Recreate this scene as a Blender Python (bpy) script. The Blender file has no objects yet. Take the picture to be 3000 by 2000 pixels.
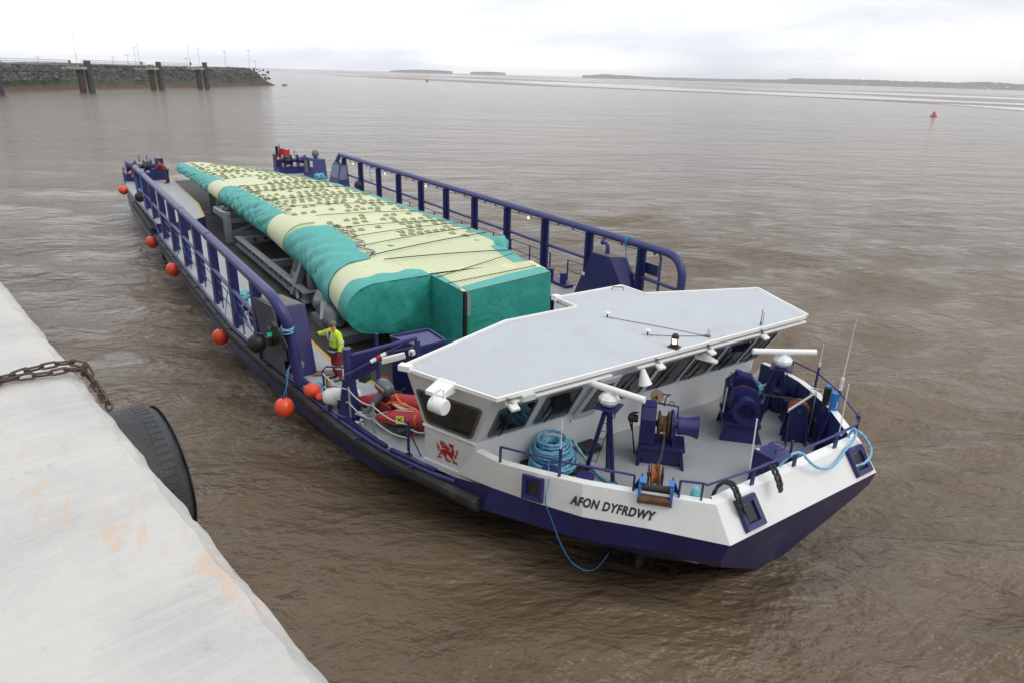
import bpy, bmesh, math, random
import numpy as np
from mathutils import Vector, Matrix, Euler
from mathutils import noise as mnoise
random.seed(7)
R = math.radians
SC = bpy.context.scene
COL = SC.collection

# ------------------------------------------------------------------ camera, sky, sun, exposure
CAM = Vector((22.97138, -11.39391, 8.42752))
RT = Vector((0.55272331, 0.83297151, 0.0256008))
UP = Vector((-0.31523036, 0.18053835, 0.93168435))
FW = Vector((-0.77144459, 0.52303381, -0.36236566))
cd = bpy.data.cameras.new('camera'); cam = bpy.data.objects.new('camera', cd); COL.objects.link(cam)
cd.sensor_width = 36.0; cd.lens = 36.0 * 2009.1 / 3000.0; cd.clip_start = 0.05; cd.clip_end = 60000
cam.matrix_world = Matrix(((RT.x, UP.x, -FW.x, CAM.x), (RT.y, UP.y, -FW.y, CAM.y), (RT.z, UP.z, -FW.z, CAM.z), (0, 0, 0, 1)))
SC.camera = cam
WATER = -1.32            # water level; the deck of the barge is z = 0
SUN_EL, SUN_AZ = R(48), R(28)      # azimuth measured from +X towards +Y

w = bpy.data.worlds.new('World'); SC.world = w; w.use_nodes = True
nt = w.node_tree; nt.nodes.clear()
def N(t, **k):
    n = nt.nodes.new(t)
    for a, b in k.items(): setattr(n, a, b)
    return n
out = N('ShaderNodeOutputWorld'); mixs = N('ShaderNodeMixShader')
bg1 = N('ShaderNodeBackground'); bg2 = N('ShaderNodeBackground')
sky = N('ShaderNodeTexSky', sky_type='NISHITA', sun_disc=False)
sky.sun_elevation = SUN_EL; sky.sun_rotation = R(90) - SUN_AZ; sky.dust_density = 3.0
bg1.inputs[1].default_value = 0.12
tc = N('ShaderNodeTexCoord'); sep = N('ShaderNodeSeparateXYZ')
mp = N('ShaderNodeMapping'); mp.inputs['Scale'].default_value = (1.1, 1.1, 5.5)
nz = N('ShaderNodeTexNoise'); nz.inputs['Scale'].default_value = 2.6; nz.inputs['Detail'].default_value = 7; nz.inputs['Roughness'].default_value = .55
rp = N('ShaderNodeValToRGB'); e = rp.color_ramp
e.elements[0].position = .34; e.elements[0].color = (.84, .905, 1.02, 1)
e.elements[1].position = .62; e.elements[1].color = (1.30, 1.31, 1.33, 1)
# the clouds are thinner (brighter) on the west side, a little greyer to the north
geo = N('ShaderNodeVectorMath', operation='DOT_PRODUCT'); geo.inputs[1].default_value = (-.93, -.36, .1)
mr = N('ShaderNodeMapRange'); mr.inputs[1].default_value = -.2; mr.inputs[2].default_value = .95; mr.inputs[3].default_value = .80; mr.inputs[4].default_value = 1.12
mul = N('ShaderNodeVectorMath', operation='SCALE')
m2 = N('ShaderNodeTexNoise'); m2.inputs['Scale'].default_value = 1.7; m2.inputs['Detail'].default_value = 3
mf = N('ShaderNodeMapRange'); mf.inputs[1].default_value = .35; mf.inputs[2].default_value = .7; mf.inputs[3].default_value = .88; mf.inputs[4].default_value = 1.0
L = nt.links.new
L(tc.outputs['Generated'], mp.inputs[0]); L(mp.outputs[0], nz.inputs[0]); L(nz.outputs[0], rp.inputs[0])
L(tc.outputs['Generated'], geo.inputs[0]); L(geo.outputs['Value'], mr.inputs[0]); L(rp.outputs[0], mul.inputs[0]); L(mr.outputs[0], mul.inputs['Scale'])
L(mul.outputs[0], bg2.inputs[0]); bg2.inputs[1].default_value = 1.0
L(sky.outputs[0], bg1.inputs[0]); L(mp.outputs[0], m2.inputs[0]); L(m2.outputs[0], mf.inputs[0]); L(mf.outputs[0], mixs.inputs[0])
L(bg1.outputs[0], mixs.inputs[1]); L(bg2.outputs[0], mixs.inputs[2]); L(mixs.outputs[0], out.inputs[0])

sl = bpy.data.lights.new('sun', 'SUN'); sl.energy = 1.15; sl.angle = R(38); sl.color = (1.0, .965, .91)
so = bpy.data.objects.new('sun', sl); COL.objects.link(so)
sdir = Vector((math.cos(SUN_EL) * math.cos(SUN_AZ), math.cos(SUN_EL) * math.sin(SUN_AZ), math.sin(SUN_EL)))
so.rotation_euler = sdir.to_track_quat('Z', 'Y').to_euler()
SC.view_settings.view_transform = 'Standard'; SC.view_settings.look = 'None'
SC.view_settings.exposure = 0.0; SC.view_settings.gamma = 1.0; SC.view_settings.use_curve_mapping = False
SC.cycles.volume_bounces = 2; SC.cycles.max_bounces = 7; SC.cycles.glossy_bounces = 4; SC.cycles.diffuse_bounces = 3; SC.cycles.transmission_bounces = 5
SC.cycles.caustics_reflective = False; SC.cycles.caustics_refractive = False; SC.cycles.sample_clamp_indirect = 4

# ------------------------------------------------------------------ materials
MATS = {}
def mat(name, col, rough=.5, metal=0, var=.0, vscale=4.0, bump=0, bscale=30, stain=None, sscale=1.2, sth=.6, spec=.5, detail=5, coord='Object', stretch=(1, 1, 1), bstretch=(1, 1, 1), coat=0, ssoft=.12, alpha=None):
    m = bpy.data.materials.new(name); m.use_nodes = True
    t = m.node_tree; b = t.nodes['Principled BSDF']; l = t.links.new
    b.inputs['Base Color'].default_value = (*col, 1); b.inputs['Roughness'].default_value = rough; b.inputs['Metallic'].default_value = metal
    b.inputs['Specular IOR Level'].default_value = spec; b.inputs['Coat Weight'].default_value = coat
    tc = t.nodes.new('ShaderNodeTexCoord'); src = tc.outputs[coord]
    def mapped(sc):
        if sc == (1, 1, 1): return src
        mm = t.nodes.new('ShaderNodeMapping'); mm.inputs['Scale'].default_value = sc; l(src, mm.inputs[0]); return mm.outputs[0]
    cur = None
    if var:
        n = t.nodes.new('ShaderNodeTexNoise'); n.inputs['Scale'].default_value = vscale; n.inputs['Detail'].default_value = detail; n.inputs['Roughness'].default_value = .6
        l(mapped(stretch), n.inputs[0])
        r = t.nodes.new('ShaderNodeValToRGB'); a = r.color_ramp.elements
        a[0].position = .3; a[1].position = .7
        a[0].color = (*[c * (1 - var) for c in col], 1); a[1].color = (*[min(1, c * (1 + var)) for c in col], 1)
        l(n.outputs[0], r.inputs[0]); cur = r.outputs[0]
        rr = t.nodes.new('ShaderNodeMapRange'); rr.inputs[3].default_value = max(0, rough - .08); rr.inputs[4].default_value = min(1, rough + .1)
        l(n.outputs[0], rr.inputs[0]); l(rr.outputs[0], b.inputs['Roughness'])
    if stain:
        for k, (scol, scl, th, amt, sst) in enumerate(stain):
            n = t.nodes.new('ShaderNodeTexNoise'); n.inputs['Scale'].default_value = scl; n.inputs['Detail'].default_value = 6; n.inputs['Roughness'].default_value = .65
            mm = t.nodes.new('ShaderNodeMapping'); mm.inputs['Scale'].default_value = sst; mm.inputs['Location'].default_value = (3.1 * k, 1.7 * k, .9 * k); l(src, mm.inputs[0]); l(mm.outputs[0], n.inputs[0])
            r = t.nodes.new('ShaderNodeMapRange'); r.inputs[1].default_value = th; r.inputs[2].default_value = th + ssoft; r.inputs[3].default_value = 0; r.inputs[4].default_value = amt
            l(n.outputs[0], r.inputs[0])
            mx = t.nodes.new('ShaderNodeMix'); mx.data_type = 'RGBA'; l(r.outputs[0], mx.inputs[0])
            if cur is not None: l(cur, mx.inputs[6])
            else: mx.inputs[6].default_value = (*col, 1)
            mx.inputs[7].default_value = (*scol, 1); cur = mx.outputs[2]
    if cur is not None: l(cur, b.inputs['Base Color'])
    if bump:
        n = t.nodes.new('ShaderNodeTexNoise'); n.inputs['Scale'].default_value = bscale; n.inputs['Detail'].default_value = 4
        l(mapped(bstretch), n.inputs[0]); bp = t.nodes.new('ShaderNodeBump'); bp.inputs['Strength'].default_value = bump; bp.inputs['Distance'].default_value = .02
        l(n.outputs[0], bp.inputs['Height']); l(bp.outputs[0], b.inputs['Normal'])
    MATS[name] = m; return m
RUST = (.17, .062, .022)
navy = mat('navy_paint', (.018, .020, .115), .38, var=.18, vscale=1.6, bump=.12, bscale=3, stain=[((.05, .045, .11), 2.2, .62, .5, (1, 1, .5)), (RUST, 7, .74, .5, (1, 1, .4))])
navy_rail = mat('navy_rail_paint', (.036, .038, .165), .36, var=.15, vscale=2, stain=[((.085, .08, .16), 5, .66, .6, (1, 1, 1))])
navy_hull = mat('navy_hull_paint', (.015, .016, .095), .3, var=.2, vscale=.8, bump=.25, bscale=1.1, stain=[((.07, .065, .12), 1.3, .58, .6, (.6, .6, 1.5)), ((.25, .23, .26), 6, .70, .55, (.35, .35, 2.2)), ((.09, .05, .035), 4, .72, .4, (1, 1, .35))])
deck_grey = mat('deck_paint', (.36, .375, .385), .55, var=.10, vscale=1.1, bump=.08, bscale=60, stain=[((.25, .205, .16), .9, .62, .4, (1, 1, 1)), ((.17, .10, .05), 1.9, .655, .6, (1, 1, 1)), ((.16, .16, .16), 3.1, .64, .35, (1, 1, 1))])
well_floor = mat('cargo_floor', (.052, .046, .042), .62, var=.35, vscale=.7, bump=.3, bscale=14, stain=[((.12, .085, .055), .8, .55, .55, (.5, 1, 1)), ((.03, .03, .03), 2.3, .6, .6, (1, 1, 1))])
white = mat('white_paint', (.76, .765, .75), .42, var=.04, vscale=1.2, bump=.35, bscale=1.3, stain=[((.62, .59, .5), 1.6, .64, .35, (1, 1, .3)), ((.42, .27, .13), 7, .70, .5, (1, 1, .10))])
house_white = mat('house_white_paint', (.74, .755, .76), .4, var=.03, vscale=1.4, bump=.3, bscale=1.5, stain=[((.6, .6, .56), 1.3, .66, .3, (1, 1, .35))])
roof_grey = mat('roof_paint', (.50, .525, .55), .62, var=.045, vscale=1.0, bump=.05, bscale=90, stain=[((.40, .415, .43), .9, .58, .5, (1, 1, 1)), ((.36, .33, .3), 3, .68, .35, (1, 1, 1)), ((.60, .61, .62), 1.6, .64, .5, (.4, 1.6, 1))])
trim_white = mat('trim_white', (.86, .86, .84), .35, var=.02, vscale=3)
rubber = mat('black_rubber', (.016, .016, .018), .62, var=.4, vscale=1.3, bump=.3, bscale=8, stain=[((.07, .07, .068), 2.2, .52, .6, (1, 1, 1))])
tyre_rub = mat('tyre_rubber', (.043, .046, .05), .6, var=.3, vscale=3, bump=.5, bscale=16, stain=[((.075, .10, .085), 5, .58, .6, (1, 1, .5)), ((.12, .125, .13), 14, .66, .5, (1, 1, 1))])
glass = mat('window_glass', (.012, .016, .016), .04, spec=.9)
frame_grey = mat('window_frame_rubber', (.10, .11, .115), .5)
yellow = mat('yellow_line_paint', (.52, .30, .02), .5, var=.15, vscale=6, stain=[((.2, .15, .08), 3, .6, .6, (1, 1, 1))])
primer = mat('yellow_green_primer', (.64, .675, .42), .5, var=.05, vscale=.5, bump=.05, bscale=3, stain=[((.66, .69, .44), .35, .5, .6, (.4, 1.5, 1))])
pad_mat = mat('fastener_pad_primer', (.44, .455, .235), .6, var=.12, vscale=2)
dark_strap = mat('dark_strap', (.03, .035, .025), .7)
steel = mat('grey_cradle_paint', (.24, .27, .28), .5, var=.18, vscale=1.6, stain=[((.09, .10, .105), 2.2, .55, .6, (1, 1, 1))])
galv = mat('galvanised_steel', (.42, .44, .45), .42, metal=.6, var=.15, vscale=6)
darkmetal = mat('dark_metal', (.035, .033, .032), .5, metal=.3, var=.3, vscale=8)
rust = mat('rusty_steel', (.13, .065, .035), .8, var=.45, vscale=9, bump=.6, bscale=40)
rust_orange = mat('orange_rust', (.36, .13, .035), .75, var=.4, vscale=8, bump=.4, bscale=40)
chain_mat = mat('rusty_chain', (.105, .068, .05), .8, var=.4, vscale=14, bump=.7, bscale=60)
orange_buoy = mat('orange_vinyl', (.86, .085, .03), .34, var=.06, vscale=3, coat=.2)
black_vinyl = mat('black_vinyl', (.015, .014, .018), .4, var=.3, vscale=3)
red_rub = mat('red_boat_fabric', (.42, .018, .022), .42, var=.12, vscale=3)
orange_web = mat('orange_webbing', (.72, .11, .02), .6)
pale_wood = mat('pale_plywood', (.66, .50, .30), .6, var=.12, vscale=2, stretch=(1, 8, 1))
brown_wood = mat('brown_board', (.22, .12, .075), .7, var=.25, vscale=3, stretch=(1, 6, 1))
motor_grey = mat('outboard_grey', (.105, .12, .14), .3, var=.08, vscale=4, coat=.3)
whiteplas = mat('white_plastic', (.80, .81, .80), .3, var=.02, vscale=4)
hivis = mat('hi_vis_fabric', (.62, .88, .04), .6, var=.07, vscale=9, bump=.4, bscale=16)
darkcloth = mat('dark_cloth', (.035, .04, .06), .8, var=.2, vscale=9)
redcloth = mat('red_cloth', (.26, .016, .02), .75, var=.2, vscale=8, bump=.4, bscale=20)
reflect_tape = mat('silver_tape', (.66, .68, .68), .35)
skin = mat('skin', (.52, .25, .17), .55, var=.08, vscale=20)
hair = mat('dark_hair', (.06, .045, .035), .7, var=.3, vscale=40)
redpaint = mat('red_paint', (.50, .015, .015), .4, var=.1, vscale=6)
green_dark = mat('dark_green_plastic', (.012, .075, .045), .45)
green_net = mat('green_twine', (.02, .30, .12), .7)
light_blue = mat('bright_blue_paint', (.03, .19, .55), .4, var=.1, vscale=6)
blackplas = mat('black_plastic', (.016, .016, .018), .4)
brown_disc = mat('tan_disc', (.36, .25, .13), .6, var=.15, vscale=6)
name_paint = mat('dark_lettering', (.035, .03, .05), .45)
interior = mat('cabin_interior', (.14, .10, .07), .7, var=.3, vscale=2)
brass = mat('brass', (.42, .30, .15), .3, metal=.9)

def rope_mat(name, c1, c2):
    m = mat(name, c1, .6, var=.14, vscale=6); t = m.node_tree; b = t.nodes['Principled BSDF']
    n = t.nodes.new('ShaderNodeTexNoise'); n.inputs['Scale'].default_value = 160; tc = t.nodes.new('ShaderNodeTexCoord')
    bp = t.nodes.new('ShaderNodeBump'); bp.inputs['Strength'].default_value = .5; bp.inputs['Distance'].default_value = .004
    t.links.new(tc.outputs['Object'], n.inputs[0]); t.links.new(n.outputs[0], bp.inputs['Height']); t.links.new(bp.outputs[0], b.inputs['Normal'])
    return m
rope_blue = rope_mat('blue_rope', (.20, .49, .70), None)
rope_deep = rope_mat('deep_blue_line', (.035, .20, .46), None)
rope_pale = rope_mat('pale_blue_rope', (.42, .62, .70), None)
rope_aqua = rope_mat('turquoise_rope', (.16, .55, .60), None)
rope_black = rope_mat('black_rope', (.022, .026, .024), None)
rope_white = rope_mat('white_rope', (.55, .57, .57), None)

def fabric(name, col, col2):
    m = mat(name, col, .55, var=.09, vscale=1.2); t = m.node_tree; b = t.nodes['Principled BSDF']; l = t.links.new
    tc = t.nodes.new('ShaderNodeTexCoord'); mp = t.nodes.new('ShaderNodeMapping'); mp.inputs['Scale'].default_value = (1.4, 1.0, 1.0)
    n1 = t.nodes.new('ShaderNodeTexNoise'); n1.inputs['Scale'].default_value = 1.1; n1.inputs['Detail'].default_value = 3; n1.inputs['Distortion'].default_value = 1.6
    v = t.nodes.new('ShaderNodeTexVoronoi'); v.feature = 'DISTANCE_TO_EDGE'; v.inputs['Scale'].default_value = .55
    mm = t.nodes.new('ShaderNodeMath'); mm.operation = 'MULTIPLY'; mm.inputs[1].default_value = .7
    ad = t.nodes.new('ShaderNodeMath'); ad.operation = 'ADD'
    bp = t.nodes.new('ShaderNodeBump'); bp.inputs['Strength'].default_value = .5; bp.inputs['Distance'].default_value = .16
    l(tc.outputs['Object'], mp.inputs[0]); l(mp.outputs[0], n1.inputs[0]); l(mp.outputs[0], v.inputs['Vector']); l(v.outputs[0], mm.inputs[0]); l(mm.outputs[0], ad.inputs[0]); l(n1.outputs[0], ad.inputs[1])
    l(ad.outputs[0], bp.inputs['Height']); l(bp.outputs[0], b.inputs['Normal'])
    return m
teal = fabric('teal_cover_fabric', (.022, .30, .245), None)
teal_lt = fabric('light_teal_cover_fabric', (.075, .40, .36), None)

def emit_mat(name, col, s):
    m = bpy.data.materials.new(name); m.use_nodes = True; b = m.node_tree.nodes['Principled BSDF']
    b.inputs['Base Color'].default_value = (*col, 1); b.inputs['Emission Color'].default_value = (*col, 1); b.inputs['Emission Strength'].default_value = s
    return m
lit_warm = emit_mat('lit_lamp', (1, .78, .45), 2.2)
lit_white = emit_mat('lit_floodlight', (1, .97, .85), 2.5)
lit_green = emit_mat('lit_green_lamp', (.02, .42, .25), .35)
# ------------------------------------------------------------------ mesh builder
class MB:
    def __init__(s): s.v = []; s.f = []
    def add(s, vs, fs):
        o = len(s.v); s.v += [tuple(v) for v in vs]; s.f += [tuple(i + o for i in f) for f in fs]; return s
    def hexa(s, b4, t4): return s.add(list(b4) + list(t4), [(3, 2, 1, 0), (4, 5, 6, 7), (0, 1, 5, 4), (1, 2, 6, 5), (2, 3, 7, 6), (3, 0, 4, 7)])
    def box(s, c, sz, rz=0, M=None):
        x, y, z = [a / 2 for a in sz]; c = Vector(c)
        P = [Vector(p) for p in ((-x, -y, -z), (x, -y, -z), (x, y, -z), (-x, y, -z), (-x, -y, z), (x, -y, z), (x, y, z), (-x, y, z))]
        M = M or Matrix.Rotation(rz, 3, 'Z'); P = [M @ p + c for p in P]; return s.hexa(P[:4], P[4:])
    def prism(s, poly, h):               # poly: list of 3D points, h: extrusion vector
        h = Vector(h); n = len(poly); P = [Vector(p) for p in poly]
        return s.add(P + [p + h for p in P], [tuple(range(n))[::-1], tuple(range(n, 2 * n))] + [(i, (i + 1) % n, n + (i + 1) % n, n + i) for i in range(n)])
    def quad(s, *p): return s.add(p, [tuple(range(len(p)))])
    def beam(s, a, b, wd, ht, up=(0, 0, 1)):
        a = Vector(a); b = Vector(b); d = (b - a).normalized(); u = Vector(up); sd = d.cross(u)
        if sd.length < 1e-4: sd = d.cross(Vector((1, 0, 0)))
        sd.normalize(); u = sd.cross(d).normalized(); q = [sd * wd / 2 + u * ht / 2, -sd * wd / 2 + u * ht / 2, -sd * wd / 2 - u * ht / 2, sd * wd / 2 - u * ht / 2]
        return s.hexa([a + k for k in q], [b + k for k in q])
    def tube(s, pts, r, n=8, cap=True, closed=False, twist=None, amp=0):
        P = [Vector(p) for p in pts]; m = len(P); rr = r if hasattr(r, '__len__') else [r] * m
        T = []
        for i in range(m):
            if closed: t = P[(i + 1) % m] - P[i - 1]
            else: t = P[min(i + 1, m - 1)] - P[max(i - 1, 0)]
            T.append(t.normalized() if t.length > 1e-9 else Vector((0, 0, 1)))
        a = Vector((0, 0, 1)) if abs(T[0].z) < .9 else Vector((1, 0, 0))
        nrm = (a - T[0] * a.dot(T[0])).normalized(); vs = []; ln = 0
        for i in range(m):
            if i: nrm = nrm - T[i] * nrm.dot(T[i]); nrm.normalize(); ln += (P[i] - P[i - 1]).length
            bn = T[i].cross(nrm)
            for k in range(n):
                th = 2 * math.pi * k / n; q = rr[i]
                if twist: q *= 1 + amp * math.cos(3 * (th - ln * twist))
                vs.append(P[i] + (nrm * math.cos(th) + bn * math.sin(th)) * q)
        fs = []
        for i in range(m if closed else m - 1):
            j = (i + 1) % m
            for k in range(n): k2 = (k + 1) % n; fs.append((i * n + k, i * n + k2, j * n + k2, j * n + k))
        if cap and not closed: fs += [tuple(range(n))[::-1], tuple((m - 1) * n + k for k in range(n))]
        return s.add(vs, fs)
    def cyl(s, a, b, r, n=16, r2=None, cap=True): return s.tube([a, b], [r, r if r2 is None else r2], n, cap)
    def lathe(s, prof, o=(0, 0, 0), ax=(0, 0, 1), n=20):
        ax = Vector(ax).normalized(); u = ax.orthogonal().normalized(); v = ax.cross(u); o = Vector(o); vs = []
        for r, h in prof:
            for k in range(n):
                th = 2 * math.pi * k / n; vs.append(o + ax * h + (u * math.cos(th) + v * math.sin(th)) * max(r, 1e-4))
        fs = [(i * n + k, i * n + (k + 1) % n, (i + 1) * n + (k + 1) % n, (i + 1) * n + k) for i in range(len(prof) - 1) for k in range(n)]
        fs += [tuple(range(n))[::-1], tuple((len(prof) - 1) * n + k for k in range(n))]
        return s.add(vs, fs)
    def ball(s, c, r, n=16, m=10, sc=(1, 1, 1)):
        c = Vector(c); vs = [c + Vector((0, 0, -r * sc[2]))]
        for i in range(1, m):
            ph = math.pi * i / m
            for k in range(n): th = 2 * math.pi * k / n; vs.append(c + Vector((r * sc[0] * math.sin(ph) * math.cos(th), r * sc[1] * math.sin(ph) * math.sin(th), -r * sc[2] * math.cos(ph))))
        vs.append(c + Vector((0, 0, r * sc[2]))); fs = [(0, 1 + (k + 1) % n, 1 + k) for k in range(n)]
        for i in range(m - 2):
            for k in range(n): fs.append((1 + i * n + k, 1 + i * n + (k + 1) % n, 1 + (i + 1) * n + (k + 1) % n, 1 + (i + 1) * n + k))
        l = len(vs) - 1; fs += [(l, 1 + (m - 2) * n + k, 1 + (m - 2) * n + (k + 1) % n) for k in range(n)]
        return s.add(vs, fs)
    def ring(s, c, R_, r, ax=(0, 0, 1), n=24, m=8):
        ax = Vector(ax).normalized(); u = ax.orthogonal().normalized(); v = ax.cross(u); c = Vector(c)
        return s.tube([c + (u * math.cos(2 * math.pi * k / n) + v * math.sin(2 * math.pi * k / n)) * R_ for k in range(n)], r, m, closed=True)
    def build(s, name, m, parent=None, smooth=None, bevel=0, mats=None, fmat=None, seg=2):
        me = bpy.data.meshes.new(name); off = Vector((0, 0, 0)); p = parent
        while p is not None: off += p.location; p = p.parent
        me.from_pydata([(x - off.x, y - off.y, z - off.z) for x, y, z in s.v], [], s.f); me.update()
        bm = bmesh.new(); bm.from_mesh(me); bmesh.ops.recalc_face_normals(bm, faces=bm.faces); bm.to_mesh(me); bm.free()
        me.materials.append(m)
        for k in (mats or []): me.materials.append(k)
        if fmat:
            for i, k in enumerate(fmat): me.polygons[i].material_index = k
        o = bpy.data.objects.new(name, me); COL.objects.link(o)
        if parent is not None: o.parent = parent
        if bevel:
            b = o.modifiers.new('bevel', 'BEVEL'); b.width = bevel; b.segments = seg; b.limit_method = 'ANGLE'; b.angle_limit = R(40)
        if smooth is not None:
            for q in me.polygons: q.use_smooth = True
            if smooth < 179:
                me.set_sharp_from_angle(angle=R(smooth))
        return o
def V(*a): return Vector(a)
def thing(name, label, cat, loc=(0, 0, 0), group=None):
    o = bpy.data.objects.new(name, None); COL.objects.link(o); o.location = loc; o.empty_display_size = .2
    o['label'] = label; o['category'] = cat
    if group: o['group'] = group
    return o
def tag(o, label, cat, group=None):
    o['label'] = label; o['category'] = cat
    if group: o['group'] = group
    return o
def struct(o, kind='structure'): o['kind'] = kind; return o
def dup(root, loc=None, rz=None, label=None):
    r = root.copy(); COL.objects.link(r)
    if loc is not None: r.location = loc
    if rz is not None: r.rotation_euler.z = rz
    if label: r['label'] = label
    for ch in list(root.children):
        c = ch.copy(); COL.objects.link(c); c.parent = r
        for g in list(ch.children): d = g.copy(); COL.objects.link(d); d.parent = c
    return r
def inst(src, name, parent, M):
    o = bpy.data.objects.new(name, src.data); COL.objects.link(o); o.parent = parent; o.matrix_local = M; return o
def interp(tab, x):
    xs = [t[0] for t in tab]; ys = [t[1] for t in tab]; return float(np.interp(x, xs, ys))
def spline(pts, sub=8, closed=False):
    P = [Vector(p) for p in pts]; n = len(P); o = []
    for i in range(n if closed else n - 1):
        if closed: a, b, c, d = P[i - 1], P[i], P[(i + 1) % n], P[(i + 2) % n]
        else: a, b, c, d = P[max(i - 1, 0)], P[i], P[i + 1], P[min(i + 2, n - 1)]
        for k in range(sub):
            t = k / sub; o.append(.5 * (2 * b + (c - a) * t + (2 * a - 5 * b + 4 * c - d) * t * t + (3 * b - a - 3 * c + d) * t ** 3))
    if not closed: o.append(P[-1])
    return o
def resample(pts, step):
    P = [Vector(p) for p in pts]; d = [0]
    for a, b in zip(P, P[1:]): d.append(d[-1] + (b - a).length)
    n = max(2, int(d[-1] / step) + 1); A = np.array([tuple(p) for p in P]); t = np.linspace(0, d[-1], n)
    return [Vector((np.interp(k, d, A[:, 0]), np.interp(k, d, A[:, 1]), np.interp(k, d, A[:, 2]))) for k in t]
def rope(pts, r, step=None, n=9, amp=.28):
    P = resample(spline(pts, 8), step or r * 1.3); return MB().tube(P, r, n, twist=1 / (r * 2.3), amp=amp)
# ------------------------------------------------------------------ sight lines used to survey far places (returns a world point on a real plane)
FPX = 2009.1
def ray(px, py): return RT * ((px - 1500) / FPX) + UP * ((1000 - py) / FPX) + FW
def at(px, py, ax, val):
    d = ray(px, py); return CAM + d * ((val - CAM[ax]) / d[ax])
def far(px, py, D):
    d = ray(px, py); return CAM + d * (D / math.hypot(d.x, d.y))

# ------------------------------------------------------------------ water
def make_water():
    cx, cy = 12.0, 0.0; na, nr = 900, 300
    r = 0.5 * (1.0375 ** np.arange(nr)); r = np.cumsum(np.full(nr, .12) * (1.0325 ** np.arange(nr))); r = r[r < 30000]; nr = len(r)
    th = np.linspace(0, 2 * np.pi, na, endpoint=False); Rr, T = np.meshgrid(r, th, indexing='ij')
    X = cx + Rr * np.cos(T); Y = cy + Rr * np.sin(T); Z = np.zeros_like(X)
    rng = np.random.RandomState(3); cell = Rr * 2 * np.pi / na + .03 * Rr
    for i in range(46):
        lam = .55 * (1.115 ** i) if i < 26 else rng.uniform(.8, 7)
        a = math.atan2(.52, -.77) + rng.normal(0, .42); k = 2 * np.pi / lam; ph = rng.uniform(0, 6.28)
        amp = .0105 * lam ** .75
        fade = np.clip((lam / (cell * 2.2)) - 1, 0, 1)
        q = k * (X * math.cos(a) + Y * math.sin(a)) + ph
        Z += amp * fade * (np.sin(q) + .25 * np.cos(2 * q))
    patch = .75 + .35 * np.sin(X * .07 + 1.3) * np.sin(Y * .09 + X * .03)
    quiet = 1 - .35 * np.exp(-(((X - 13) / 7) ** 2 + ((Y + 6) / 4) ** 2))    # calmer lee under the bow
    Z = Z * patch * quiet * 1.05
    vs = np.stack([X.ravel(), Y.ravel(), Z.ravel() + WATER], 1)
    idx = np.arange(nr * na).reshape(nr, na); a0 = idx[:-1]; b0 = idx[1:]
    f = np.stack([a0, b0, np.roll(b0, -1, 1), np.roll(a0, -1, 1)], -1).reshape(-1, 4)
    me = bpy.data.meshes.new('water'); me.vertices.add(len(vs) + 1); me.vertices.foreach_set('co', np.append(vs, [[cx, cy, WATER]], 0).ravel())
    tri = [(len(vs), int(idx[0, k]), int(idx[0, (k + 1) % na])) for k in range(na)]
    loops = np.concatenate([f.ravel(), np.array(tri).ravel()]); me.loops.add(len(loops)); me.loops.foreach_set('vertex_index', loops.astype(np.int32))
    tot = np.concatenate([np.full(len(f), 4), np.full(len(tri), 3)]); st = np.concatenate([[0], np.cumsum(tot)[:-1]])
    me.polygons.add(len(tot)); me.polygons.foreach_set('loop_start', st.astype(np.int32)); me.polygons.foreach_set('use_smooth', np.ones(len(tot), bool))
    me.update(calc_edges=True); me.validate()
    m = bpy.data.materials.new('muddy_water'); m.use_nodes = True; t = m.node_tree; b = t.nodes['Principled BSDF']; l = t.links.new
    b.inputs['Roughness'].default_value = .11; b.inputs['IOR'].default_value = 1.38
    tc = t.nodes.new('ShaderNodeTexCoord')
    def noise(scale, rot, st, det=5, ro=.55, dist=.0):
        mp = t.nodes.new('ShaderNodeMapping'); mp.vector_type = 'TEXTURE'; mp.inputs['Rotation'].default_value = (0, 0, rot); mp.inputs['Scale'].default_value = st
        n = t.nodes.new('ShaderNodeTexNoise'); n.inputs['Scale'].default_value = scale; n.inputs['Detail'].default_value = det; n.inputs['Roughness'].default_value = ro; n.inputs['Distortion'].default_value = dist
        l(tc.outputs['Object'], mp.inputs[0]); l(mp.outputs[0], n.inputs[0]); return n.outputs[0]
    wd = math.atan2(.52, -.77)
    def mad(x, k, y=None):
        n = t.nodes.new('ShaderNodeMath'); n.operation = 'MULTIPLY_ADD'; l(x, n.inputs[0]); n.inputs[1].default_value = k
        if y is None: n.inputs[2].default_value = 0
        else: l(y, n.inputs[2])
        return n.outputs[0]
    h = mad(noise(.06, wd + .2, (1, 3.5, 1), 4, .6, .3), 1.3)
    h = mad(noise(.22, wd + .1, (1, 3, 1), 6, .6, .2), 1.05, h)
    h = mad(noise(.48, wd + .35, (1, 2.2, 1), 5, .6, .2), .66, h)
    h = mad(noise(.9, wd - .25, (1, 2.6, 1), 6, .62, .3), .42, h)
    h = mad(noise(3.6, wd + .3, (1, 2.2, 1), 4, .6, .4), .06, h)
    bp = t.nodes.new('ShaderNodeBump'); bp.inputs['Strength'].default_value = 1.0; bp.inputs['Distance'].default_value = .85
    l(h, bp.inputs['Height']); l(bp.outputs[0], b.inputs['Normal'])
    rp = t.nodes.new('ShaderNodeValToRGB'); a = rp.color_ramp.elements; a[0].position = .35; a[1].position = .68
    a[0].color = (.115, .080, .047, 1); a[1].color = (.168, .124, .081, 1)
    l(noise(.035, wd, (1, 4, 1), 5, .6, .5), rp.inputs[0])
    fo = t.nodes.new('ShaderNodeMapRange'); fo.inputs[1].default_value = .83; fo.inputs[2].default_value = .88; fo.inputs[3].default_value = 0; fo.inputs[4].default_value = .6
    l(noise(1.3, wd, (1, 2.5, 1), 8, .72, 1.2), fo.inputs[0])
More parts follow.
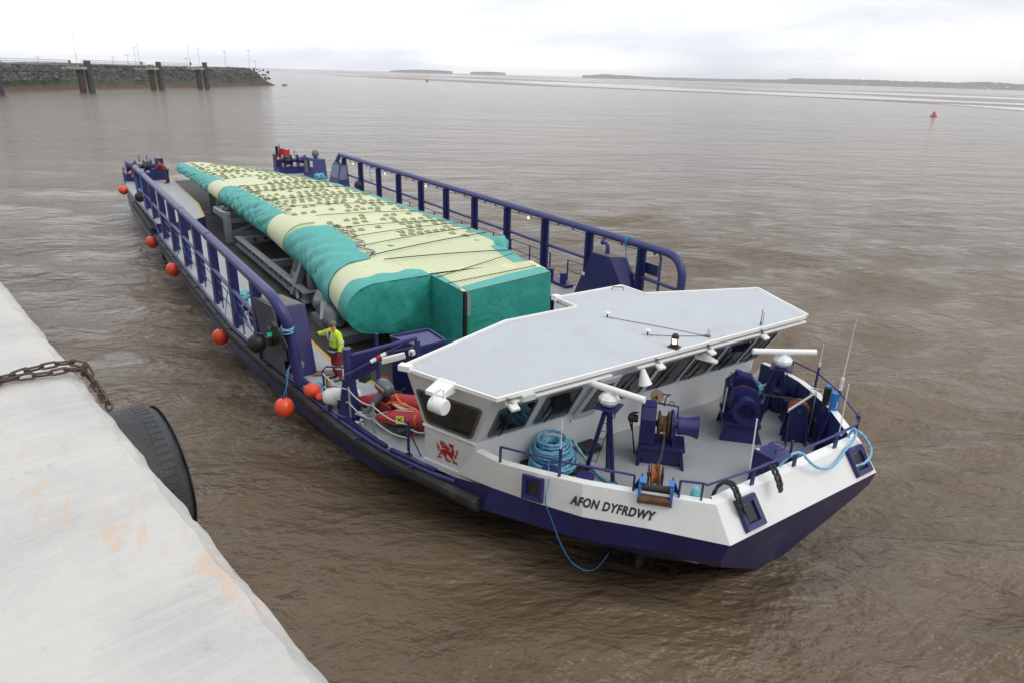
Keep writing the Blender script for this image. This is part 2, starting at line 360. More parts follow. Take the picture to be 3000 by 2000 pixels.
    mx = t.nodes.new('ShaderNodeMix'); mx.data_type = 'RGBA'; l(fo.outputs[0], mx.inputs[0]); l(rp.outputs[0], mx.inputs[6]); mx.inputs[7].default_value = (.62, .58, .52, 1)
    l(mx.outputs[2], b.inputs['Base Color'])
    me.materials.append(m); o = bpy.data.objects.new('water', me); COL.objects.link(o); struct(o); return o
make_water()

# sandbank drying out beyond the channel, with wet shiny sheets
def sheet_mat(name, c1, c2, scale, st):
    m = bpy.data.materials.new(name); m.use_nodes = True; t = m.node_tree; b = t.nodes['Principled BSDF']; l = t.links.new
    tc = t.nodes.new('ShaderNodeTexCoord'); mp = t.nodes.new('ShaderNodeMapping'); mp.inputs['Scale'].default_value = st; mp.inputs['Rotation'].default_value = (0, 0, .12)
    n = t.nodes.new('ShaderNodeTexNoise'); n.inputs['Scale'].default_value = scale; n.inputs['Detail'].default_value = 7; n.inputs['Roughness'].default_value = .62
    l(tc.outputs['Object'], mp.inputs[0]); l(mp.outputs[0], n.inputs[0])
    r = t.nodes.new('ShaderNodeValToRGB'); e = r.color_ramp.elements; e[0].position = .44; e[1].position = .56; e[0].color = (*c1, 1); e[1].color = (*c2, 1)
    rr = t.nodes.new('ShaderNodeMapRange'); rr.inputs[1].default_value = .46; rr.inputs[2].default_value = .54; rr.inputs[3].default_value = .12; rr.inputs[4].default_value = .75
    l(n.outputs[0], r.inputs[0]); l(r.outputs[0], b.inputs['Base Color']); l(n.outputs[0], rr.inputs[0]); l(rr.outputs[0], b.inputs['Roughness']); return m
bank_m = sheet_mat('wet_sand', (.25, .225, .205), (.29, .25, .215), .004, (.35, 2.2, 1))
near = [(-9000, 1500), (-3000, 640), (-1108, 415), (-760, 396), (-560, 398), (-430, 430), (-339, 448), (-250, 446), (-190, 425), (-125, 372), (60, 345), (500, 330), (3000, 200)]
farl = [(-9000, 5200), (-5200, 3600), (-3600, 3300), (-2600, 3200), (-1900, 2800), (-1300, 2500), (-1000, 2300), (-800, 2100), (-600, 1900), (-200, 1700), (400, 1500), (1500, 1200), (5000, 900)]
mb = MB(); nn = len(near)
rows = []
for (a, b) in zip(near, farl):
    rows.append([(a[0] + (b[0] - a[0]) * k, a[1] + (b[1] - a[1]) * k, WATER + z) for k, z in ((0, .12), (.01, .22), (.05, .3), (.3, .42), (.7, .42), (.95, .3), (1, .1))])
for i in range(nn - 1):
    for k in range(6): mb.quad(rows[i][k], rows[i + 1][k], rows[i + 1][k + 1], rows[i][k + 1])
struct(mb.build('sandbank', bank_m)); 

# far shores
hill_m = mat('far_hill', (.095, .11, .105), .9, var=.45, vscale=.012, stain=[((.16, .14, .10), .02, .6, .5, (1, 1, 1))])
def ridge(name, prof, D, depth, hmul=1, seed=0):
    rng = random.Random(seed); mb = MB(); n = 260; xs = np.linspace(prof[0][0], prof[-1][0], n); rws = []
    for x in xs:
        top = float(np.interp(x, [p[0] for p in prof], [p[1] for p in prof])); d = D if not callable(D) else D(x)
        base = far(x, 1000, d); base.z = WATER - 2; tp = far(x, top, d + depth * .5)
        h = tp.z + rng.uniform(-.06, .10) * max(4, tp.z) * hmul
        dr = Vector((base.x - CAM.x, base.y - CAM.y, 0)).normalized()
        row = [base - dr * 20, base]
        for k, f in ((.15, .3), (.3, .62), (.42, .9), (.5, 1.0), (.7, .9), (1, .3), (1.2, -.1)):
            row.append(Vector((base.x, base.y, 0)) + dr * depth * k + Vector((0, 0, WATER + (h - WATER) * f * rng.uniform(.95, 1.03))))
        rws.append(row)
    for a, b in zip(rws, rws[1:]):
        for k in range(len(a) - 1): mb.quad(a[k], b[k], b[k + 1], a[k + 1])
    return struct(mb.build(name, hill_m, smooth=60))
ridge('hills', [(1660, 221), (1720, 217), (1850, 225), (2000, 229), (2180, 231), (2200, 227), (2330, 229), (2500, 235), (2640, 238), (2700, 237), (2760, 241), (2840, 248), (2900, 257), (3000, 259), (3200, 262), (3500, 272)], 4600, 700, seed=2)
ridge('hills', [(1170, 209), (1200, 206.5), (1240, 205.5), (1300, 207.5), (1330, 210)], 5600, 300, seed=4)
ridge('hills', [(1375, 212), (1400, 210.5), (1440, 211.5), (1465, 214)], 5800, 300, seed=5)
rng = random.Random(9); mb = MB()
for i in range(150):
    x = rng.uniform(2210, 3000); y = 262 - rng.random() * 14 + (x - 2400) * .02; d = 4600 + 700 * rng.uniform(.03, .3); p = far(x, y - 3, d)
    mb.box(p, (rng.uniform(6, 16), rng.uniform(6, 12), rng.uniform(4, 7)), rng.uniform(0, 3))
ho = mb.build('far_houses', mat('far_house_render', (.62, .6, .56), .8, var=.3, vscale=.01)); ho['kind'] = 'stuff'

# ------------------------------------------------------------------ channel buoys
def channel_buoy(loc, h, label):
    t = thing('channel_buoy', label, 'buoy', (loc[0], loc[1], WATER))
    mb = MB(); mb.lathe([(h * .52, -.15), (h * .62, 0), (h * .60, h * .16), (h * .5, h * .24), (h * .1, h * .27)], t.location, n=14); mb.build('float', redpaint, t, smooth=40)
    mb = MB(); c = Vector(t.location)
    for k in range(4): a = k * 1.57; mb.cyl(c + V(math.cos(a) * h * .36, math.sin(a) * h * .36, h * .24), c + V(math.cos(a) * h * .12, math.sin(a) * h * .12, h * .72), h * .035, 6)
    mb.box(c + V(0, 0, h * .52), (h * .36, h * .36, h * .3)); mb.build('tower', redpaint, t)
    MB().cyl(c + V(0, 0, h * .72), c + V(0, 0, h), h * .09, 8).build('lantern', redpaint, t)
channel_buoy((-102.7, 245.6), 1.75, 'small red channel buoy floating in open water at right')
channel_buoy((-690.5, 351.7), 3.0, 'tiny red channel buoy near the horizon beside the far sandbank')

# ------------------------------------------------------------------ breakwater and dolphins (far left)
bank_pts = [(-215, -60), (-252, -32), (-278, -17.3), (-301, .7), (-320.4, 20), (-340, 43), (-357.3, 63), (-372, 76), (-385, 87), (-402, 101), (-414, 111), (-420, 116)]
def rockmat():
    m = bpy.data.materials.new('rock_armour'); m.use_nodes = True; t = m.node_tree; b = t.nodes['Principled BSDF']; l = t.links.new; b.inputs['Roughness'].default_value = .9
    tc = t.nodes.new('ShaderNodeTexCoord'); sp = t.nodes.new('ShaderNodeSeparateXYZ'); l(tc.outputs['Object'], sp.inputs[0])
    n = t.nodes.new('ShaderNodeTexNoise'); n.inputs['Scale'].default_value = .35; n.inputs['Detail'].default_value = 6; l(tc.outputs['Object'], n.inputs[0])
    ad = t.nodes.new('ShaderNodeMath'); ad.operation = 'MULTIPLY_ADD'; l(n.outputs[0], ad.inputs[0]); ad.inputs[1].default_value = 3.2; l(sp.outputs['Z'], ad.inputs[2])
    mr = t.nodes.new('ShaderNodeMapRange'); mr.inputs[1].default_value = -1; mr.inputs[2].default_value = 10.5; l(ad.outputs[0], mr.inputs[0])
    r = t.nodes.new('ShaderNodeValToRGB'); e = r.color_ramp; e.elements[0].position = 0; e.elements[0].color = (.12, .055, .03, 1); e.elements[1].position = 1; e.elements[1].color = (.17, .16, .13, 1)
    for p, c in ((.12, (.10, .055, .035)), (.22, (.075, .062, .04)), (.34, (.05, .075, .035)), (.46, (.065, .07, .055)), (.6, (.05, .052, .052)), (.8, (.085, .082, .078)), (.93, (.075, .085, .05))):
        k = e.elements.new(p); k.color = (*c, 1)
    l(mr.outputs[0], r.inputs[0])
    v = t.nodes.new('ShaderNodeTexVoronoi'); v.inputs['Scale'].default_value = .45; l(tc.outputs['Object'], v.inputs['Vector'])
    mx = t.nodes.new('ShaderNodeMix'); mx.data_type = 'RGBA'; mx.blend_type = 'MULTIPLY'; mx.inputs[0].default_value = .7; l(r.outputs[0], mx.inputs[6])
    r2 = t.nodes.new('ShaderNodeMapRange'); r2.inputs[3].default_value = .55; r2.inputs[4].default_value = 1.5; l(v.outputs['Color'], r2.inputs[0]); l(r2.outputs[0], mx.inputs[7]); l(mx.outputs[2], b.inputs['Base Color'])
    return m
rock_m = rockmat()
P = resample([Vector((x, y, 0)) for x, y in bank_pts], .9); mb = MB(); rng = random.Random(4); rws = []
for i, p in enumerate(P):
    d = (P[min(i + 1, len(P) - 1)] - P[max(i - 1, 0)]).normalized(); nn_ = Vector((-d.y, d.x, 0))     # towards the far side
    if nn_.dot(Vector((-1, 0, 0))) < 0: nn_ = -nn_
    e = min(1, (len(P) - 1 - i) * .9 / 9.0); row = []
    for k in range(27):
        u = k / 16.0; z = -1.8 + min(1, u) ** 1.15 * 9.6 if u <= 1 else 7.8 + .25 * math.sin(i * .05)
        w_ = min(u, 1) * 13 + max(0, u - 1) * 30
        z = WATER - .4 + (z - WATER + .4) * (e ** .55)
        q = p + nn_ * w_
        rk = min(1, max(.12, (u - .38) * 4)); nz_ = mnoise.noise(Vector((q.x * .35, q.y * .35, z * .35))) + .6 * mnoise.noise(Vector((q.x * 1.1, q.y * 1.1, z * 1.1)))
        cl = mnoise.cell(Vector((q.x * .5, q.y * .5, z * .5)))
        amp = (1.1 if u <= 1.02 else .25) * min(1, k / 4) * rk
        row.append((q.x + nn_.x * -nz_ * amp, q.y - nn_.y * nz_ * amp, z + nz_ * amp * .5 + (cl - .5) * amp * .7))
    rws.append(row)
for a, b in zip(rws, rws[1:]):
    for k in range(26): mb.quad(a[k], b[k], b[k + 1], a[k + 1])
struct(mb.build('breakwater', rock_m))
mb = MB()
for i in range(520):
    p = P[rng.randrange(len(P) - 12)]; u = rng.uniform(.42, .97); pale = i < 120
    if pale: p = Vector((-278, -17.3, 0)).lerp(Vector((-300, 0, 0)), rng.random()); u = rng.uniform(.45, .8)
    q = p + Vector((-.62, -.78, 0)) * (-1) * 0 + Vector((-.7, .0, 0)) * u * 13
    s = rng.uniform(.5, 1.3); M = Euler((rng.random() * 3, rng.random() * 3, rng.random() * 3)).to_matrix()
    mb.box((q.x, q.y, -1.8 + u ** 1.15 * 9.6 + .1), (s, s * .8, s * .7), M=M)
o = mb.build('armour_boulder', mat('pale_boulder', (.12, .118, .11), .9, var=.6, vscale=.3)); o['kind'] = 'stuff'
o = MB().ball((-421, 118.6, WATER), 1.0, 8, 5, (2.8, 1.8, .7)).build('rock', rock_m, smooth=60); tag(o, 'lone dark rock awash just off the end of the breakwater', 'rock')

conc_far = mat('dolphin_concrete', (.40, .38, .31), .8, var=.15, vscale=.8)
pile_m = mat('dark_timber_pile', (.05, .055, .06), .8, var=.4, vscale=.5, stain=[((.10, .08, .05), .6, .6, .6, (1, 1, .3))])
pile_r = mat('weedy_rusty_pile', (.065, .045, .034), .85, var=.4, vscale=.5, stain=[((.05, .075, .03), .5, .55, .7, (1, 1, .4))])
mast_m = mat('pale_mast', (.5, .5, .5), .5)
def dolphin(a, b, wa, ha, hb, labels, mast, lampbox=True, ra=1.1, rb=1.05):
    t = thing('mooring_dolphin', labels, 'dolphin', (a[0], a[1], WATER), 'mooring dolphins off the breakwater')
    A = V(a[0], a[1], WATER - 2); Bv = V(b[0], b[1], WATER - 2)
    MB().cyl(A, A + V(0, 0, ha + 1.2), ra, 14).build('pile', pile_r, t, smooth=50)
    MB().cyl(Bv, Bv + V(0, 0, hb + 2), rb, 14).build('pile', pile_m, t, smooth=50)
    mid = A + RT * -.6 * wa * .3; tp = ha + WATER
    MB().box(V(A.x, A.y, tp - .45) - V(RT.x, RT.y, 0) * wa * .18, (4, wa, .85), math.atan2(RT.y, RT.x) - R(90)).build('platform', conc_far, t)
    mb = MB()
    for k in (-.55, -.2, .2): q = V(A.x, A.y, tp) + V(RT.x, RT.y, 0) * wa * k; mb.cyl(q, q + V(0, 0, 1.1), .06, 5)
    mb.cyl(V(A.x, A.y, tp + 1.05) - V(RT.x, RT.y, 0) * wa * .55, V(A.x, A.y, tp + 1.05) + V(RT.x, RT.y, 0) * wa * .2, .05, 5); mb.build('rail', steel, t)
    if lampbox:
        q = V(A.x, A.y, tp) - V(RT.x, RT.y, 0) * wa * .42; MB().cyl(q, q + V(0, 0, 1.0), .12, 6).box(q + V(0, 0, 1.5), (.8, .8, 1.0)).build('beacon', redpaint, t)
    for k, hm in mast:
        q = V(A.x, A.y, tp) + V(RT.x, RT.y, 0) * k; MB().cyl(q, q + V(0, 0, hm), .11, 6, .05).box(q + V(0, 0, hm), (.5, .9, .18), math.atan2(RT.y, RT.x) - 1.57).build('light_mast', mast_m, t)
    return t
dolphin((-271.1, 4.9), (-271.6, 7.6), 7, 8.4, 10.4, 'nearest mooring dolphin left of the others with one tall light mast', [(-.3, 9.3)])
dolphin((-308, 32.0), (-308.9, 35.2), 8, 8.6, 10.8, 'middle mooring dolphin with two light masts close together', [(-4, 8.6), (-5.6, 7.2)])
dolphin((-328.5, 53.7), (-329.7, 57.0), 7, 9.0, 11.2, 'farthest mooring dolphin at right with a red lamp box', [(-3.2, 9), (1.2, 8)])
t = thing('mooring_pile', 'single dark mooring pile cut by the left edge of the photo', 'pile', (-246, -18.5, WATER))
MB().cyl((-246, -18.5, WATER - 2), (-246, -18.5, WATER + 9.0), 1.45, 14).build('pile_shaft', pile_m, t, smooth=50); MB().box((-246, -18.5, WATER + 9.2), (3.4, 3.4, .5)).build('pile_cap', conc_far, t)
rail_far = mat('bluish_walkway_steel', (.26, .33, .38), .5, var=.1, vscale=1)
def walkway(a, b, label, z0, truss, n):
    t = thing('walkway_bridge', label, 'bridge', (a[0], a[1], z0), 'steel walkways between dolphins'); A = V(a[0], a[1], z0); Bv = V(b[0], b[1], z0); d = Bv - A
    MB().beam(A, Bv, 1.4, .35).build('deck_girder', steel, t)
    mb = MB()
    for k in range(n + 1): q = A + d * k / n; mb.cyl(q, q + V(0, 0, 1.35), .055, 4)
    for h in (.7, 1.35): mb.cyl(A + V(0, 0, h), Bv + V(0, 0, h), .07, 5)
    mb.build('handrail', rail_far, t)
    if truss:
        mb = MB(); mb.beam(A - V(0, 0, truss), Bv - V(0, 0, truss), .25, .25); m = max(6, n // 3)
        for k in range(m): q = A + d * k / m; q2 = A + d * (k + 1) / m; lo, hi = (q - V(0, 0, truss), q2) if k % 2 else (q, q2 - V(0, 0, truss)); mb.beam(lo, hi, .16, .16)
        mb.build('truss', darkmetal, t)
walkway((-243, -22), (-269, 2), 'long railed walkway with a truss, leftmost of the bridges', 7.7, 2.4, 34)
walkway((-273, 6), (-306, 30), 'railed walkway between the nearest and middle dolphins', 7.9, .8, 40)
walkway((-311, 35), (-331, 50), 'short dark railed walkway before the farthest dolphin', 7.9, 1.6, 20)
for i, (px, py, tpy, d, lb) in enumerate([(662, 195, 152, 392, 'tall twin lamp post on the breakwater, left of its outer pair'), (733, 198, 149, 425, 'tall lamp post standing near the outer end of the breakwater'), (114, 182, 168, 330, 'small thin lamp post behind the leftmost walkway'), (333, 186, 168, 360, 'small thin lamp post behind the middle walkway'), (377, 188, 163, 365, 'small thin lamp post left of the middle dolphin masts'), (549, 192, 172, 400, 'small thin lamp post between the two outer dolphins'), (749, 198, 181, 432, 'short thin post at the outer end of the breakwater')]):
    q = far(px, py + 4, d); tz = far(px, tpy, d).z; t = thing('lamp_post', lb, 'lamp post', q, 'lamp posts along the breakwater')
    MB().cyl(q, V(q.x, q.y, tz), .13, 6, .07).build('post', mast_m, t); MB().beam(V(q.x, q.y, tz) - V(RT.x, RT.y, 0) * .9, V(q.x, q.y, tz) + V(RT.x, RT.y, 0) * .9, .35, .2).build('lamp_head', mast_m, t)

# ------------------------------------------------------------------ quay
QD = Vector((5.74, .97, 0)).normalized(); QN = Vector((-QD.y, QD.x, 0)); Q0 = Vector((15.66, -11.87, 6.7)); QZ = 6.7
def quay_mat():
    m = bpy.data.materials.new('quay_concrete'); m.use_nodes = True; t = m.node_tree; b = t.nodes['Principled BSDF']; l = t.links.new; b.inputs['Roughness'].default_value = .85
    tc = t.nodes.new('ShaderNodeTexCoord')
    def nz(scale, st=(1, 1, 1), rot=0, det=6, ro=.6, loc=(0, 0, 0)):
        mp = t.nodes.new('ShaderNodeMapping'); mp.vector_type = 'TEXTURE'; mp.inputs['Scale'].default_value = st; mp.inputs['Rotation'].default_value = (0, 0, rot); mp.inputs['Location'].default_value = loc
        n = t.nodes.new('ShaderNodeTexNoise'); n.inputs['Scale'].default_value = scale; n.inputs['Detail'].default_value = det; n.inputs['Roughness'].default_value = ro
        l(tc.outputs['Object'], mp.inputs[0]); l(mp.outputs[0], n.inputs[0]); return n.outputs[0]
    def mr(x, a, b_, c, d):
        r = t.nodes.new('ShaderNodeMapRange'); r.inputs[1].default_value = a; r.inputs[2].default_value = b_; r.inputs[3].default_value = c; r.inputs[4].default_value = d; l(x, r.inputs[0]); return r.outputs[0]
    def mix(f, A, col):
        x = t.nodes.new('ShaderNodeMix'); x.data_type = 'RGBA'; l(f, x.inputs[0])
        if hasattr(A, 'links'): l(A, x.inputs[6])
        else: x.inputs[6].default_value = (*A, 1)
        x.inputs[7].default_value = (*col, 1); return x.outputs[2]
    c = mix(mr(nz(1.5, det=8, ro=.65), .42, .62, 0, 1), (.585, .57, .535), (.495, .485, .46))
    broom = nz(30, (1, 22, 1), R(6.5), 4, .7)
    c = mix(mr(broom, .42, .62, 0, .30), c, (.66, .645, .61))
    c = mix(mr(nz(140, det=4), .60, .68, 0, .45), c, (.36, .355, .345))
    c = mix(mr(nz(3.2, (1.8, 1, 1), .5, 7, .7), .62, .70, 0, .55), c, (.30, .30, .30))
    # tan iron stains gathered along one streak on the slab
    sp = t.nodes.new('ShaderNodeSeparateXYZ'); mp = t.nodes.new('ShaderNodeMapping'); mp.vector_type = 'TEXTURE'
    mp.inputs['Location'].default_value = (20.32, -11.38, 6.7); mp.inputs['Rotation'].default_value = (0, 0, R(36)); l(tc.outputs['Object'], mp.inputs[0]); l(mp.outputs[0], sp.inputs[0])
    ab = t.nodes.new('ShaderNodeMath'); ab.operation = 'ABSOLUTE'; l(sp.outputs['Y'], ab.inputs[0]); near_ = mr(ab.outputs[0], .03, .22, .15, 0)
    ax_ = t.nodes.new('ShaderNodeMath'); ax_.operation = 'ABSOLUTE'; l(sp.outputs['X'], ax_.inputs[0]); nx = mr(ax_.outputs[0], .45, .85, .15, 0)
    mn = t.nodes.new('ShaderNodeMath'); mn.operation = 'MINIMUM'; l(near_, mn.inputs[0]); l(nx, mn.inputs[1])
    ad = t.nodes.new('ShaderNodeMath'); ad.operation = 'ADD'; l(nz(11, (2.2, .7, 1), R(-10), 6, .65), ad.inputs[0]); l(mn.outputs[0], ad.inputs[1])
    c = mix(mr(ad.outputs[0], .635, .72, 0, .5), c, (.66, .44, .27))
    l(c, b.inputs['Base Color'])
    h = t.nodes.new('ShaderNodeMath'); h.operation = 'MULTIPLY_ADD'; l(broom, h.inputs[0]); h.inputs[1].default_value = .5; l(nz(95, det=4), h.inputs[2])
    bp = t.nodes.new('ShaderNodeBump'); bp.inputs['Strength'].default_value = .42; bp.inputs['Distance'].default_value = .006; l(h.outputs[0], bp.inputs['Height']); l(bp.outputs[0], b.inputs['Normal'])
    return m
qm = quay_mat(); mb = MB(); rws = []
prof = [(-40, 0), (-12, 0), (-5, 0), (-3, 0), (-2, 0), (-1.2, 0), (-.7, 0), (-.4, 0), (-.25, 0), (-.16, -.002), (-.12, -.006), (-.09, -.016), (-.06, -.045), (-.03, -.085), (-.008, -.13), (0, -.19), (0, -.5), (0, -1.2), (0, -3), (0, -12)]
us = list(np.concatenate([np.linspace(-75, -6, 30), np.linspace(-5.9, 12, 360), np.linspace(12.3, 50, 24)]))
for u in us:
    row = []
    ew = .5 * mnoise.noise(Vector((u * .9, 3, 0))) + .5 * mnoise.noise(Vector((u * 3.1, 7, 0)))
    for k, (s_, z_) in enumerate(prof):
        q = Q0 + QD * u + QN * s_ + V(0, 0, z_); a = 0
        if 8 <= k <= 16: a = .022 * ew + .016 * mnoise.noise(Vector((u * 9, k * 1.7, 1)))
        row.append(tuple(q + QN * a + V(0, 0, a * .6 + (.004 * mnoise.noise(Vector((u, s_, 0))) if k < 9 else 0))))
    rws.append(row)
for a, b in zip(rws, rws[1:]):
    for k in range(len(prof) - 1): mb.quad(a[k], b[k], b[k + 1], a[k + 1])
struct(mb.build('quay', qm, smooth=35))

# tyre fender hung on the quay face
tc0 = Q0 + QD * 1.08 + QN * .035; tc0.z = 4.89
t = thing('tyre_fender', 'big worn black lorry tyre hung on the quay wall below the chain', 'tyre', tc0)
Rt = .655; prof = [(.30, .02), (.36, .0), (.5, .01), (Rt - .06, .05), (Rt - .015, .10), (Rt, .16), (Rt + .008, .40), (Rt, .64), (Rt - .02, .70), (Rt - .07, .755), (.5, .79), (.38, .79), (.30, .75), (.28, .6), (.27, .2), (.30, .02)]
MB().lathe(prof, tc0, QN, 72).build('tyre_carcass', tyre_rub, t, smooth=50)
mb = MB()
for k in range(60):
    th = 2 * math.pi * k / 60; u_ = QD * math.cos(th) + V(0, 0, 1) * math.sin(th); v_ = QN.cross(u_)
    for s0, s1, off in ((.10, .23, 0), (.25, .38, .5), (.40, .53, 0), (.55, .66, .5)):
        o = (th + off * 2 * math.pi / 60); ur = QD * math.cos(o) + V(0, 0, 1) * math.sin(o); vr = QN.cross(ur); M = Matrix((vr, QN, ur)).transposed()
        mb.box(tc0 + ur * (Rt - .004) + QN * (s0 + s1) / 2, (.057, s1 - s0, .02), M=M)
mb.build('tread_block', tyre_rub, t, bevel=.004, seg=1)['kind'] = 'stuff'
MB().lathe([(Rt - .052, .752), (Rt - .040, .764), (Rt - .030, .752)], tc0, QN, 72).build('shoulder_rib', tyre_rub, t, smooth=50)

# chain across the quay
def link_mesh(L_=.047, W_=.0195, r=.0072):
    pts = []
    for k in range(24):
        th = 2 * math.pi * k / 24; c, s = math.cos(th), math.sin(th)
        pts.append(((L_ - W_) * (1 if c > 0 else -1) * min(1, abs(c) * 3) + W_ * c, W_ * s, 0))
    return MB().tube(pts, r, 8, closed=True)
def on_face(px, py, o=.03):
    d = ray(px, py); tt = ((Q0 - CAM).dot(QN) + o) / d.dot(QN); return CAM + d * tt
def cz(x, y, z=6.735): p = at(x / 5.227, 1000 + y / 5.227, 2, z); return p
def chain(name, label, pts, mlink, pitch, group=None, cat='chain', wob=.2):
    P = resample(spline(pts, 6), pitch); t = thing(name, label, cat, P[0], group); src = None; rng = random.Random(len(pts))
    for i, (a, b) in enumerate(zip(P, P[1:])):
        d = (b - a).normalized(); up = Vector((0, 0, 1)); sd = d.cross(up)
        sd = Vector((0, 1, 0)) if sd.length < .1 else sd.normalized(); up = sd.cross(d)
        ang = (R(52) if i % 2 else R(-38)) + rng.uniform(-wob, wob); y_ = sd * math.cos(ang) + up * math.sin(ang); z_ = d.cross(y_)
        M = Matrix.Translation((a + b) / 2 - P[0]) @ Matrix((d, y_, z_)).transposed().to_4x4()
        if src is None:
            src = mlink.build('chain_link', chain_mat, None, smooth=179); src.parent = t; src.matrix_local = M
        else: inst(src, 'chain_link', t, M)
    return t
z1 = [cz(-220, 640), cz(-60, 575), cz(120, 520), cz(240, 505, 6.75), cz(400, 440, 6.76), cz(560, 395, 6.76), cz(720, 378, 6.75), cz(870, 338, 6.75), cz(1010, 318, 6.745), cz(1140, 318, 6.735)]
e1 = z1 + [on_face(1265 / 5.227, 1000 + 345 / 5.227, .0), on_face(1330 / 5.227, 1000 + 420 / 5.227, .03), on_face(1420 / 5.227, 1000 + 585 / 5.227, .03), on_face(1500 / 5.227, 1000 + 720 / 5.227, .03), on_face(1600 / 5.227, 1000 + 900 / 5.227, .02)]
chain('quay_chain', 'rusty chain strand over the quay edge, farther of the two', e1, link_mesh(), .079, 'rusty chain laid over the quay')
z2 = [cz(-220, 700), cz(-60, 630), cz(130, 575), cz(300, 545), cz(440, 522), cz(600, 512), cz(760, 485), cz(900, 448), cz(1040, 425), cz(1160, 418), cz(1235, 430, 6.72)]
e2 = z2 + [on_face(1345 / 5.227, 1000 + 520 / 5.227, .035), on_face(1440 / 5.227, 1000 + 650 / 5.227, .04), on_face(1560 / 5.227, 1000 + 800 / 5.227, .04), on_face(1700 / 5.227, 1000 + 1030 / 5.227, .03)]
chain('quay_chain', 'rusty chain strand over the quay edge, nearer of the two', e2, link_mesh(), .079, 'rusty chain laid over the quay')
# ------------------------------------------------------------------ the barge
BG = thing('cargo_barge', 'long navy blue cargo barge with white wheelhouse lying off the quay', 'barge', (-10, 0, 0))
WELL = -.9
# stations: gunwale, chine, waterline, bottom
ST = [(-36.4, 6.3, .5, 6.2, -.5, 6.0), (-35.6, 6.7, .5, 6.6, -.5, 6.5), (-33, 6.85, .5, 6.8, -.55, 6.7), (-28, 6.9, .5, 6.86, -.6, 6.8), (-18.2, 6.9, .5, 6.86, -.7, 6.8), (-17.2, 6.9, .0, 6.86, -.7, 6.8), (-1, 6.9, 0, 6.86, -.7, 6.8), (3.2, 6.57, 0, 6.53, -.7, 6.45), (4.5, 6.42, 0, 6.38, -.68, 6.2), (6.3, 6.27, 0, 6.2, -.66, 5.9), (7.7, 6.1, 0, 6.0, -.62, 5.5), (9, 5.88, 0, 5.75, -.58, 4.9), (10, 5.6, 0, 5.45, -.5, 4.2), (11, 5.28, .05, 5.2, -.36, 3.5), (12.5, 4.74, .3, 4.92, -.2, 2.6), (13.5, 4.42, .42, 4.5, -.08, 1.9), (14.6, 3.97, .54, 3.98, .04, 1.3), (15.6, 3.22, .61, 3.25, .15, .7), (16.8, 2.36, .66, 2.41, .28, .25)]
mb = MB(); rws = []
for i, (x, yg, zg, yc, zc, yw) in enumerate(ST):
    last = i == len(ST) - 1
    xw = min(x, 16.0 - .1 * (len(ST) - 1 - i)) if x > 15 else x
    zm = min(zc - .08, -.06) if x > 9 else (zc + WATER) / 2
    rws.append([(x, yg, zg), (x if not last else 16.69, yc, zc), (x if not last else 16.56, yc - (.12 if x > 9 else .0) - (.12 if last else 0), zm), (16.14 if last else xw, 0.02 if last else yw, WATER - .02), (15.6 if last else xw - .2, 0.0 if last else yw * .9, -2.6)])
for s in (1, -1):
    for a, b in zip(rws, rws[1:]):
        for k in range(4):
            mb.quad(*[(p[0], p[1] * s, p[2]) for p in (a[k], b[k], b[k + 1], a[k + 1])])
    mb.quad((16.69, 2.41 * s, .28), (16.31, 0, -.75), (16.56, 2.17 * s, -.06)); mb.quad((16.56, 2.17 * s, -.06), (16.31, 0, -.75), (16.14, 0.02 * s, WATER - .02))
    mb.quad(*[(p[0], p[1] * s, p[2]) for p in rws[0]] + [(-36.4, 3.6 * s, -2.6), (-36.4, 3.6 * s, .5)])
mb.quad((16.8, -2.36, .66), (16.69, -2.41, .28), (16.31, 0, -.75), (16.69, 2.41, .28), (16.8, 2.36, .66))
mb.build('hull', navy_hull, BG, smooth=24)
# rubbing band just under the gunwale and the thick rubber fender outside it
def gun(x): return interp([(s[0], s[1]) for s in ST], x)
def gz(x): return interp([(s[0], s[2]) for s in ST], x)
for s in (-1, 1):
    xs = [k for k in np.linspace(-36.2, 11.6, 200)]
    MB().tube([(x, s * (gun(x) + .02), -.035 + gz(x) * (1 if x < 0 else .6)) for x in xs], .055, 8).build('gunwale_bar', navy_rail, BG, smooth=60)
    xs2 = np.linspace(-22, 12.35, 100); mb = MB(); prf = [(-.02, .16), (.10, .17), (.21, .1), (.235, 0), (.21, -.1), (.10, -.17), (-.02, -.16)]; rr = []
    for x in xs2:
        yb = interp([(q[0], (q[1] + q[3]) / 2) for q in ST], x); zc = -.27 if x < 10 else -.27 + (x - 10) * .055; dx = 1e-3; tg = Vector((.4, (interp([(q[0], q[1]) for q in ST], x + .2) - interp([(q[0], q[1]) for q in ST], x - .2)), 0)).normalized(); nv = Vector((-tg.y, tg.x, 0))
        rr.append([(x + nv.x * a, s * (yb + nv.y * a), zc + b_) for a, b_ in prf])
    for a, b in zip(rr, rr[1:]):
        for k in range(6): mb.quad(a[k], a[k + 1], b[k + 1], b[k])
    mb.quad(*rr[0]); mb.quad(*rr[-1]); mb.build('rubber_fender', rubber, BG, smooth=50)
    if s < 0:
        mb = MB()
        for x in np.arange(-20, 12.2, 1.9):
            yb = interp([(q[0], q[1]) for q in ST], x); mb.box((x, s * (yb + .1), -.06 + (0 if x < 10 else (x - 10) * .055)), (.05, .26, .05))
        mb.build('fender_bracket', navy_rail, BG)['kind'] = 'stuff'
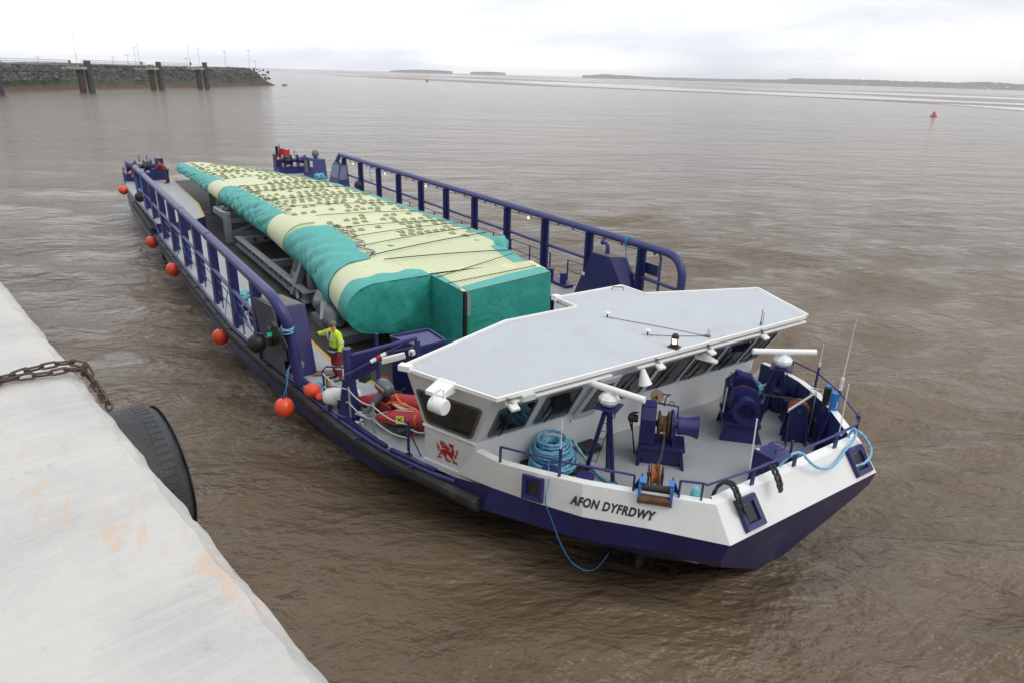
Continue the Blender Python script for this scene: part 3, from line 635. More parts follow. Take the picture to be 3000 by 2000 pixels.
# decks
mb = MB()
for s in (-1, 1):
    segs = [(-17.8, 4.97), (3.7, 4.97), (7.4, 4.1), (7.9, 4.0)]
    xs = sorted(set([a for a, _ in segs] + [q[0] for q in ST if -17.8 <= q[0] <= 7.9] + list(np.arange(-17, 7, 2.0))))
    top = [(x, s * interp(segs, x), 0) for x in xs]; outr = [(x, s * (gun(x) - .02), .0) for x in xs]
    for i in range(len(xs) - 1): mb.quad(top[i], top[i + 1], outr[i + 1], outr[i])
    mb.build('side_deck', deck_grey, BG); mb = MB()
    pf = [(-36.4, s * 3.5, .5), (-23.0, s * 3.82, .5), (-18.75, s * 4.3, .5), (-17.8, s * 5.14, .5), (-17.75, s * 6.88, .5), (-28, s * 6.88, .5), (-33, s * 6.83, .5), (-35.6, s * 6.68, .5), (-36.4, s * 6.28, .5)]
    MB().quad(*pf).build('aft_platform', deck_grey, BG)
    sd = MB()
    for a, b in zip(pf[:5], pf[1:5]): sd.quad((a[0], a[1], WELL - .6), (b[0], b[1], WELL - .6), (b[0], b[1], .495), (a[0], a[1], .495))
    sd.build('platform_side', navy, BG); yl = MB()
    for a, b in zip(pf[1:5], pf[2:5]):
        a_, b_ = Vector(a), Vector(b); d = (b_ - a_).normalized(); n_ = V(-d.y, d.x, 0) * (-1 if s > 0 else 1); n_ = n_ if n_.x < .2 or n_.y * s > 0 else -n_
        yl.prism([a_ - d * .02, b_ + d * .02, b_ + d * .02 - V(.10, -.10 * s, 0), a_ - V(.10, -.10 * s, 0)], (0, 0, .006))
    yl.prism([(-36.4, s * 3.5, .5), (-23, s * 3.82, .5), (-23, s * 3.92, .5), (-36.4, s * 3.6, .5)], (0, 0, .006)); yl.build('yellow_edge_line', yellow, BG)
mb = MB(); xs = [7.9] + [q[0] for q in ST if q[0] > 8 and q[0] < 16.2] + [16.3]
for i in range(len(xs) - 1):
    a, b = xs[i], xs[i + 1]; ga = gun(a) - (.02 if a < 11 else .18); gb = gun(b) - (.02 if b < 11 else .18)
    mb.quad((a, -ga, 0), (b, -gb, 0), (b, gb, 0), (a, ga, 0))
mb.build('foredeck', deck_grey, BG)
mb = MB()
for x0 in np.arange(-28.3, 7.6, 2.35): mb.box((x0 + 1.165, 0, WELL - .05 + .002 * random.random()), (2.33, 10.1, .1))
for k in range(4): a_, b_ = -28.3 - 2.05 * k, -28.3 - 2.05 * (k + 1) + .02; za_, zb_ = WELL + .24 * k, WELL + .24 * (k + 1); mb.hexa([(b_, -4, zb_ - .1), (a_, -4, za_ - .1), (a_, 4, za_ - .1), (b_, 4, zb_ - .1)], [(b_, -4, zb_), (a_, -4, za_), (a_, 4, za_), (b_, 4, zb_)])
mb.build('cargo_floor', well_floor, BG)
mb = MB()
for s in (-1, 1):
    pl = [(-17.8, 4.97), (3.7, 4.97), (7.4, 4.1), (7.9, 4.0)]
    for a, b in zip(pl, pl[1:]): mb.quad((a[0], s * a[1], WELL - .02), (b[0], s * b[1], WELL - .02), (b[0], s * b[1], -.015), (a[0], s * a[1], -.015))
mb.quad((7.9, -4, WELL), (7.9, 4, WELL), (7.9, 4, -.015), (7.9, -4, -.015)); mb.build('well_side', navy, BG)
for s in (-1, 1):
    pl = [(-17.75, 5.02), (3.7, 5.02), (7.4, 4.15)]
    mb = MB(); 
    for a, b in zip(pl, pl[1:]):
        mb.prism([(a[0], s * (a[1] - .05), -.01), (b[0], s * (b[1] - .05), -.01), (b[0], s * (b[1] + .06), -.01), (a[0], s * (a[1] + .06), -.01)], (0, 0, .016))
    mb.build('yellow_edge_line', yellow, BG)
MB().beam((-36.5, -3.6, -.05), (-36.5, 3.6, -.05), .2, .25).build('ramp_sill', steel, BG)

# side rails: wide plate posts, big top pipe, lower rail, light handrail
XL0, XR0, SP, RH = -16.475, -19.837, 3.069, 2.58
def post(x, s, y, h, wd=.46, th=.10, z0=0):
    mb = MB(); mb.hexa([(x - wd / 2, s * y - th / 2, z0), (x + wd / 2, s * y - th / 2, z0), (x + wd / 2, s * y + th / 2, z0), (x - wd / 2, s * y + th / 2, z0)],
                       [(x - wd * .42, s * y - th / 2, h), (x + wd * .42, s * y - th / 2, h), (x + wd * .42, s * y + th / 2, h), (x - wd * .42, s * y + th / 2, h)])
    mb.box((x, s * (y - .12), (h + z0) / 2), (.05, .26, h - z0 - .05)); mb.build('rail_post', navy, BG)
for k in range(-3, 7): post(XL0 + .18 + SP * k, -1, 6.8, RH - .05, z0=.5 if k < 0 else 0)
for k in range(-2, 9): post(XR0 + SP * k, 1, 6.8, RH - .05, .42, z0=.5 if k < 1 else 0)
pr = .125
pts = [(-25.4, -6.75, 2.5), (-24.9, -6.8, RH + .02), (4.1, -6.8, RH)] + [(4.1 + .75 * math.sin(a), -6.8 + .25 * (1 - math.cos(a)), RH - .75 * (1 - math.cos(a))) for a in np.linspace(.3, 1.57, 6)] + [(4.86, -6.48, .9), (4.86, -6.4, .05)]
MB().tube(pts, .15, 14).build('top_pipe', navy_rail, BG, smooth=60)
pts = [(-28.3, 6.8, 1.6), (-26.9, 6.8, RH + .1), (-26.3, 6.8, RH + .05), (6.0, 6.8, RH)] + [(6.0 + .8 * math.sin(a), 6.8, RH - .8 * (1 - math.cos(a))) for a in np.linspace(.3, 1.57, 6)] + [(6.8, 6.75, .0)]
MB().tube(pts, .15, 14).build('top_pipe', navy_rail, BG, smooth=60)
for a, b, s in ((-24.5, 2.1, -1), (-26, 6.75, 1)): MB().tube([(a, s * 6.8, 1.36), (b, s * 6.8, 1.36)], .07, 10).build('middle_rail', navy_rail, BG, smooth=60)
for s, a, b, gap in ((-1, -17.3, 1.5, None), (1, -17.3, -1.2, None), (1, .1, 3.6, None)):
    y = 6.95 * s if s > 0 else -6.74
    for h in (.95, .5):
        MB().tube([(a, y, h), (b, y, h)], .02, 6).build('light_handrail', navy_rail, BG)
    n = int((b - a) / 1.53)
    for k in range(n + 1): x = a + (b - a) * k / n; MB().box((x, y, .48), (.07, .03, .96)).build('stanchion', navy, BG)
mb = MB()      # cable clipped under the port pipe
MB().tube([(x, 6.8, RH - .2 - .03 * math.sin(x * 2.05) ** 2) for x in np.linspace(-25, 5, 120)], .012, 5).build('cable', darkmetal, BG)
for x in np.arange(-25, 5, 1.02): mb.box((x, 6.8, RH - .18), (.05, .05, .09))
mb.build('cable_clip', darkmetal, BG)['kind'] = 'stuff'
for x in (-24.0, -18.6, -12.9, -2.6):
    t = MB().box((x, 6.72, RH - .22), (.16, .12, .10)).build('work_light', whiteplas, BG)
    MB().box((x + .02, 6.65, RH - .25), (.10, .03, .08)).build('lamp_glass', lit_warm, t)
# pipe saddles on the starboard pipe
mb = MB()
for x in (-9.6, -4.0): mb.cyl((x - .12, -6.8, RH), (x + .12, -6.8, RH), .17, 14)
mb.build('pipe_joint', navy_rail, BG, smooth=50)

# starboard equipment cabinet and port equipment cabinet
mb = MB(); mb.hexa([(3.25, -6.5, 0), (4.35, -6.12, 0), (4.3, -5.5, 0), (2.9, -5.55, 0)], [(2.75, -6.7, 1.93), (3.55, -6.48, 1.93), (3.4, -5.72, 1.93), (2.35, -6.0, 1.93)])
mb = MB(); mb.hexa([(1.95, -6.72, 0), (4.33, -6.3, 0), (4.33, -5.72, 0), (1.95, -5.72, 0)], [(2.35, -6.78, 1.95), (3.6, -6.5, 1.95), (3.6, -5.68, 1.95), (2.35, -6.0, 1.95)])
cab = mb.build('control_cabinet', navy, BG, bevel=.02)
MB().prism([(2.38, -6.73, 1.952), (3.56, -6.47, 1.952), (3.56, -5.74, 1.952), (2.38, -6.03, 1.952)], (0, 0, .012)).build('cabinet_top', mat('dull_cabinet_top', (.16, .155, .14), .6, var=.25, vscale=3), cab)
MB().hexa([(1.93, -6.83, .02), (3.95, -6.60, .02), (3.95, -6.52, .02), (1.93, -6.75, .02)], [(2.3, -6.87, 1.98), (3.5, -6.62, 1.98), (3.5, -6.54, 1.98), (2.3, -6.79, 1.98)]).build('side_plate', mat('faded_navy_paint', (.075, .068, .105), .5, var=.2, vscale=2), cab)
mb = MB(); mb.hexa([(1.55, 6.2, 0), (5.2, 6.2, 0), (5.2, 7.0 - .15, 0), (1.55, 6.85, 0)], [(2.55, 6.15, 1.93), (3.6, 6.2, 1.93), (4.0, 6.75, 1.93), (2.3, 6.75, 1.93)])
cab2 = mb.build('control_cabinet', navy, BG, bevel=.02)
MB().prism([(2.58, 6.19, 1.932), (3.57, 6.23, 1.932), (3.9, 6.72, 1.932), (2.36, 6.72, 1.932)], (0, 0, .012)).build('cabinet_top', MATS['dull_cabinet_top'], cab2)
MB().cyl((3.1, 6.5, 1.94), (3.1, 6.5, 2.12), .09, 12).tube([(3.1, 6.5, 2.1), (3.1, 6.5, 2.24), (3.02, 6.47, 2.34), (2.88, 6.42, 2.36)], .075, 10).cyl((2.9, 6.43, 2.36), (2.84, 6.41, 2.36), .11, 12).build('vent_pipe', navy_rail, cab2, smooth=50)
MB().box((2.25, 6.05, .98), (.16, .03, .12)).build('switch_box', whiteplas, cab2); MB().box((2.1, 6.05, 1.0), (.07, .03, .09)).build('orange_button', orange_web, cab2)
MB().tube([(5.6, 6.9, .05), (5.6, 6.9, 2.3), (5.5, 6.88, 2.45), (5.38, 6.85, 2.46), (5.3, 6.83, 2.36)], .05, 10).build('ladder_rail', navy_rail, BG, smooth=60)
MB().box((4.95, 6.98, 1.72), (.95, .05, .42)).build('lamp_board', navy, BG)

# ------------------------------------------------------------------ bulwark round the foredeck
BT = [((11.45, 4.97, .14), (12.02, 4.82, .95)), ((12.5, 4.74, .3), (12.75, 4.7, 1.0)), ((13.5, 4.42, .42), (13.6, 4.33, 1.09)), ((14.6, 3.97, .54), (14.4, 3.86, 1.14)), ((15.6, 3.22, .61), (15.2, 3.28, 1.19)), ((16.8, 2.36, .66), (16.33, 2.31, 1.24))]
def bulw(s):
    o_ = MB(); i_ = MB(); c_ = MB()
    tops = [Vector((t[0], s * t[1], t[2])) for _, t in BT]; bots = [Vector((b[0], s * b[1], b[2])) for b, _ in BT]
    inn = []
    for k, t in enumerate(tops):
        d = (tops[min(k + 1, 5)] - tops[max(k - 1, 0)]); n_ = Vector((d.y, -d.x, 0)).normalized() * (1 if s > 0 else -1)
        if n_.dot(Vector((-1, -s, 0))) < 0: n_ = -n_
        inn.append(t + n_ * .17)
    for k in range(5):
        o_.quad(bots[k], bots[k + 1], tops[k + 1], tops[k])
        c_.quad(tops[k], tops[k + 1], inn[k + 1], inn[k])
        f = lambda p: Vector((p.x, p.y, 0)); i_.quad(inn[k] - V(0, 0, .01), inn[k + 1] - V(0, 0, .01), f(inn[k + 1]), f(inn[k]))
    c_.quad(tops[0], inn[0], V(inn[0].x, inn[0].y, 0), bots[0])
    o_.build('bulwark', white, BG, smooth=40); c_.build('bulwark_cap', trim_white, BG); i_.build('bulwark_inner_face', navy, BG)
    return tops, inn
tS, iS = bulw(-1); tP, iP = bulw(1)
MB().quad((16.8, -2.36, .66), (16.8, 2.36, .66), (16.33, 2.31, 1.24), (16.33, -2.31, 1.24)).build('bulwark', white, BG)
MB().quad((16.33, -2.31, 1.24), (16.33, 2.31, 1.24), iP[-1] - V(.12, 0, 0), iS[-1] - V(.12, 0, 0)).build('bulwark_cap', trim_white, BG)
MB().quad(iS[-1] - V(.12, 0, .01), iP[-1] - V(.12, 0, .01), V(iP[-1].x - .12, iP[-1].y, 0), V(iS[-1].x - .12, iS[-1].y, 0)).build('bulwark_inner_face', navy, BG)
for k in range(1, 5): MB().prism([iP[k] - V(0, 0, .02), V(iP[k].x, iP[k].y, 0), V(iP[k].x - .1, iP[k].y - .28, 0)], (.03, .0, 0)).build('bulwark_stay', navy, BG); MB().prism([iS[k] - V(0, 0, .02), V(iS[k].x, iS[k].y, 0), V(iS[k].x - .1, iS[k].y + .28, 0)], (.03, 0, 0)).build('bulwark_stay', navy, BG)
# framed fairleads (panama leads) in the bulwark
def fairlead(c, ux, uz, w_, h_, label=None):
    c = Vector(c); ux = Vector(ux).normalized(); n_ = ux.cross(Vector(uz)).normalized(); uz = n_.cross(ux).normalized()
    if n_.dot(CAM - c) < 0: n_ = -n_
    mb = MB()
    def fr(k, off): return [c + ux * a * w_ * k + uz * b * h_ * k + n_ * off for a, b in ((-.5, -.5), (.5, -.5), (.5, .5), (-.5, .5))]
    R0, R1, R2, R3 = fr(1, .0), fr(.93, .075), fr(.60, .06), fr(.5, -.05)
    for A, B_ in ((R0, R1), (R1, R2), (R2, R3)):
        for k in range(4): mb.quad(A[k], A[(k + 1) % 4], B_[(k + 1) % 4], B_[k])
    o = mb.build('fairlead_frame', navy, BG, bevel=.015); MB().quad(*fr(.52, .004)).build('fairlead_opening', darkmetal, o); return n_
def plane_pt(A, B_, C_, px, py):
    n_ = (B_ - A).cross(C_ - A).normalized(); d = ray(px, py); return CAM + d * ((A - CAM).dot(n_) / d.dot(n_))
def bul_frame(k): b0, t0 = BT[k]; b1, t1 = BT[k + 1]; f = lambda p: Vector((p[0], -p[1], p[2])); return f(b0), f(b1), f(t0)
c1_ = Vector((13.53, -4.36, .74)) + Vector((.38, -.9, .1)).normalized() * .035; fairlead(c1_, Vector((1.1, .45, .12)), Vector((-.1, .1, .67)), .50, .52)
uzf = Vector((-.47, 0, .58)); 
fairlead((16.575, -1.62, .965), (0, 1, 0), uzf, .56, .62); fairlead((16.575, 1.93, .965), (0, 1, 0), uzf, .56, .62)

# ship's name
fc = bpy.data.curves.new('name_text', 'FONT'); fc.body = 'AFON DYFRDWY'; fc.size = .42; fc.offset = .019; fc.shear = .28; fc.space_character = 1.12; fc.extrude = .002
fo = bpy.data.objects.new('name_text', fc); COL.objects.link(fo)
bpy.context.view_layer.update(); me = bpy.data.meshes.new_from_object(fo.evaluated_get(bpy.context.evaluated_depsgraph_get())); bpy.data.objects.remove(fo)
lt = bpy.data.objects.new('name_lettering', me); COL.objects.link(lt); me.materials.clear(); me.materials.append(name_paint); lt.parent = BG
xs_ = [v.co.x for v in me.vertices]; wtxt = max(xs_) - min(xs_)
pA = plane_pt(*bul_frame(3), 1670, 1474); pB = plane_pt(*bul_frame(3), 1913, 1523)
uxn = (pB - pA).normalized(); A_, B2_, T_ = bul_frame(3); nrm_ = (B2_ - A_).cross(T_ - A_).normalized()
if nrm_.dot(CAM - A_) < 0: nrm_ = -nrm_
A2, B3, T2 = bul_frame(2)
# the text follows the two plates it is painted on
A3, B4, T3 = bul_frame(3); n2 = (B3 - A2).cross(T2 - A2).normalized(); n3 = (B4 - A3).cross(T3 - A3).normalized()
n2 = n2 if n2.dot(CAM - A2) > 0 else -n2; n3 = n3 if n3.dot(CAM - A3) > 0 else -n3
uy = nrm_.cross(uxn).normalized(); uy = uy if uy.z > 0 else -uy
sx = (pB - pA).length / (wtxt * .96); hgt = .245 / .29
from mathutils.bvhtree import BVHTree
bo = next(o for o in BG.children if o.name == 'bulwark'); BV = BVHTree.FromPolygons([v.co + Vector(BG.location) for v in bo.data.vertices], [tuple(p.vertices) for p in bo.data.polygons])
def onbul(p):
    h = BV.ray_cast(p + nrm_ * .8, -nrm_); return h[0] if h[0] else p
bm = bmesh.new(); bm.from_mesh(me); bmesh.ops.triangulate(bm, faces=bm.faces); bmesh.ops.subdivide_edges(bm, edges=[e for e in bm.edges if e.calc_length() > .12], cuts=2); bm.to_mesh(me); bm.free()
for v in me.vertices:
    p = pA + uxn * (v.co.x * sx) + uy * (v.co.y * sx * 1.28)
    v.co = onbul(p) + nrm_ * (.006 + max(0, v.co.z)) - Vector(BG.location)

# ------------------------------------------------------------------ wheelhouse
SZ = .95
sA, sB = V(11.72, -4.66, SZ), V(10.36, -5.2, SZ)            # sill corners
rA = V(12.72, -4.86, 2.45); _n = (sA - sB).cross(rA - sB); rB = V(10.60, -5.74, 2.45); rB.y = sB.y - (_n.x * (rB.x - sB.x) + _n.z * (rB.z - sB.z)) / _n.y       # head of wall, on the plane of the side wall
roof_pl = [(12.95, -4.92), (10.64, -5.82), (9.35, -2.4), (9.35, -.1), (8.42, -.1), (8.42, 2.35), (9.35, 2.4), (10.64, 5.82), (12.95, 4.92)]
RZ = 2.62
wl = MB()
mir = lambda p: V(p.x, -p.y, p.z)
wl.quad(V(11.68, -4.65, 0), V(11.68, 4.65, 0), mir(sA), sA)
for f in (lambda p: p, mir):
    wl.quad(f(V(11.68, -4.65, 0)), f(sA), f(sB), f(V(10.34, -5.18, 0)))
    wl.quad(f(sA), f(rA), f(rB), f(sB))
wl.quad(sA, mir(sA), mir(rA), rA)
back_ = [(10.34, -5.18), (9.45, -2.3), (9.45, -.15), (8.52, -.15), (8.52, 2.25), (9.45, 2.3), (10.34, 5.18)]
for a, b in zip(back_, back_[1:]): wl.quad((a[0], a[1], 0), (b[0], b[1], 0), (b[0], b[1], 2.53), (a[0], a[1], 2.53))
wl.quad(V(10.34, -5.18, 0), sB, rB, V(9.45, -2.3, 2.45)); wl.quad(mir(V(10.34, -5.18, 0)), mir(sB), mir(rB), V(9.45, 2.3, 2.45))
wl.build('wheelhouse_wall', house_white, BG)
mb = MB(); mb.prism([(x, y, 2.525) for x, y in roof_pl], (0, 0, RZ - 2.525 - .012)); mb.build('roof_edge', trim_white, BG)
cx_, cy_ = 11, 0
mb = MB(); ins = []
for i, (x, y) in enumerate(roof_pl):
    a = Vector(roof_pl[i - 1]); b = Vector((x, y)); c = Vector(roof_pl[(i + 1) % 9]); d1 = (b - a).normalized(); d2 = (c - b).normalized(); n1 = Vector((-d1.y, d1.x)); n2_ = Vector((-d2.y, d2.x))
    m_ = (n1 + n2_); m_ = m_ / max(.3, m_.dot(n1)); ins.append((b - m_ * .06) )
mb.prism([(p.x, p.y, RZ - .012) for p in ins], (0, 0, .008)); mb.build('roof', roof_grey, BG)
# upstand lip on the back edges
mb = MB()
for i in (1, 2, 3, 4, 5, 6, 7):
    a = V(*roof_pl[i], RZ); b = V(*roof_pl[(i + 1) % 9], RZ)
    if i < 8: mb.beam(a + V(.02, 0, .01), b + V(.02, 0, .01), .05, .06)
mb.build('roof_lip', trim_white, BG)
MB().box((8.46, -.1, 2.64), (.2, .2, .14)).box((8.46, -.06, 1.3), (.12, .12, 2.5)).build('corner_post', trim_white, BG)
MB().beam((10.64, -5.88, 2.63), (10.86, -5.72, 2.63), .18, .12).build('gutter_end', trim_white, BG)
# awning rail / gutter below the front edge
mb = MB(); mb.beam((12.90, -4.7, 2.425), (12.90, -1.95, 2.425), .11, .05); mb.beam((12.90, -1.2, 2.425), (12.90, 4.95, 2.425), .11, .05); mb.build('front_gutter', trim_white, BG, bevel=.01)
mb = MB(); mb.quad(V(12.95, -4.92, 2.524), V(12.95, 4.92, 2.524), V(12.72, 4.86, 2.45), V(12.72, -4.86, 2.45)); mb.build('eave_soffit', trim_white, BG)
# windows
def wplane(u0, u1, v):    # front plane, u = Y, v along slope 0..1
    pass
def window(c4, label=None, wiper=None, gl=None, r=.10):
    c4 = [Vector(p) for p in c4]; n_ = (c4[1] - c4[0]).cross(c4[3] - c4[0]).normalized(); ctr = sum(c4, Vector()) / 4
    if n_.dot(CAM - ctr) < 0: n_ = -n_
    def rounded(k, off, rr):
        P_ = []; q = [ctr + (p - ctr) * k for p in c4]
        for i in range(4):
            a, b, c = q[i - 1], q[i], q[(i + 1) % 4]; d1 = (a - b).normalized(); d2 = (c - b).normalized()
            for t in (0, .33, .66, 1):
                p1 = b + d1 * rr * (1 - t); p2 = b + d2 * rr * t; P_.append((p1 * (1 - t) + p2 * t) * .5 + (p1 + p2 - b) * .0 + b * .0 + (b + d1 * rr * (1 - t) ** 2 + d2 * rr * t ** 2) * .5 + n_ * off)
        return P_
    A = rounded(1.0, .004, r); B_ = rounded(.985, .03, r); C_ = rounded(.90, .028, r); D_ = rounded(.89, .006, r); mb = MB(); m = len(A)
    for X, Y_ in ((A, B_), (B_, C_), (C_, D_)):
        for k in range(m): mb.quad(X[k], X[(k + 1) % m], Y_[(k + 1) % m], Y_[k])
    fr = mb.build('window', frame_grey, BG); MB().quad(*rounded(.9, .008, r)).build('pane', gl or glass, fr)
    if wiper:
        a, b = [c4[0] + (c4[1] - c4[0]) * u + (c4[3] - c4[0]) * v + n_ * .06 for u, v in wiper]
        MB().tube([a, b], .012, 6).tube([a + n_ * .01, a * .45 + b * .55 + n_ * .035], .016, 6).build('wiper', darkmetal, fr)
    return fr
def fp(y, z): return V(11.72 + (z - SZ) * (1.0 / 1.5), y, z)
for y0, y1 in ((-4.42, -3.42), (-3.2, -2.2), (-1.02, .1), (.3, 1.36), (1.5, 2.5), (2.69, 3.69), (3.87, 4.62)):
    window([fp(y0, 1.06), fp(y1, 1.06), fp(y1 - .12, 2.08), fp(y0 - .12, 2.08)], wiper=((.28, .05), (.42, .95)))
e0, e1_ = sB, sA; up_ = (rA - sA); up2 = (rB - sB)
def sp_(u, v): a = sB.lerp(sA, u); b = rB.lerp(rA, u); return a.lerp(b, v)
side = [plane_pt(sA, sB, rA, *q) for q in ((1251, 1235), (1383, 1286), (1416, 1199), (1217, 1133))]
f = window(side, r=.12); 
window([mir(p) for p in [sp_(.08, .12), sp_(.9, .12), sp_(.96, .78), sp_(.05, .78)]])
# seat back and post faintly seen through the side pane are inside: a small cabin furniture block
# door in the front
dr = [fp(-1.95, .5), fp(-1.28, .5), fp(-1.32, 2.2), fp(-1.99, 2.2)]; dx = V(.10, 0, -.02)
mb = MB(); mb.hexa([p + V(.0, 0, 0) for p in dr], [p + dx for p in dr]); dd = mb.build('door', house_white, BG, bevel=.05, seg=3)
dw = [fp(-1.84, 1.1) + dx * 1.05, fp(-1.42, 1.1) + dx * 1.05, fp(-1.46, 1.95) + dx * 1.05, fp(-1.88, 1.95) + dx * 1.05]
ctr = sum(dw, Vector()) / 4; MB().quad(*[ctr + (p - ctr) * 1.12 + V(.004, 0, 0) for p in dw]).build('door_window_frame', frame_grey, dd); MB().quad(*[p + V(.01, 0, 0) for p in dw]).build('door_pane', glass, dd)
MB().tube([fp(-1.62, 1.3) + dx * 1.4, fp(-1.36, 1.14) + dx * 1.4], .014, 6).build('door_handle', galv, dd)
mb = MB()
for z in (.72, 1.9): mb.cyl(fp(-2.0, z) + dx, fp(-2.0, z + .12) + dx, .035, 8)
mb.tube([fp(-2.02, .75) + dx, fp(-2.02, 2.0) + dx], .02, 6); mb.build('door_hinge', trim_white, dd)
# bead along the sill of the side wall, edge trims
MB().tube([sB + V(0, -.02, 0), sA + V(.03, -.03, 0)], .035, 10).build('sill_bead', trim_white, BG, smooth=60)
MB().beam((10.32, -5.2, .03), (11.66, -4.68, .03), .05, .06).build('base_bead', trim_white, BG)
# emblem on the side wall: red heraldic dragon
wd_ = (V(11.66, -4.65, 0) - V(10.34, -5.18, 0)).normalized(); wn = V(wd_.y, -wd_.x, 0); wn = wn if wn.dot(CAM - sA) > 0 else -wn
O_ = V(10.34, -5.18, 0)
E2 = {(1420, 1040): (.355, .229), (1500, 670): (.465, .686), (1900, 1240): (.962, .215), (1940, 900): (1.013, .615)}
_A = np.array([[x, y, x * y, 1] for x, y in E2]); _S = np.linalg.solve(_A, np.array([v for v in E2.values()]))
def ew(x, y): s_, z_ = np.array([x, y, x * y, 1]) @ _S; return O_ + wd_ * float(s_) + V(0, 0, float(z_)) + wn * (.016 + .035 * float(z_))
polys = [
 [(1425, 700), (1452, 765), (1442, 790), (1452, 812), (1432, 770)],                                    # tail barb
 [(1436, 790), (1450, 784), (1452, 850), (1475, 880), (1510, 890), (1560, 885), (1560, 920), (1500, 918), (1455, 890), (1436, 845)],   # tail
 [(1452, 800), (1480, 790), (1508, 810), (1508, 845), (1480, 858), (1466, 845), (1490, 838), (1494, 818), (1478, 804), (1462, 820)],  # tail curl
 [(1520, 885), (1600, 880), (1660, 905), (1700, 935), (1760, 950), (1775, 990), (1740, 1012), (1680, 985), (1640, 1000), (1600, 1040), (1580, 1030), (1605, 985), (1570, 985), (1500, 1000), (1478, 975), (1500, 958), (1530, 945)],  # rump and body
 [(1478, 975), (1500, 1000), (1490, 1040), (1548, 1062), (1540, 1080), (1505, 1078), (1520, 1110), (1490, 1080), (1420, 1045), (1445, 1036), (1476, 1040)],   # hind foot
 [(1630, 960), (1670, 990), (1640, 1060), (1690, 1120), (1745, 1150), (1750, 1180), (1720, 1162), (1725, 1190), (1690, 1160), (1615, 1130), (1650, 1122), (1600, 1050), (1608, 1020)],   # second leg
 [(1700, 935), (1760, 950), (1785, 880), (1755, 840), (1720, 800), (1735, 780), (1790, 790), (1800, 850), (1835, 910), (1838, 990), (1810, 1050), (1790, 1100), (1740, 1070), (1690, 1000)],  # chest and neck
 [(1770, 1070), (1795, 1085), (1830, 1160), (1880, 1190), (1910, 1215), (1895, 1245), (1860, 1220), (1780, 1195), (1800, 1182), (1815, 1180), (1775, 1110)],   # front leg
 [(1720, 800), (1728, 725), (1752, 770), (1790, 768), (1830, 800), (1855, 800), (1815, 815), (1825, 850), (1800, 845), (1790, 830), (1750, 830)],   # head
 [(1835, 1090), (1850, 1020), (1880, 1000), (1900, 890), (1915, 920), (1940, 935), (1912, 960), (1915, 1000), (1895, 1010), (1885, 1060), (1860, 1105)],   # raised claw
 [(1520, 675), (1545, 700), (1600, 760), (1560, 750), (1580, 775), (1515, 740)],                        # wing panels
 [(1515, 750), (1580, 785), (1640, 830), (1660, 880), (1600, 850), (1540, 855), (1560, 835)],
 [(1555, 670), (1620, 740), (1680, 810), (1745, 890), (1720, 930), (1670, 880), (1640, 820), (1600, 750)],
 [(1600, 870), (1660, 890), (1700, 930), (1640, 920)]]
emb = MB()
for pl in polys: emb.prism([ew(*q) - wn * .006 for q in pl], wn * .006)
emb.build('dragon_emblem', redpaint, BG)
# ------------------------------------------------------------------ aircraft wing under its covers
YN = [(-32.6, -3.3), (-32.3, -3.42), (-30, -3.28), (-25.7, -3.17), (-22.4, -3.15), (-20.1, -3.12), (-18.2, -2.95), (-15.4, -2.95), (-13.5, -2.9), (-11.2, -2.85), (-8.5, -3.05), (-6.1, -2.95), (-4.2, -3.1), (-2.6, -3.35), (-.56, -3.68), (1.4, -3.92), (2.1, -3.98)]
ZN = [(-32.6, 1.5), (-24, 1.38), (-18, 1.22), (-12, 1.05), (-6, .98), (2.1, .92)]
ZB = [(-32.6, 1.25), (-24, .95), (-12, .45), (-4, .15), (2.1, -.02)]
YT = [(-32.6, -.75), (-32, -.45), (-28.6, 1.4), (-24.5, 2.6), (-20.2, 3.9), (-15.5, 4.3), (-10.5, 4.5), (-5.6, 4.75), (-2.5, 4.75), (-1.7, 4.6), (-.9, 4.2), (.9, 3.7), (2.1, 3.55), (3.3, 3.35)]
YS = [(-32.6, -2.85), (-29.4, -2.7), (-26.2, -2.57), (-24.4, -2.3), (-20.3, -2.07), (-17.7, -2.0), (-12.8, -2.0), (-10.2, -1.98), (-8.6, -1.4), (-7.1, -1.1), (-5.5, -1.22), (-3.6, -1.35), (-2.2, -1.65), (-.7, -1.75), (2.1, -1.9)]
ZTOP = 1.80
def top_z(x, y):
    yt, ys = interp(YT, x), interp(YS, x); t = max(0, min(1, (yt - y) / (yt - interp(YN, x))))
    return ZTOP - .14 * (1 - t) ** 3 + .07 * math.sin(math.pi * t)
def section(x, off=0, nT=14, nL=12):
    yt, ys, yn, zn, zb = interp(YT, x), interp(YS, x), interp(YN, x), interp(ZN, x), interp(ZB, x)
    sh = yn + (ZTOP - zn) * 1.25; pts = []
    for k in range(nT + 1):
        y = yt + (ys - yt) * k / nT; pts.append((y, top_z(x, y) - (0 if y > sh else (1 - math.sqrt(max(0, 1 - ((sh - y) / (sh - yn)) ** 2))) * (ZTOP - zn))))
    for k in range(1, nL + 1):
        y = ys + (yn - ys) * math.sin(k / nL * math.pi / 2) ** 1.0
        dz = 0 if y > sh else (1 - math.sqrt(max(0, 1 - ((sh - y) / (sh - yn)) ** 2))) * (ZTOP - zn)
        pts.append((y, top_z(x, y) - dz))
    lo = []
    for k in range(1, 9):
        a = k / 8 * math.pi / 2; lo.append((yn + (sh - yn) * 1.3 * (1 - math.cos(a)), zn - (zn - zb) * math.sin(a)))
    return [(x, a, b) for a, b in pts], [(x, a, b) for a, b in lo]
WG = thing('aircraft_wing', 'huge pale yellow aircraft wing with green covers on its edges', 'wing', (-15, 0, 0))
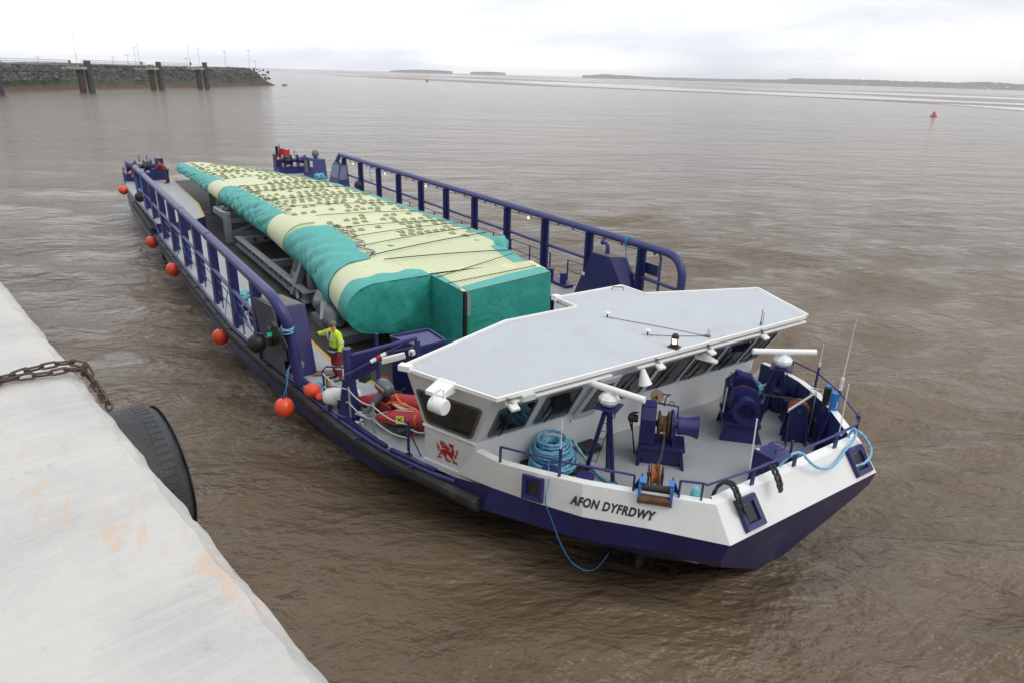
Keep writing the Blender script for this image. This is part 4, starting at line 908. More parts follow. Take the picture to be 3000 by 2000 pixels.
def loft(rows):
    mb = MB(); n = len(rows[0]); vs = [p for r in rows for p in r]
    mb.add(vs, [(i * n + k, i * n + k + 1, (i + 1) * n + k + 1, (i + 1) * n + k) for i in range(len(rows) - 1) for k in range(n - 1)]); return mb
xs = list(np.linspace(-32.55, 2.1, 110)); rows = []
for x in xs:
    a, b = section(x); yt = interp(YT, x); rows.append([(x, yt, interp(ZB, x) + .1), (x, yt, ZTOP - .3)] + a + b + [(x, yt, interp(ZB, x) + .1)])
skin_o = loft(rows).build('wing_skin', primer, WG, smooth=35)
bx = [(2.1, -.75), (4.4, -.74), (3.72, 3.16), (3.3, 3.35), (2.1, 3.55)]
MB().prism([(x, y, -.1) for x, y in bx], (0, 0, ZTOP + .1)).build('root_box', primer, WG)
# fine span-wise stringer lines on the bare root skin
mb = MB()
for i in range(30):
    y = 4.3 - i * .19; x1 = 4.38 - (y + .74) * .17 - .5 if y > -.7 else 2.0 - max(0, -.7 - y) * .9
    x0 = -3.2 - .5 * math.sin(i * .7) - max(0, 1.2 - y) * .0
    if y < -1.2: x0 = max(x0, -.4 - (y + 1.2) * .2)
    pp = [(x, min(y, interp(YT, x) - .25 if x < 3.2 else 3.1), top_z(min(x, 2.1), y) + .004 if x < 2.1 else ZTOP + .006) for x in np.linspace(x0, x1, 12)]
    if x1 > x0 + .5: mb.tube(pp, .006, 4)
mb.build('stringer_line', mat('shaded_primer', (.57, .605, .36), .6), WG)['kind'] = 'stuff'
# covers
def fold(x, a, seed, amp): return amp * (1.1 * mnoise.noise(Vector((x * 1.5 + a * .22, a * .13, seed))) + .75 * (1 - 2 * abs(mnoise.noise(Vector((x * 1.9 - a * .30, a * .12, seed + 9))))) + .3 * mnoise.noise(Vector((x * 4.6 + a * .5, a * .3, seed + 4))))
def cover(x0, x1, x0n, x1n, seed, name='leading_edge_cover', m=teal_lt, ragged=.22):
    rows = []; n = int((x1 - x0) / .12); rng = random.Random(seed)
    for i in range(n + 1):
        t = i / n; xc = x0 + (x1 - x0) * t; xn_ = x0n + (x1n - x0n) * t; row = []
        ex = ragged * mnoise.noise(Vector((xc * 1.1, seed, 0))) + .10 * mnoise.noise(Vector((xc * 4, seed, 5)))
        for k in range(26):
            v = k / 25; x = xc + (xn_ - xc) * min(1, v * 1.5)
            a, b = section(x, nT=1, nL=14); ring = a[1:] + b[:6]
            f = v * (len(ring) - 1); j = min(int(f), len(ring) - 2); p = Vector(ring[j]).lerp(Vector(ring[j + 1]), f - j)
            yn = interp(YN, x); c = Vector((x, yn + 1.2, interp(ZN, x) - .1)); nn = (p - c); nn.x = 0; nn.normalize()
            e = min(t, 1 - t) * 12; o = .03 + fold(x, f, seed, .085) * min(1, .3 + e) + .05 * min(1, e)
            if k == 0: p = p + Vector((0, -ex * .0 + ex, 0)); o = .015
            if k == 25: o -= .03; p.z -= .05 + .06 * mnoise.noise(Vector((x * 2, 1, seed)))
            row.append(tuple(p + nn * o))
        rows.append(row)
    return loft(rows).build(name, m, WG, smooth=179)
cover(-32.6, -22.7, -32.6, -22.9, 1); cover(-20.3, -10.4, -20.2, -11.0, 2); cover(-7.2, -.8, -7.8, -.0, 3)
MB().ball((-32.5, -2.3, 1.55), .3, 12, 8, (1.0, 3.2, .8)).build('tip_cover', teal_lt, WG, smooth=179)
# trailing edge cover band
rows = []
for x in np.linspace(-32.5, 3.2, 200):
    yt = interp(YT, x); wv = .03 * mnoise.noise(Vector((x * 1.2, 0, 3))); wd2 = .36 + .1 * mnoise.noise(Vector((x * .6, 2, 0))) + (.25 if x > -1 else 0)
    zt = top_z(min(x, 2.1), yt); rows.append([(x, yt - wd2, top_z(min(x, 2.1), yt - wd2) + .012), (x, yt - wd2 * .5, zt + .055 + wv), (x, yt + .02, zt + .02 + wv), (x, yt + .09, zt - .12), (x, yt + .07 + wv, zt - .6), (x, yt + .05, zt - 1.1)])
loft(rows).build('trailing_edge_cover', teal_lt, WG, smooth=60)
rows = []
for i in range(15):
    t = i / 14; row = []
    for k in range(12): a = k / 11 * math.pi * 1.2 - .2; r = (.30 * math.sin(math.pi * min(1, t * 1.1 + .05)) + .05) * (1 + .25 * mnoise.noise(Vector((t * 5, a * 2, 0)))); row.append((-2.0 + 1.7 * t, interp(YT, -2.0 + 1.7 * t) - .02 + r * math.cos(a), 1.62 + r * math.sin(a)))
    rows.append(row)
loft(rows).build('cover_roll', teal_lt, WG, smooth=179)
# green drape over the root: D-shaped end face, side face and front face
def hang(top, zb, name, seed, m=teal, amp=.07, gather=True, out=None, lip=.0):
    P = resample([Vector(p) for p in top], .10); rows = []; L_ = len(P)
    for i, p in enumerate(P):
        d = (P[min(i + 1, L_ - 1)] - P[max(i - 1, 0)]).normalized(); nn = Vector((d.y, -d.x, 0)).normalized()
        if nn.dot(CAM - p) < 0: nn = -nn
        row = []; b = zb(i / (L_ - 1)) if callable(zb) else zb
        for k in range(22):
            v = k / 21; f = amp * v ** .6 * (mnoise.noise(Vector((i * .16, v * .8, seed))) + .5 * math.sin(i * .5 + 2 * mnoise.noise(Vector((i * .05, v, seed + 3)))) * v + .35 * mnoise.noise(Vector((i * .5, v * 3, seed + 6))))
            row.append(tuple(p + nn * (.015 + f + .05 * v) + V(0, 0, (b - p.z) * v)))
        rows.append(row)
    return loft(rows).build(name, m, WG, smooth=179)
zt = ZTOP + .02
# end face: outline of the nose section at x = 2.1
a, b = section(2.1, nT=6, nL=10); nose = [p for p in a if p[1] < -.74] + b
ctr = Vector((2.1, -1.9, .75)); rows = []
outl = [(2.1, -.75, ZTOP + .01)] + nose + [(2.1, -2.2, -.08), (2.1, -1.4, -.12), (2.1, -.75, -.14), (2.1, -.74, .8), (2.1, -.75, ZTOP + .01)]
outl = resample(outl, .12)
for q in outl:
    row = []
    for k in range(14):
        v = k / 13; p = ctr.lerp(q, v); f = .11 * mnoise.noise(Vector((p.y * 1.3, p.z * .6, 4))) + .06 * mnoise.noise(Vector((p.y * 3, p.z * 1.2, 8))) + .05 * math.sin(p.y * 7 + p.z) * max(0, 1 - p.z)
        row.append((2.1 + .16 + f * (1 - v * .3) + .03 - .10 * v ** 4, p.y, p.z))
    rows.append(row)
loft(rows).build('root_end_cover', teal, WG, smooth=179)
rows = []
for q in outl:
    if q.y < -.8 and (q.z > .1 or q.y < -3.4): rows.append([(2.24, q.y, q.z), (2.1, q.y + (-.03 if q.y < -3 else 0), q.z + .045), (1.6, q.y + (-.05 if q.y < -3 else 0) + .02, q.z + .045), (1.35 + .1 * math.sin(q.y * 6), q.y + .02, q.z + .015)])
loft(rows).build('root_cover_edge', teal_lt, WG, smooth=60)
hang([(2.12, -.78, zt), (4.42, -.78, zt)], -.55, 'side_drape', 5, amp=.06)
hang([(4.45, -.60, zt - .03), (3.78, 3.22, zt - .03)], -.7, 'front_drape', 6, amp=.09)
MB().quad((3.9, -.55, zt + .004), (4.45, -.6, zt + .004), (3.8, 3.2, zt + .006), (3.1, 3.28, zt + .006), (3.35, 1.6, zt + .006)).build('front_cover_band', teal_lt, WG)
MB().quad((2.2, -.5, zt + .004), (2.12, -.8, zt + .004), (4.1, -.78, zt + .004), (4.05, -.62, zt + .004)).build('side_cover_band', teal_lt, WG)
mb = MB(); mb.box((4.40, -.70, .7), (.10, .09, 2.2)); mb.build('corner_pole', darkmetal, WG); MB().box((4.47, -.60, .45), (.05, .13, 1.1)).build('corner_tape', mat('green_tape', (.02, .28, .10), .5), WG)
MB().box((4.47, -.60, 1.35), (.05, .13, .7)).build('corner_board', galv, WG)
# fastener pads standing on the top skin
pm = None; rng = random.Random(11); cnt = 0
pb = MB().box((0, 0, .006), (.33, .27, .010)); nd = len(pb.f); pb.box((0, 0, .036), (.26, .21, .05)); ne = len(pb.f); pb.ring((0, .0, .068), .045, .012, (0, 0, 1), 8, 4); pb.box((0, 0, .07), (.04, .04, .03)); pfm = [1] * nd + [0] * (ne - nd) + [1] * (len(pb.f) - ne); pad_dark = mat('pad_shade_and_ring', (.17, .175, .085), .7)  # wider dark plate paints the shade under each pad; the ring shares its colour
x = -31.4; row_i = 0
while x < -.9 and cnt < 296:
    yt, ys = interp(YT, x) - .55, interp(YS, x) + .22; y = yt - (.15 if row_i % 2 else 0)
    while y > ys and cnt < 296:
        skip = rng.random() < (.22 if x < -12 else .40) or (x > -5.5 and (y < .3 or x > -3.5 and y < 2.2 + (x + 3.5)))
        if -24 < x < -20.5 and y < -.2: skip = True
        if -10.5 < x < -8.6 and y < .6: skip = True
        if not skip:
            xx = x - .22 * (y - 1) + rng.uniform(-.03, .03)
            if -32 < xx < 1.2 and interp(YS, xx) + .15 < y < interp(YT, xx) - .45:
                M = Matrix.Translation((xx + 15, y, top_z(xx, y) + .002)) @ Matrix.Rotation(rng.uniform(-.06, .06) - .2, 4, 'Z')
                if pm is None: pm = pb.build('fastener_pad', pad_mat, None, mats=[pad_dark], fmat=pfm); pm.parent = WG; pm.matrix_local = M
                else: inst(pm, 'fastener_pad', WG, M)
                cnt += 1
        y -= .50 if row_i % 3 else .44
    x += .80 if row_i % 2 else .62; row_i += 1
# straps
for i, (x0, x1, yl) in enumerate([(-26.4, -26.9, -2.9), (-19.6, -20.5, -2.9), (-17.3, -18.2, -2.7), (-14.4, -15.2, -2.8), (-12.5, -11.6, -2.7), (-9.3, -9.0, -1.0), (-6.2, -6.4, -1.3), (-4.3, -5.6, -1.2), (-2.6, -4.4, -1.5), (-1.0, -3.2, -1.7), (-.2, .1, -1.5)]):
    pts = []
    for k in range(24):
        t = k / 23; xx = x0 + (x1 - x0) * t + .12 * math.sin(t * 3.1); y = yl + (interp(YT, xx) + .02 - yl) * t
        z_ = top_z(xx, y) + .075; sh = interp(YN, xx) + (ZTOP - interp(ZN, xx)) * 1.25
        if y < sh: z_ -= (1 - math.sqrt(max(0, 1 - ((sh - y) / (sh - interp(YN, xx))) ** 2))) * (ZTOP - interp(ZN, xx))
        pts.append((xx, y, z_))
    MB().tube(pts, .016 if i < 9 else .02, 5).build('strap', dark_strap, WG)
for pa, pb_ in (((2.6, -.80), (1.0, 3.45)), ((3.4, -.80), (2.95, 3.15))):
    pts = [(pa[0] + (pb_[0] - pa[0]) * t - .25 * math.sin(t * math.pi) * 0, pa[1] + (pb_[1] - pa[1]) * t, ZTOP + .045) for t in np.linspace(0, 1, 14)]
    MB().tube(pts, .014, 5).build('strap', dark_strap, WG)
for x, sgn in ((-17.0, 1), (-14.0, 1), (-4.9, 1), (-2.3, 1)):
    pts = [Vector(p) + V(0, -.10, .02) for p in (section(x, nT=1, nL=12)[0][3:] + section(x)[1][:3])]; MB().tube(pts, .016, 5).build('strap', dark_strap, WG)
# laced seam of dark ties along the cover edge
mb = MB(); rng = random.Random(5)
for x in np.concatenate([np.arange(-31.5, -23, .42), np.arange(-20, -10.6, .40), np.arange(-7, -.9, .22)]):
    y = interp(YS, x) + rng.uniform(-.03, .22); z_ = top_z(x, y) + .05; mb.tube([(x, y - .12, z_), (x + rng.uniform(-.15, .15), y + rng.uniform(.05, .28), z_ + .03), (x + rng.uniform(-.1, .2), y + rng.uniform(.1, .3), z_ - .01)], .014, 4)
mb.build('lacing', dark_strap, WG)['kind'] = 'stuff'
for c, sz in (((-4.6, 1.1), (.5, .16)), ((-2.3, -.3), (.4, .2)), ((-2.0, 3.55), (.35, .12))): MB().box((c[0], c[1], top_z(*c) + .006), (sz[0] * .6, sz[1], .008), .4).build('blue_tape', rope_deep, WG)
MB().box((-7.35, -1.1, ZTOP - .02), (.35, .35, .05), .3).build('paper_sheet', whiteplas, WG)
mb = MB(); mb.tube([(-.02 + .02 * k, -3.45 + .14 * k, 1.36 + .06 * k) for k in range(9)], .02, 4); mb.build('red_marking', redpaint, WG)
# rib face at the end of the second bare sleeve
for xr, xl in ((-20.15, -22.75), (-7.75, -10.7)):
    rows = []
    for x in (xl, xl + .03, xr - .03, xr):
        a, b = section(x, nT=1, nL=16); o = .0 if x in (xl, xr) else .11; ring = a[3:] + b
        c = Vector((x, interp(YN, x) + 1.3, interp(ZN, x) - .1)); rows.append([tuple(Vector(p) + ((Vector(p) - c) * Vector((0, 1, 1))).normalized() * o) for p in ring])
    loft(rows).build('nose_fairing', primer, WG, smooth=40)
    q = rows[-2]; MB().quad(*[Vector(p) + V(.02, 0, 0) for p in q]).build('nose_rib', mat('rib_primer%d' % int(abs(xr)), (.42, .46, .25), .6), WG)
    if xr > -10:
        c = V(xr + .06, interp(YN, xr) + .42, interp(ZN, xr) - .05); MB().beam(c + V(0, -.12, .18), c + V(0, .12, -.18), .02, .03).beam(c + V(0, .12, .18), c + V(0, -.12, -.18), .02, .03).build('red_cross_mark', redpaint, WG)

# ------------------------------------------------------------------ cradle and trailer under the wing
CR = thing('wing_cradle', 'grey steel transport cradle of posts and beams under the wing', 'cradle', (-10, -2, WELL))
for y in (-3.35, 1.9):
    mb = MB(); z0, z1 = -.52, -.12
    mb.box((-9.7, y, z1), (11.8, .34, .05)).box((-9.7, y, z0), (11.8, .34, .05)).box((-9.7, y, (z0 + z1) / 2), (11.8, .05, .4)); mb.build('side_beam', steel, CR)
    if y < 0:
        mb = MB()
        for x in np.arange(-14.6, -4.6, .78): mb.box((x, y - .03, -.32), (.42, .02, .2))
        mb.build('beam_slot', darkmetal, CR)['kind'] = 'stuff'
for x in (-15.3, -9.8, -4.1): MB().box((x, -.7, -.3), (.3, 5.4, .34)).build('cross_beam', steel, CR)
t = MB().box((-14.6, -1.4, -.12), (.10, 3.4, .34)).build('pierced_beam', steel, CR)
mb = MB()
for k in range(5): mb.cyl((-14.5, -2.7 + k * .55, -.12), (-14.54, -2.7 + k * .55, -.12), .085, 12)
mb.build('lightening_hole', darkmetal, t)['kind'] = 'stuff'
def trestle(x, ys, zt_, lean=0):
    for i, y in enumerate(ys):
        MB().box((x, y, (zt_ - .75) / 2 + .0), (.42, .36, zt_ + .75)).build('post', steel, CR, bevel=.02)
    MB().box((x, (ys[0] + ys[-1]) / 2, .42), (.22, abs(ys[-1] - ys[0]), .24)).build('top_rail', steel, CR)
    MB().box((x, (ys[0] + ys[-1]) / 2, -.38), (.26, abs(ys[-1] - ys[0]), .3)).build('bottom_rail', steel, CR)
    m = (ys[0] + ys[-1]) / 2
    MB().beam((x, ys[0] + .2, -.25), (x, m - .3, .35), .14, .14, (1, 0, 0)).build('brace', steel, CR); MB().beam((x, ys[-1] - .2, -.25), (x, m + .3, .35), .14, .14, (1, 0, 0)).build('brace', steel, CR)
    MB().box((x, m, .02), (.16, .16, .6)).build('mid_post', steel, CR)
trestle(-17.3, (-3.45, 1.6), .95); trestle(-25.5, (-2.6, 1.2), 1.1)
MB().beam((-17.3, -3.5, .7), (-18.6, -3.75, .9), .24, .3).beam((-18.6, -3.75, .9), (-18.2, -3.4, 1.05), .2, .2).build('outrigger', steel, CR)
MB().box((-17.6, -3.1, 1.0), (.7, .7, .12)).cyl((-17.6, -3.1, .9), (-17.6, -3.1, 1.12), .2, 12).build('support_pad', darkmetal, CR)
MB().beam((-6.5, -3.3, -.5), (-6.3, -2.9, .75), .2, .26).build('raking_post', steel, CR); MB().beam((-5.3, -3.5, -.55), (-5.5, -2.9, .8), .18, .3).build('raking_post', steel, CR)
MB().beam((-6.4, -3.1, .15), (-4.4, -3.6, -.5), .12, .16).build('brace', steel, CR)
MB().cyl((-5.1, -2.75, -.45), (-5.1, -2.75, .45), .2, 16).cyl((-5.1, -2.75, .45), (-5.1, -2.75, .75), .1, 12).build('jack_cylinder', steel, CR, smooth=50)
MB().box((-4.0, -1.5, -.5), (1.3, 3.4, .14)).build('base_plate', steel, CR); MB().box((-2.9, -2.9, -.1), (.5, .45, .62), .3).build('bracket_box', steel, CR, bevel=.02)
for y in (.3, 1.6): MB().box((-3.9, y, .1), (.3, .3, 1.4)).build('post', steel, CR)
TR = thing('flatbed_trailer', 'low dark multi-wheel trailer carrying the wing cradle', 'trailer', (-8, 0, WELL))
MB().box((-8.4, -.6, -.62), (21, 3.2, .2)).build('trailer_bed', darkmetal, TR)
whl = MB().lathe([(.05, -.10), (.17, -.10), (.19, -.06), (.19, .06), (.17, .10), (.05, .10)], (0, 0, 0), (0, 1, 0), 14); src = None
for x in np.arange(-18, 2.2, 1.45):
    for y in (-2.0, -1.4, .3, .9):
        M = Matrix.Translation((x + 8, y, .19))
        if src is None: src = whl.build('trailer_wheel', rubber, None, smooth=40); src.parent = TR; src.matrix_local = M
        else: inst(src, 'trailer_wheel', TR, M)
# fitting wrapped in clear plastic at the near end of the cradle
def blob(c, sc, seed, amp=.25, n=26):
    mb = MB().ball(c, 1, n, n // 2, sc); C_ = Vector(c)
    mb.v = [tuple(C_ + (Vector(v) - C_) * (1 + amp * mnoise.noise(Vector(v) * 2.3 + Vector((seed, 0, 0))) + amp * .5 * mnoise.noise(Vector(v) * 6))) for v in mb.v]; return mb
wrap = mat('cloudy_plastic_wrap', (.22, .245, .25), .22, var=.35, vscale=3, bump=.5, bscale=6)
o = thing('wrapped_fitting', 'grey fitting bundled in shiny cloudy plastic under the wing root', 'bundle', (-1.7, -3.4, WELL))
blob((-2.3, -3.15, -.1), (.75, .45, .5), 1).build('wrap', wrap, o, smooth=70); blob((-1.1, -3.3, -.35), (.8, .42, .5), 2).build('wrap', wrap, o, smooth=70)
MB().beam((-1.5, -3.45, .25), (-1.0, -3.7, -.3), .25, .04).build('stiff_sheet', galv, o); MB().box((-1.2, -2.9, -.72), (3.2, 1.4, .3)).build('skid', steel, o)

# navy housing just forward of the cargo well
H_ = thing('deck_housing', 'low navy deck housing with flat top beside the man in yellow', 'housing', (6.0, -3.2, 0))
mb = MB(); mb.hexa([(5.45, -3.8, -.5), (6.55, -3.45, -.5), (6.5, -2.6, -.5), (5.5, -2.6, -.5)], [(5.45, -3.8, 1.16), (6.55, -3.45, 1.16), (6.5, -2.6, 1.16), (5.5, -2.6, 1.16)]); mb.build('housing_body', navy, H_)
mb = MB()
for a, b in (((5.45, -3.83), (6.6, -3.47)), ((6.58, -3.47), (6.53, -2.58)), ((6.53, -2.58), (5.48, -2.58)), ((5.45, -2.58), (5.43, -3.83))): mb.beam((*a, 1.18), (*b, 1.18), .04, .07)
mb.build('housing_rim', navy_rail, H_); MB().quad((5.47, -3.78, 1.164), (6.53, -3.44, 1.164), (6.48, -2.62, 1.164), (5.52, -2.62, 1.164)).build('housing_top', navy_rail, H_)
HB = thing('deck_handrail', 'navy two-bar handrail running aft of the wheelhouse from the housing', 'handrail', (7.8, 0, 0))
MB().tube([(6.55, -2.55, 1.2), (7.9, -1.2, 1.25), (8.0, 1.0, 1.25)], .03, 8).tube([(7.9, -1.2, .65), (8.0, 1.0, .65)], .02, 6).build('bar', navy_rail, HB)
for p in ((7.9, -1.2), (8.0, 1.0)): MB().cyl((*p, 0), (*p, 1.25), .03, 8).build('upright', navy_rail, HB)
# ------------------------------------------------------------------ foredeck machinery
def winch(c, mir_, label, extras):
    """anchor winch: local x = axis of the drums, local y = towards the chain; mir_ flips it"""
    t = thing('anchor_winch', label, 'winch', c, 'anchor winches on the foredeck'); U = Vector((.70, .714 * mir_, 0)); W_ = Vector((.714, -.70 * mir_, 0)); C_ = Vector(c)
    fb = 1.0 if mir_ > 0 else 1.32
    def q(a, b, z): return C_ + U * a * (1 if mir_ > 0 else 1.06) + W_ * b * fb + V(0, 0, z * .93)
    def bx(mb, a0, a1, b0, b1, z0, z1, ta=0, tb=0):
        return mb.hexa([q(a0, b0, z0), q(a1, b0, z0), q(a1, b1, z0), q(a0, b1, z0)], [q(a0 + ta, b0 + tb, z1), q(a1 - ta, b0 + tb, z1), q(a1 - ta, b1 - tb, z1), q(a0 + ta, b1 - tb, z1)])
    for a0, a1, sl in ((-.52, -.45, -.1), (.38, .45, .12)):
        MB().hexa([q(a0 + sl * .6, -.36, 0), q(a1 + sl * .6, -.36, 0), q(a1 + sl * .6, .42, 0), q(a0 + sl * .6, .42, 0)], [q(a0, -.3, .46), q(a1, -.3, .46), q(a1, .3, .46), q(a0, .3, .46)]).build('pedestal_plate', navy, t)
    bx(MB(), -.48, .42, -.24, -.18, .02, .46).build('pedestal_plate', navy, t); bx(MB(), -.48, .42, .2, .26, .02, .46).build('pedestal_plate', navy, t)
    bx(MB(), -.56, .50, -.34, .36, .46, .55).build('bed_plate', navy, t, bevel=.01)
    mb = MB(); prof = [(-.30, .55), (.30, .55), (.32, 1.25), (.18, 1.52), (-.12, 1.56), (-.30, 1.30)]
    mb.prism([q(-.56, b, z) for b, z in prof], U * .34); mb.build('gear_case', navy, t, bevel=.02)
    MB().prism([q(-.53, -.10, 1.57), q(-.53, .16, 1.53), q(-.25, .16, 1.53), q(-.25, -.10, 1.57)], (0, 0, .02)).build('case_lid', navy_rail, t)
    AX = 1.03
    MB().cyl(q(-.22, .02, AX), q(.55, .02, AX), .07, 12).build('shaft', darkmetal, t, smooth=50)
    MB().lathe([(.12, 0), (.30, .0), (.32, .03), (.20, .07), (.18, .13), (.20, .19), (.32, .23), (.30, .26), (.12, .26)], q(-.16, .02, AX), U, 24).build('chain_wheel', rust, t, smooth=40)
    MB().lathe([(.33 * (1 if mir_ > 0 else 1.15), 0), (.355 * (1 if mir_ > 0 else 1.15), .02), (.355 * (1 if mir_ > 0 else 1.15), .05), (.33, .07)], q(.12, .02, AX), U, 28).build('brake_drum', navy, t, smooth=40)
    MB().prism([q(.2, -.26, .55), q(.2, .30, .55), q(.2, .18, 1.12), q(.2, .02, 1.26), q(.2, -.12, 1.14)], U * .05).build('bearing_plate', navy, t)
    e0 = .28 if mir_ > 0 else .30
    ds = 1.0 if mir_ > 0 else 1.2
    MB().lathe([(r_ * ds, h_) for r_, h_ in [(.06, 0), (.20, .0), (.215, .05), (.20, .12), (.215, .30), (.26, .44), (.275, .47), (.25, .48), (.17, .46), (.15, .30), (.02, .28)]], q(e0, .02, AX), U, 32).build('warping_drum', navy_rail if mir_ > 0 else navy, t, smooth=45)
    MB().tube([q(-.2, -.25, 1.45), q(.28, -.22, 1.42), q(.28, -.22, 1.1)], .025, 8).build('brake_arm', navy_rail, t)
    MB().tube([q(-.05, -.2, 1.40), q(-.03, -.24, 1.62), q(.06, -.30, 1.70)], .016, 6).tube([q(-.12, -.26, 1.70), q(.08, -.22, 1.72)], .016, 6).build('brake_handle', navy_rail, t)
    MB().ring(q(.12, -.26, 1.47), .05, .012, W_, 12, 5).build('turn_ring', rust, t)
    MB().lathe([(.09, 0), (.1, .2), (.04, .24)], q(-.62, .02, 1.1), -U, 14).build('hydraulic_motor', darkmetal, t, smooth=50)
    mb = MB()
    for k in range(3): mb.tube(spline([q(-.62 - .04 * k, .02, 1.28), q(-.74 - .05 * k, -.05, 1.1), q(-.70, -.1 - .05 * k, .5), q(-.62, -.12 - .04 * k, .0)], 6), .014, 6)
    mb.build('hydraulic_hose', rubber, t)['kind'] = 'stuff'
    return t, q
w1, q1 = winch((13.22, -.42, 0), 1, 'navy anchor winch nearer the ship name with chain running down to the roller', None)
w2, q2 = winch((13.26, 2.26, 0), -1, 'navy anchor winch whose big drum mouth faces the camera', None)
MB().tube([q2(.05, -.3, 1.35), q2(.3, -.34, .72)], .022, 8).build('screw_rod', galv, w2)
MB().lathe([(.11, 0), (.12, .12), (.1, .2), (.03, .22)], q2(-.72, -.05, 1.28), (0, 0, 1), 14).build('control_head', galv, w2, smooth=50); MB().box(q2(-.72, -.05, 1.50), (.16, .1, .03)).build('control_label', light_blue, w2)
def small_link(): return link_mesh(.048, .023, .0095)
def sheave(c, ang, label, side):
    t = thing('chain_sheave', label, 'pulley', c, 'chain sheave stands inside the bulwark'); C_ = Vector(c); D_ = V(math.cos(ang), math.sin(ang), 0); S_ = V(-D_.y, D_.x, 0); h = .86 if side > 0 else .62
    for sg in (-1, 1):
        o = C_ + S_ * .13 * sg; pl = [o - D_ * .30, o + D_ * .30] + [o + V(0, 0, h) + D_ * .2 * math.cos(a) + V(0, 0, .2 * math.sin(a)) for a in np.linspace(0, math.pi, 9)]
        MB().prism(pl, S_ * .03 * sg).build('cheek_plate', navy, t, bevel=.006)
        for sd in (-1, 1):
            if side > 0: MB().prism([o + D_ * .2 * sd, o + D_ * .2 * sd + V(0, 0, .75), o + D_ * .22 * sd + S_ * sg * .32], D_ * .025 * sd).build('gusset', navy, t)
    MB().lathe([(.08, -.10), (.24, -.10), (.245, -.075), (.18, -.03), (.18, .03), (.245, .075), (.24, .10), (.08, .10)], C_ + V(0, 0, h), S_, 28).build('sheave_wheel', rust_orange, t, smooth=40)
    MB().cyl(C_ + V(0, 0, h) - S_ * .18, C_ + V(0, 0, h) + S_ * .18, .04, 10).build('pin', rust, t)
    return t
sheave((14.25, 3.2, 0), math.atan2(.7, .71), 'navy plate stand with rusty chain wheel under the lattice aerial', 1)
sheave((14.34, -1.78, 0), math.atan2(-.7, .71), 'low chain wheel with orange rusty rims behind the blue roller brackets', 0)
chain('anchor_chain', 'rusty anchor chain from the nearer winch down to the orange sheave', [q1(-.03, .25, 1.25), q1(-.03, .42, 1.12), q1(-.03, .75, 1.0), Vector((14.22, -1.55, .88)), Vector((14.34, -1.78, .83)), Vector((14.58, -1.91, .66)), Vector((14.65, -2.0, .35))], link_mesh(.040, .019, .0078), .064, cat='chain')
chain('anchor_chain', 'dark anchor chain stretched from the far winch to the tall sheave stand', [q2(-.03, .25, 1.24), q2(-.03, .6, 1.18), Vector((14.05, 3.0, 1.12)), Vector((14.27, 3.22, 1.07)), Vector((14.45, 3.4, .9)), Vector((14.5, 3.46, .5))], link_mesh(.040, .019, .0078), .064, cat='chain')
# hawse pipe beside the tall sheave
t = thing('hawse_pipe', 'squat dark olive hawse pipe beside the tall sheave stand', 'pipe', (14.62, 3.62, 0)); MB().lathe([(.22, 0), (.22, .03), (.13, .05), (.13, .55), (.15, .6), (.12, .62)], (14.62, 3.62, 0), (0, 0, 1), 18).build('pipe_body', mat('olive_grime', (.055, .055, .03), .6, var=.4, vscale=6), t, smooth=40); MB().ring((14.62, 3.62, .03), .2, .03, n=20, m=6).build('foot_ring', navy, t, smooth=60)
# roller fairlead on the bulwark
t = thing('roller_fairlead', 'rusty roller fairlead with bright blue brackets on the starboard bulwark', 'roller', (14.95, -2.75, 1.05))
uB = (tS[5] - tS[4]).normalized(); nB = V(uB.y, -uB.x, 0).normalized(); nB = nB if nB.dot(V(1, -1, 0)) > 0 else -nB; cR = tS[4].lerp(tS[5], .27) + V(0, 0, .02)
for sg in (-1, 1):
    o = cR + uB * .27 * sg; MB().prism([o - nB * .22 + V(0, 0, -.1), o + nB * .12 + V(0, 0, -.16), o + nB * .10 + V(0, 0, .22), o - nB * .06 + V(0, 0, .30), o - nB * .16 + V(0, 0, .18)], uB * .05 * sg).build('bracket', light_blue, t, bevel=.01)
    MB().beam(o + V(0, 0, .28) - nB * .12, o + V(0, 0, .28) + nB * .10, .10, .04).build('bracket_ear', light_blue, t, bevel=.01)
    MB().prism([o - nB * .25 + V(0, 0, .3), o - nB * .25 + V(0, 0, -.5), o + uB * .28 * sg - nB * .1 + V(0, 0, -.2)], nB * .04).build('wing_plate', navy, t)
MB().cyl(cR - uB * .26 + V(0, 0, .14), cR + uB * .26 + V(0, 0, .14), .075, 16).build('upper_roller', darkmetal, t, smooth=50); MB().cyl(cR - uB * .30 + nB * .05 + V(0, 0, -.08), cR + uB * .30 + nB * .05 + V(0, 0, -.08), .09, 16).build('lower_roller', rust, t, smooth=50)
MB().box(cR - V(0, 0, .2) - nB * .04, (.7, .12, .22), math.atan2(uB.y, uB.x)).build('sill_block', rust, t)
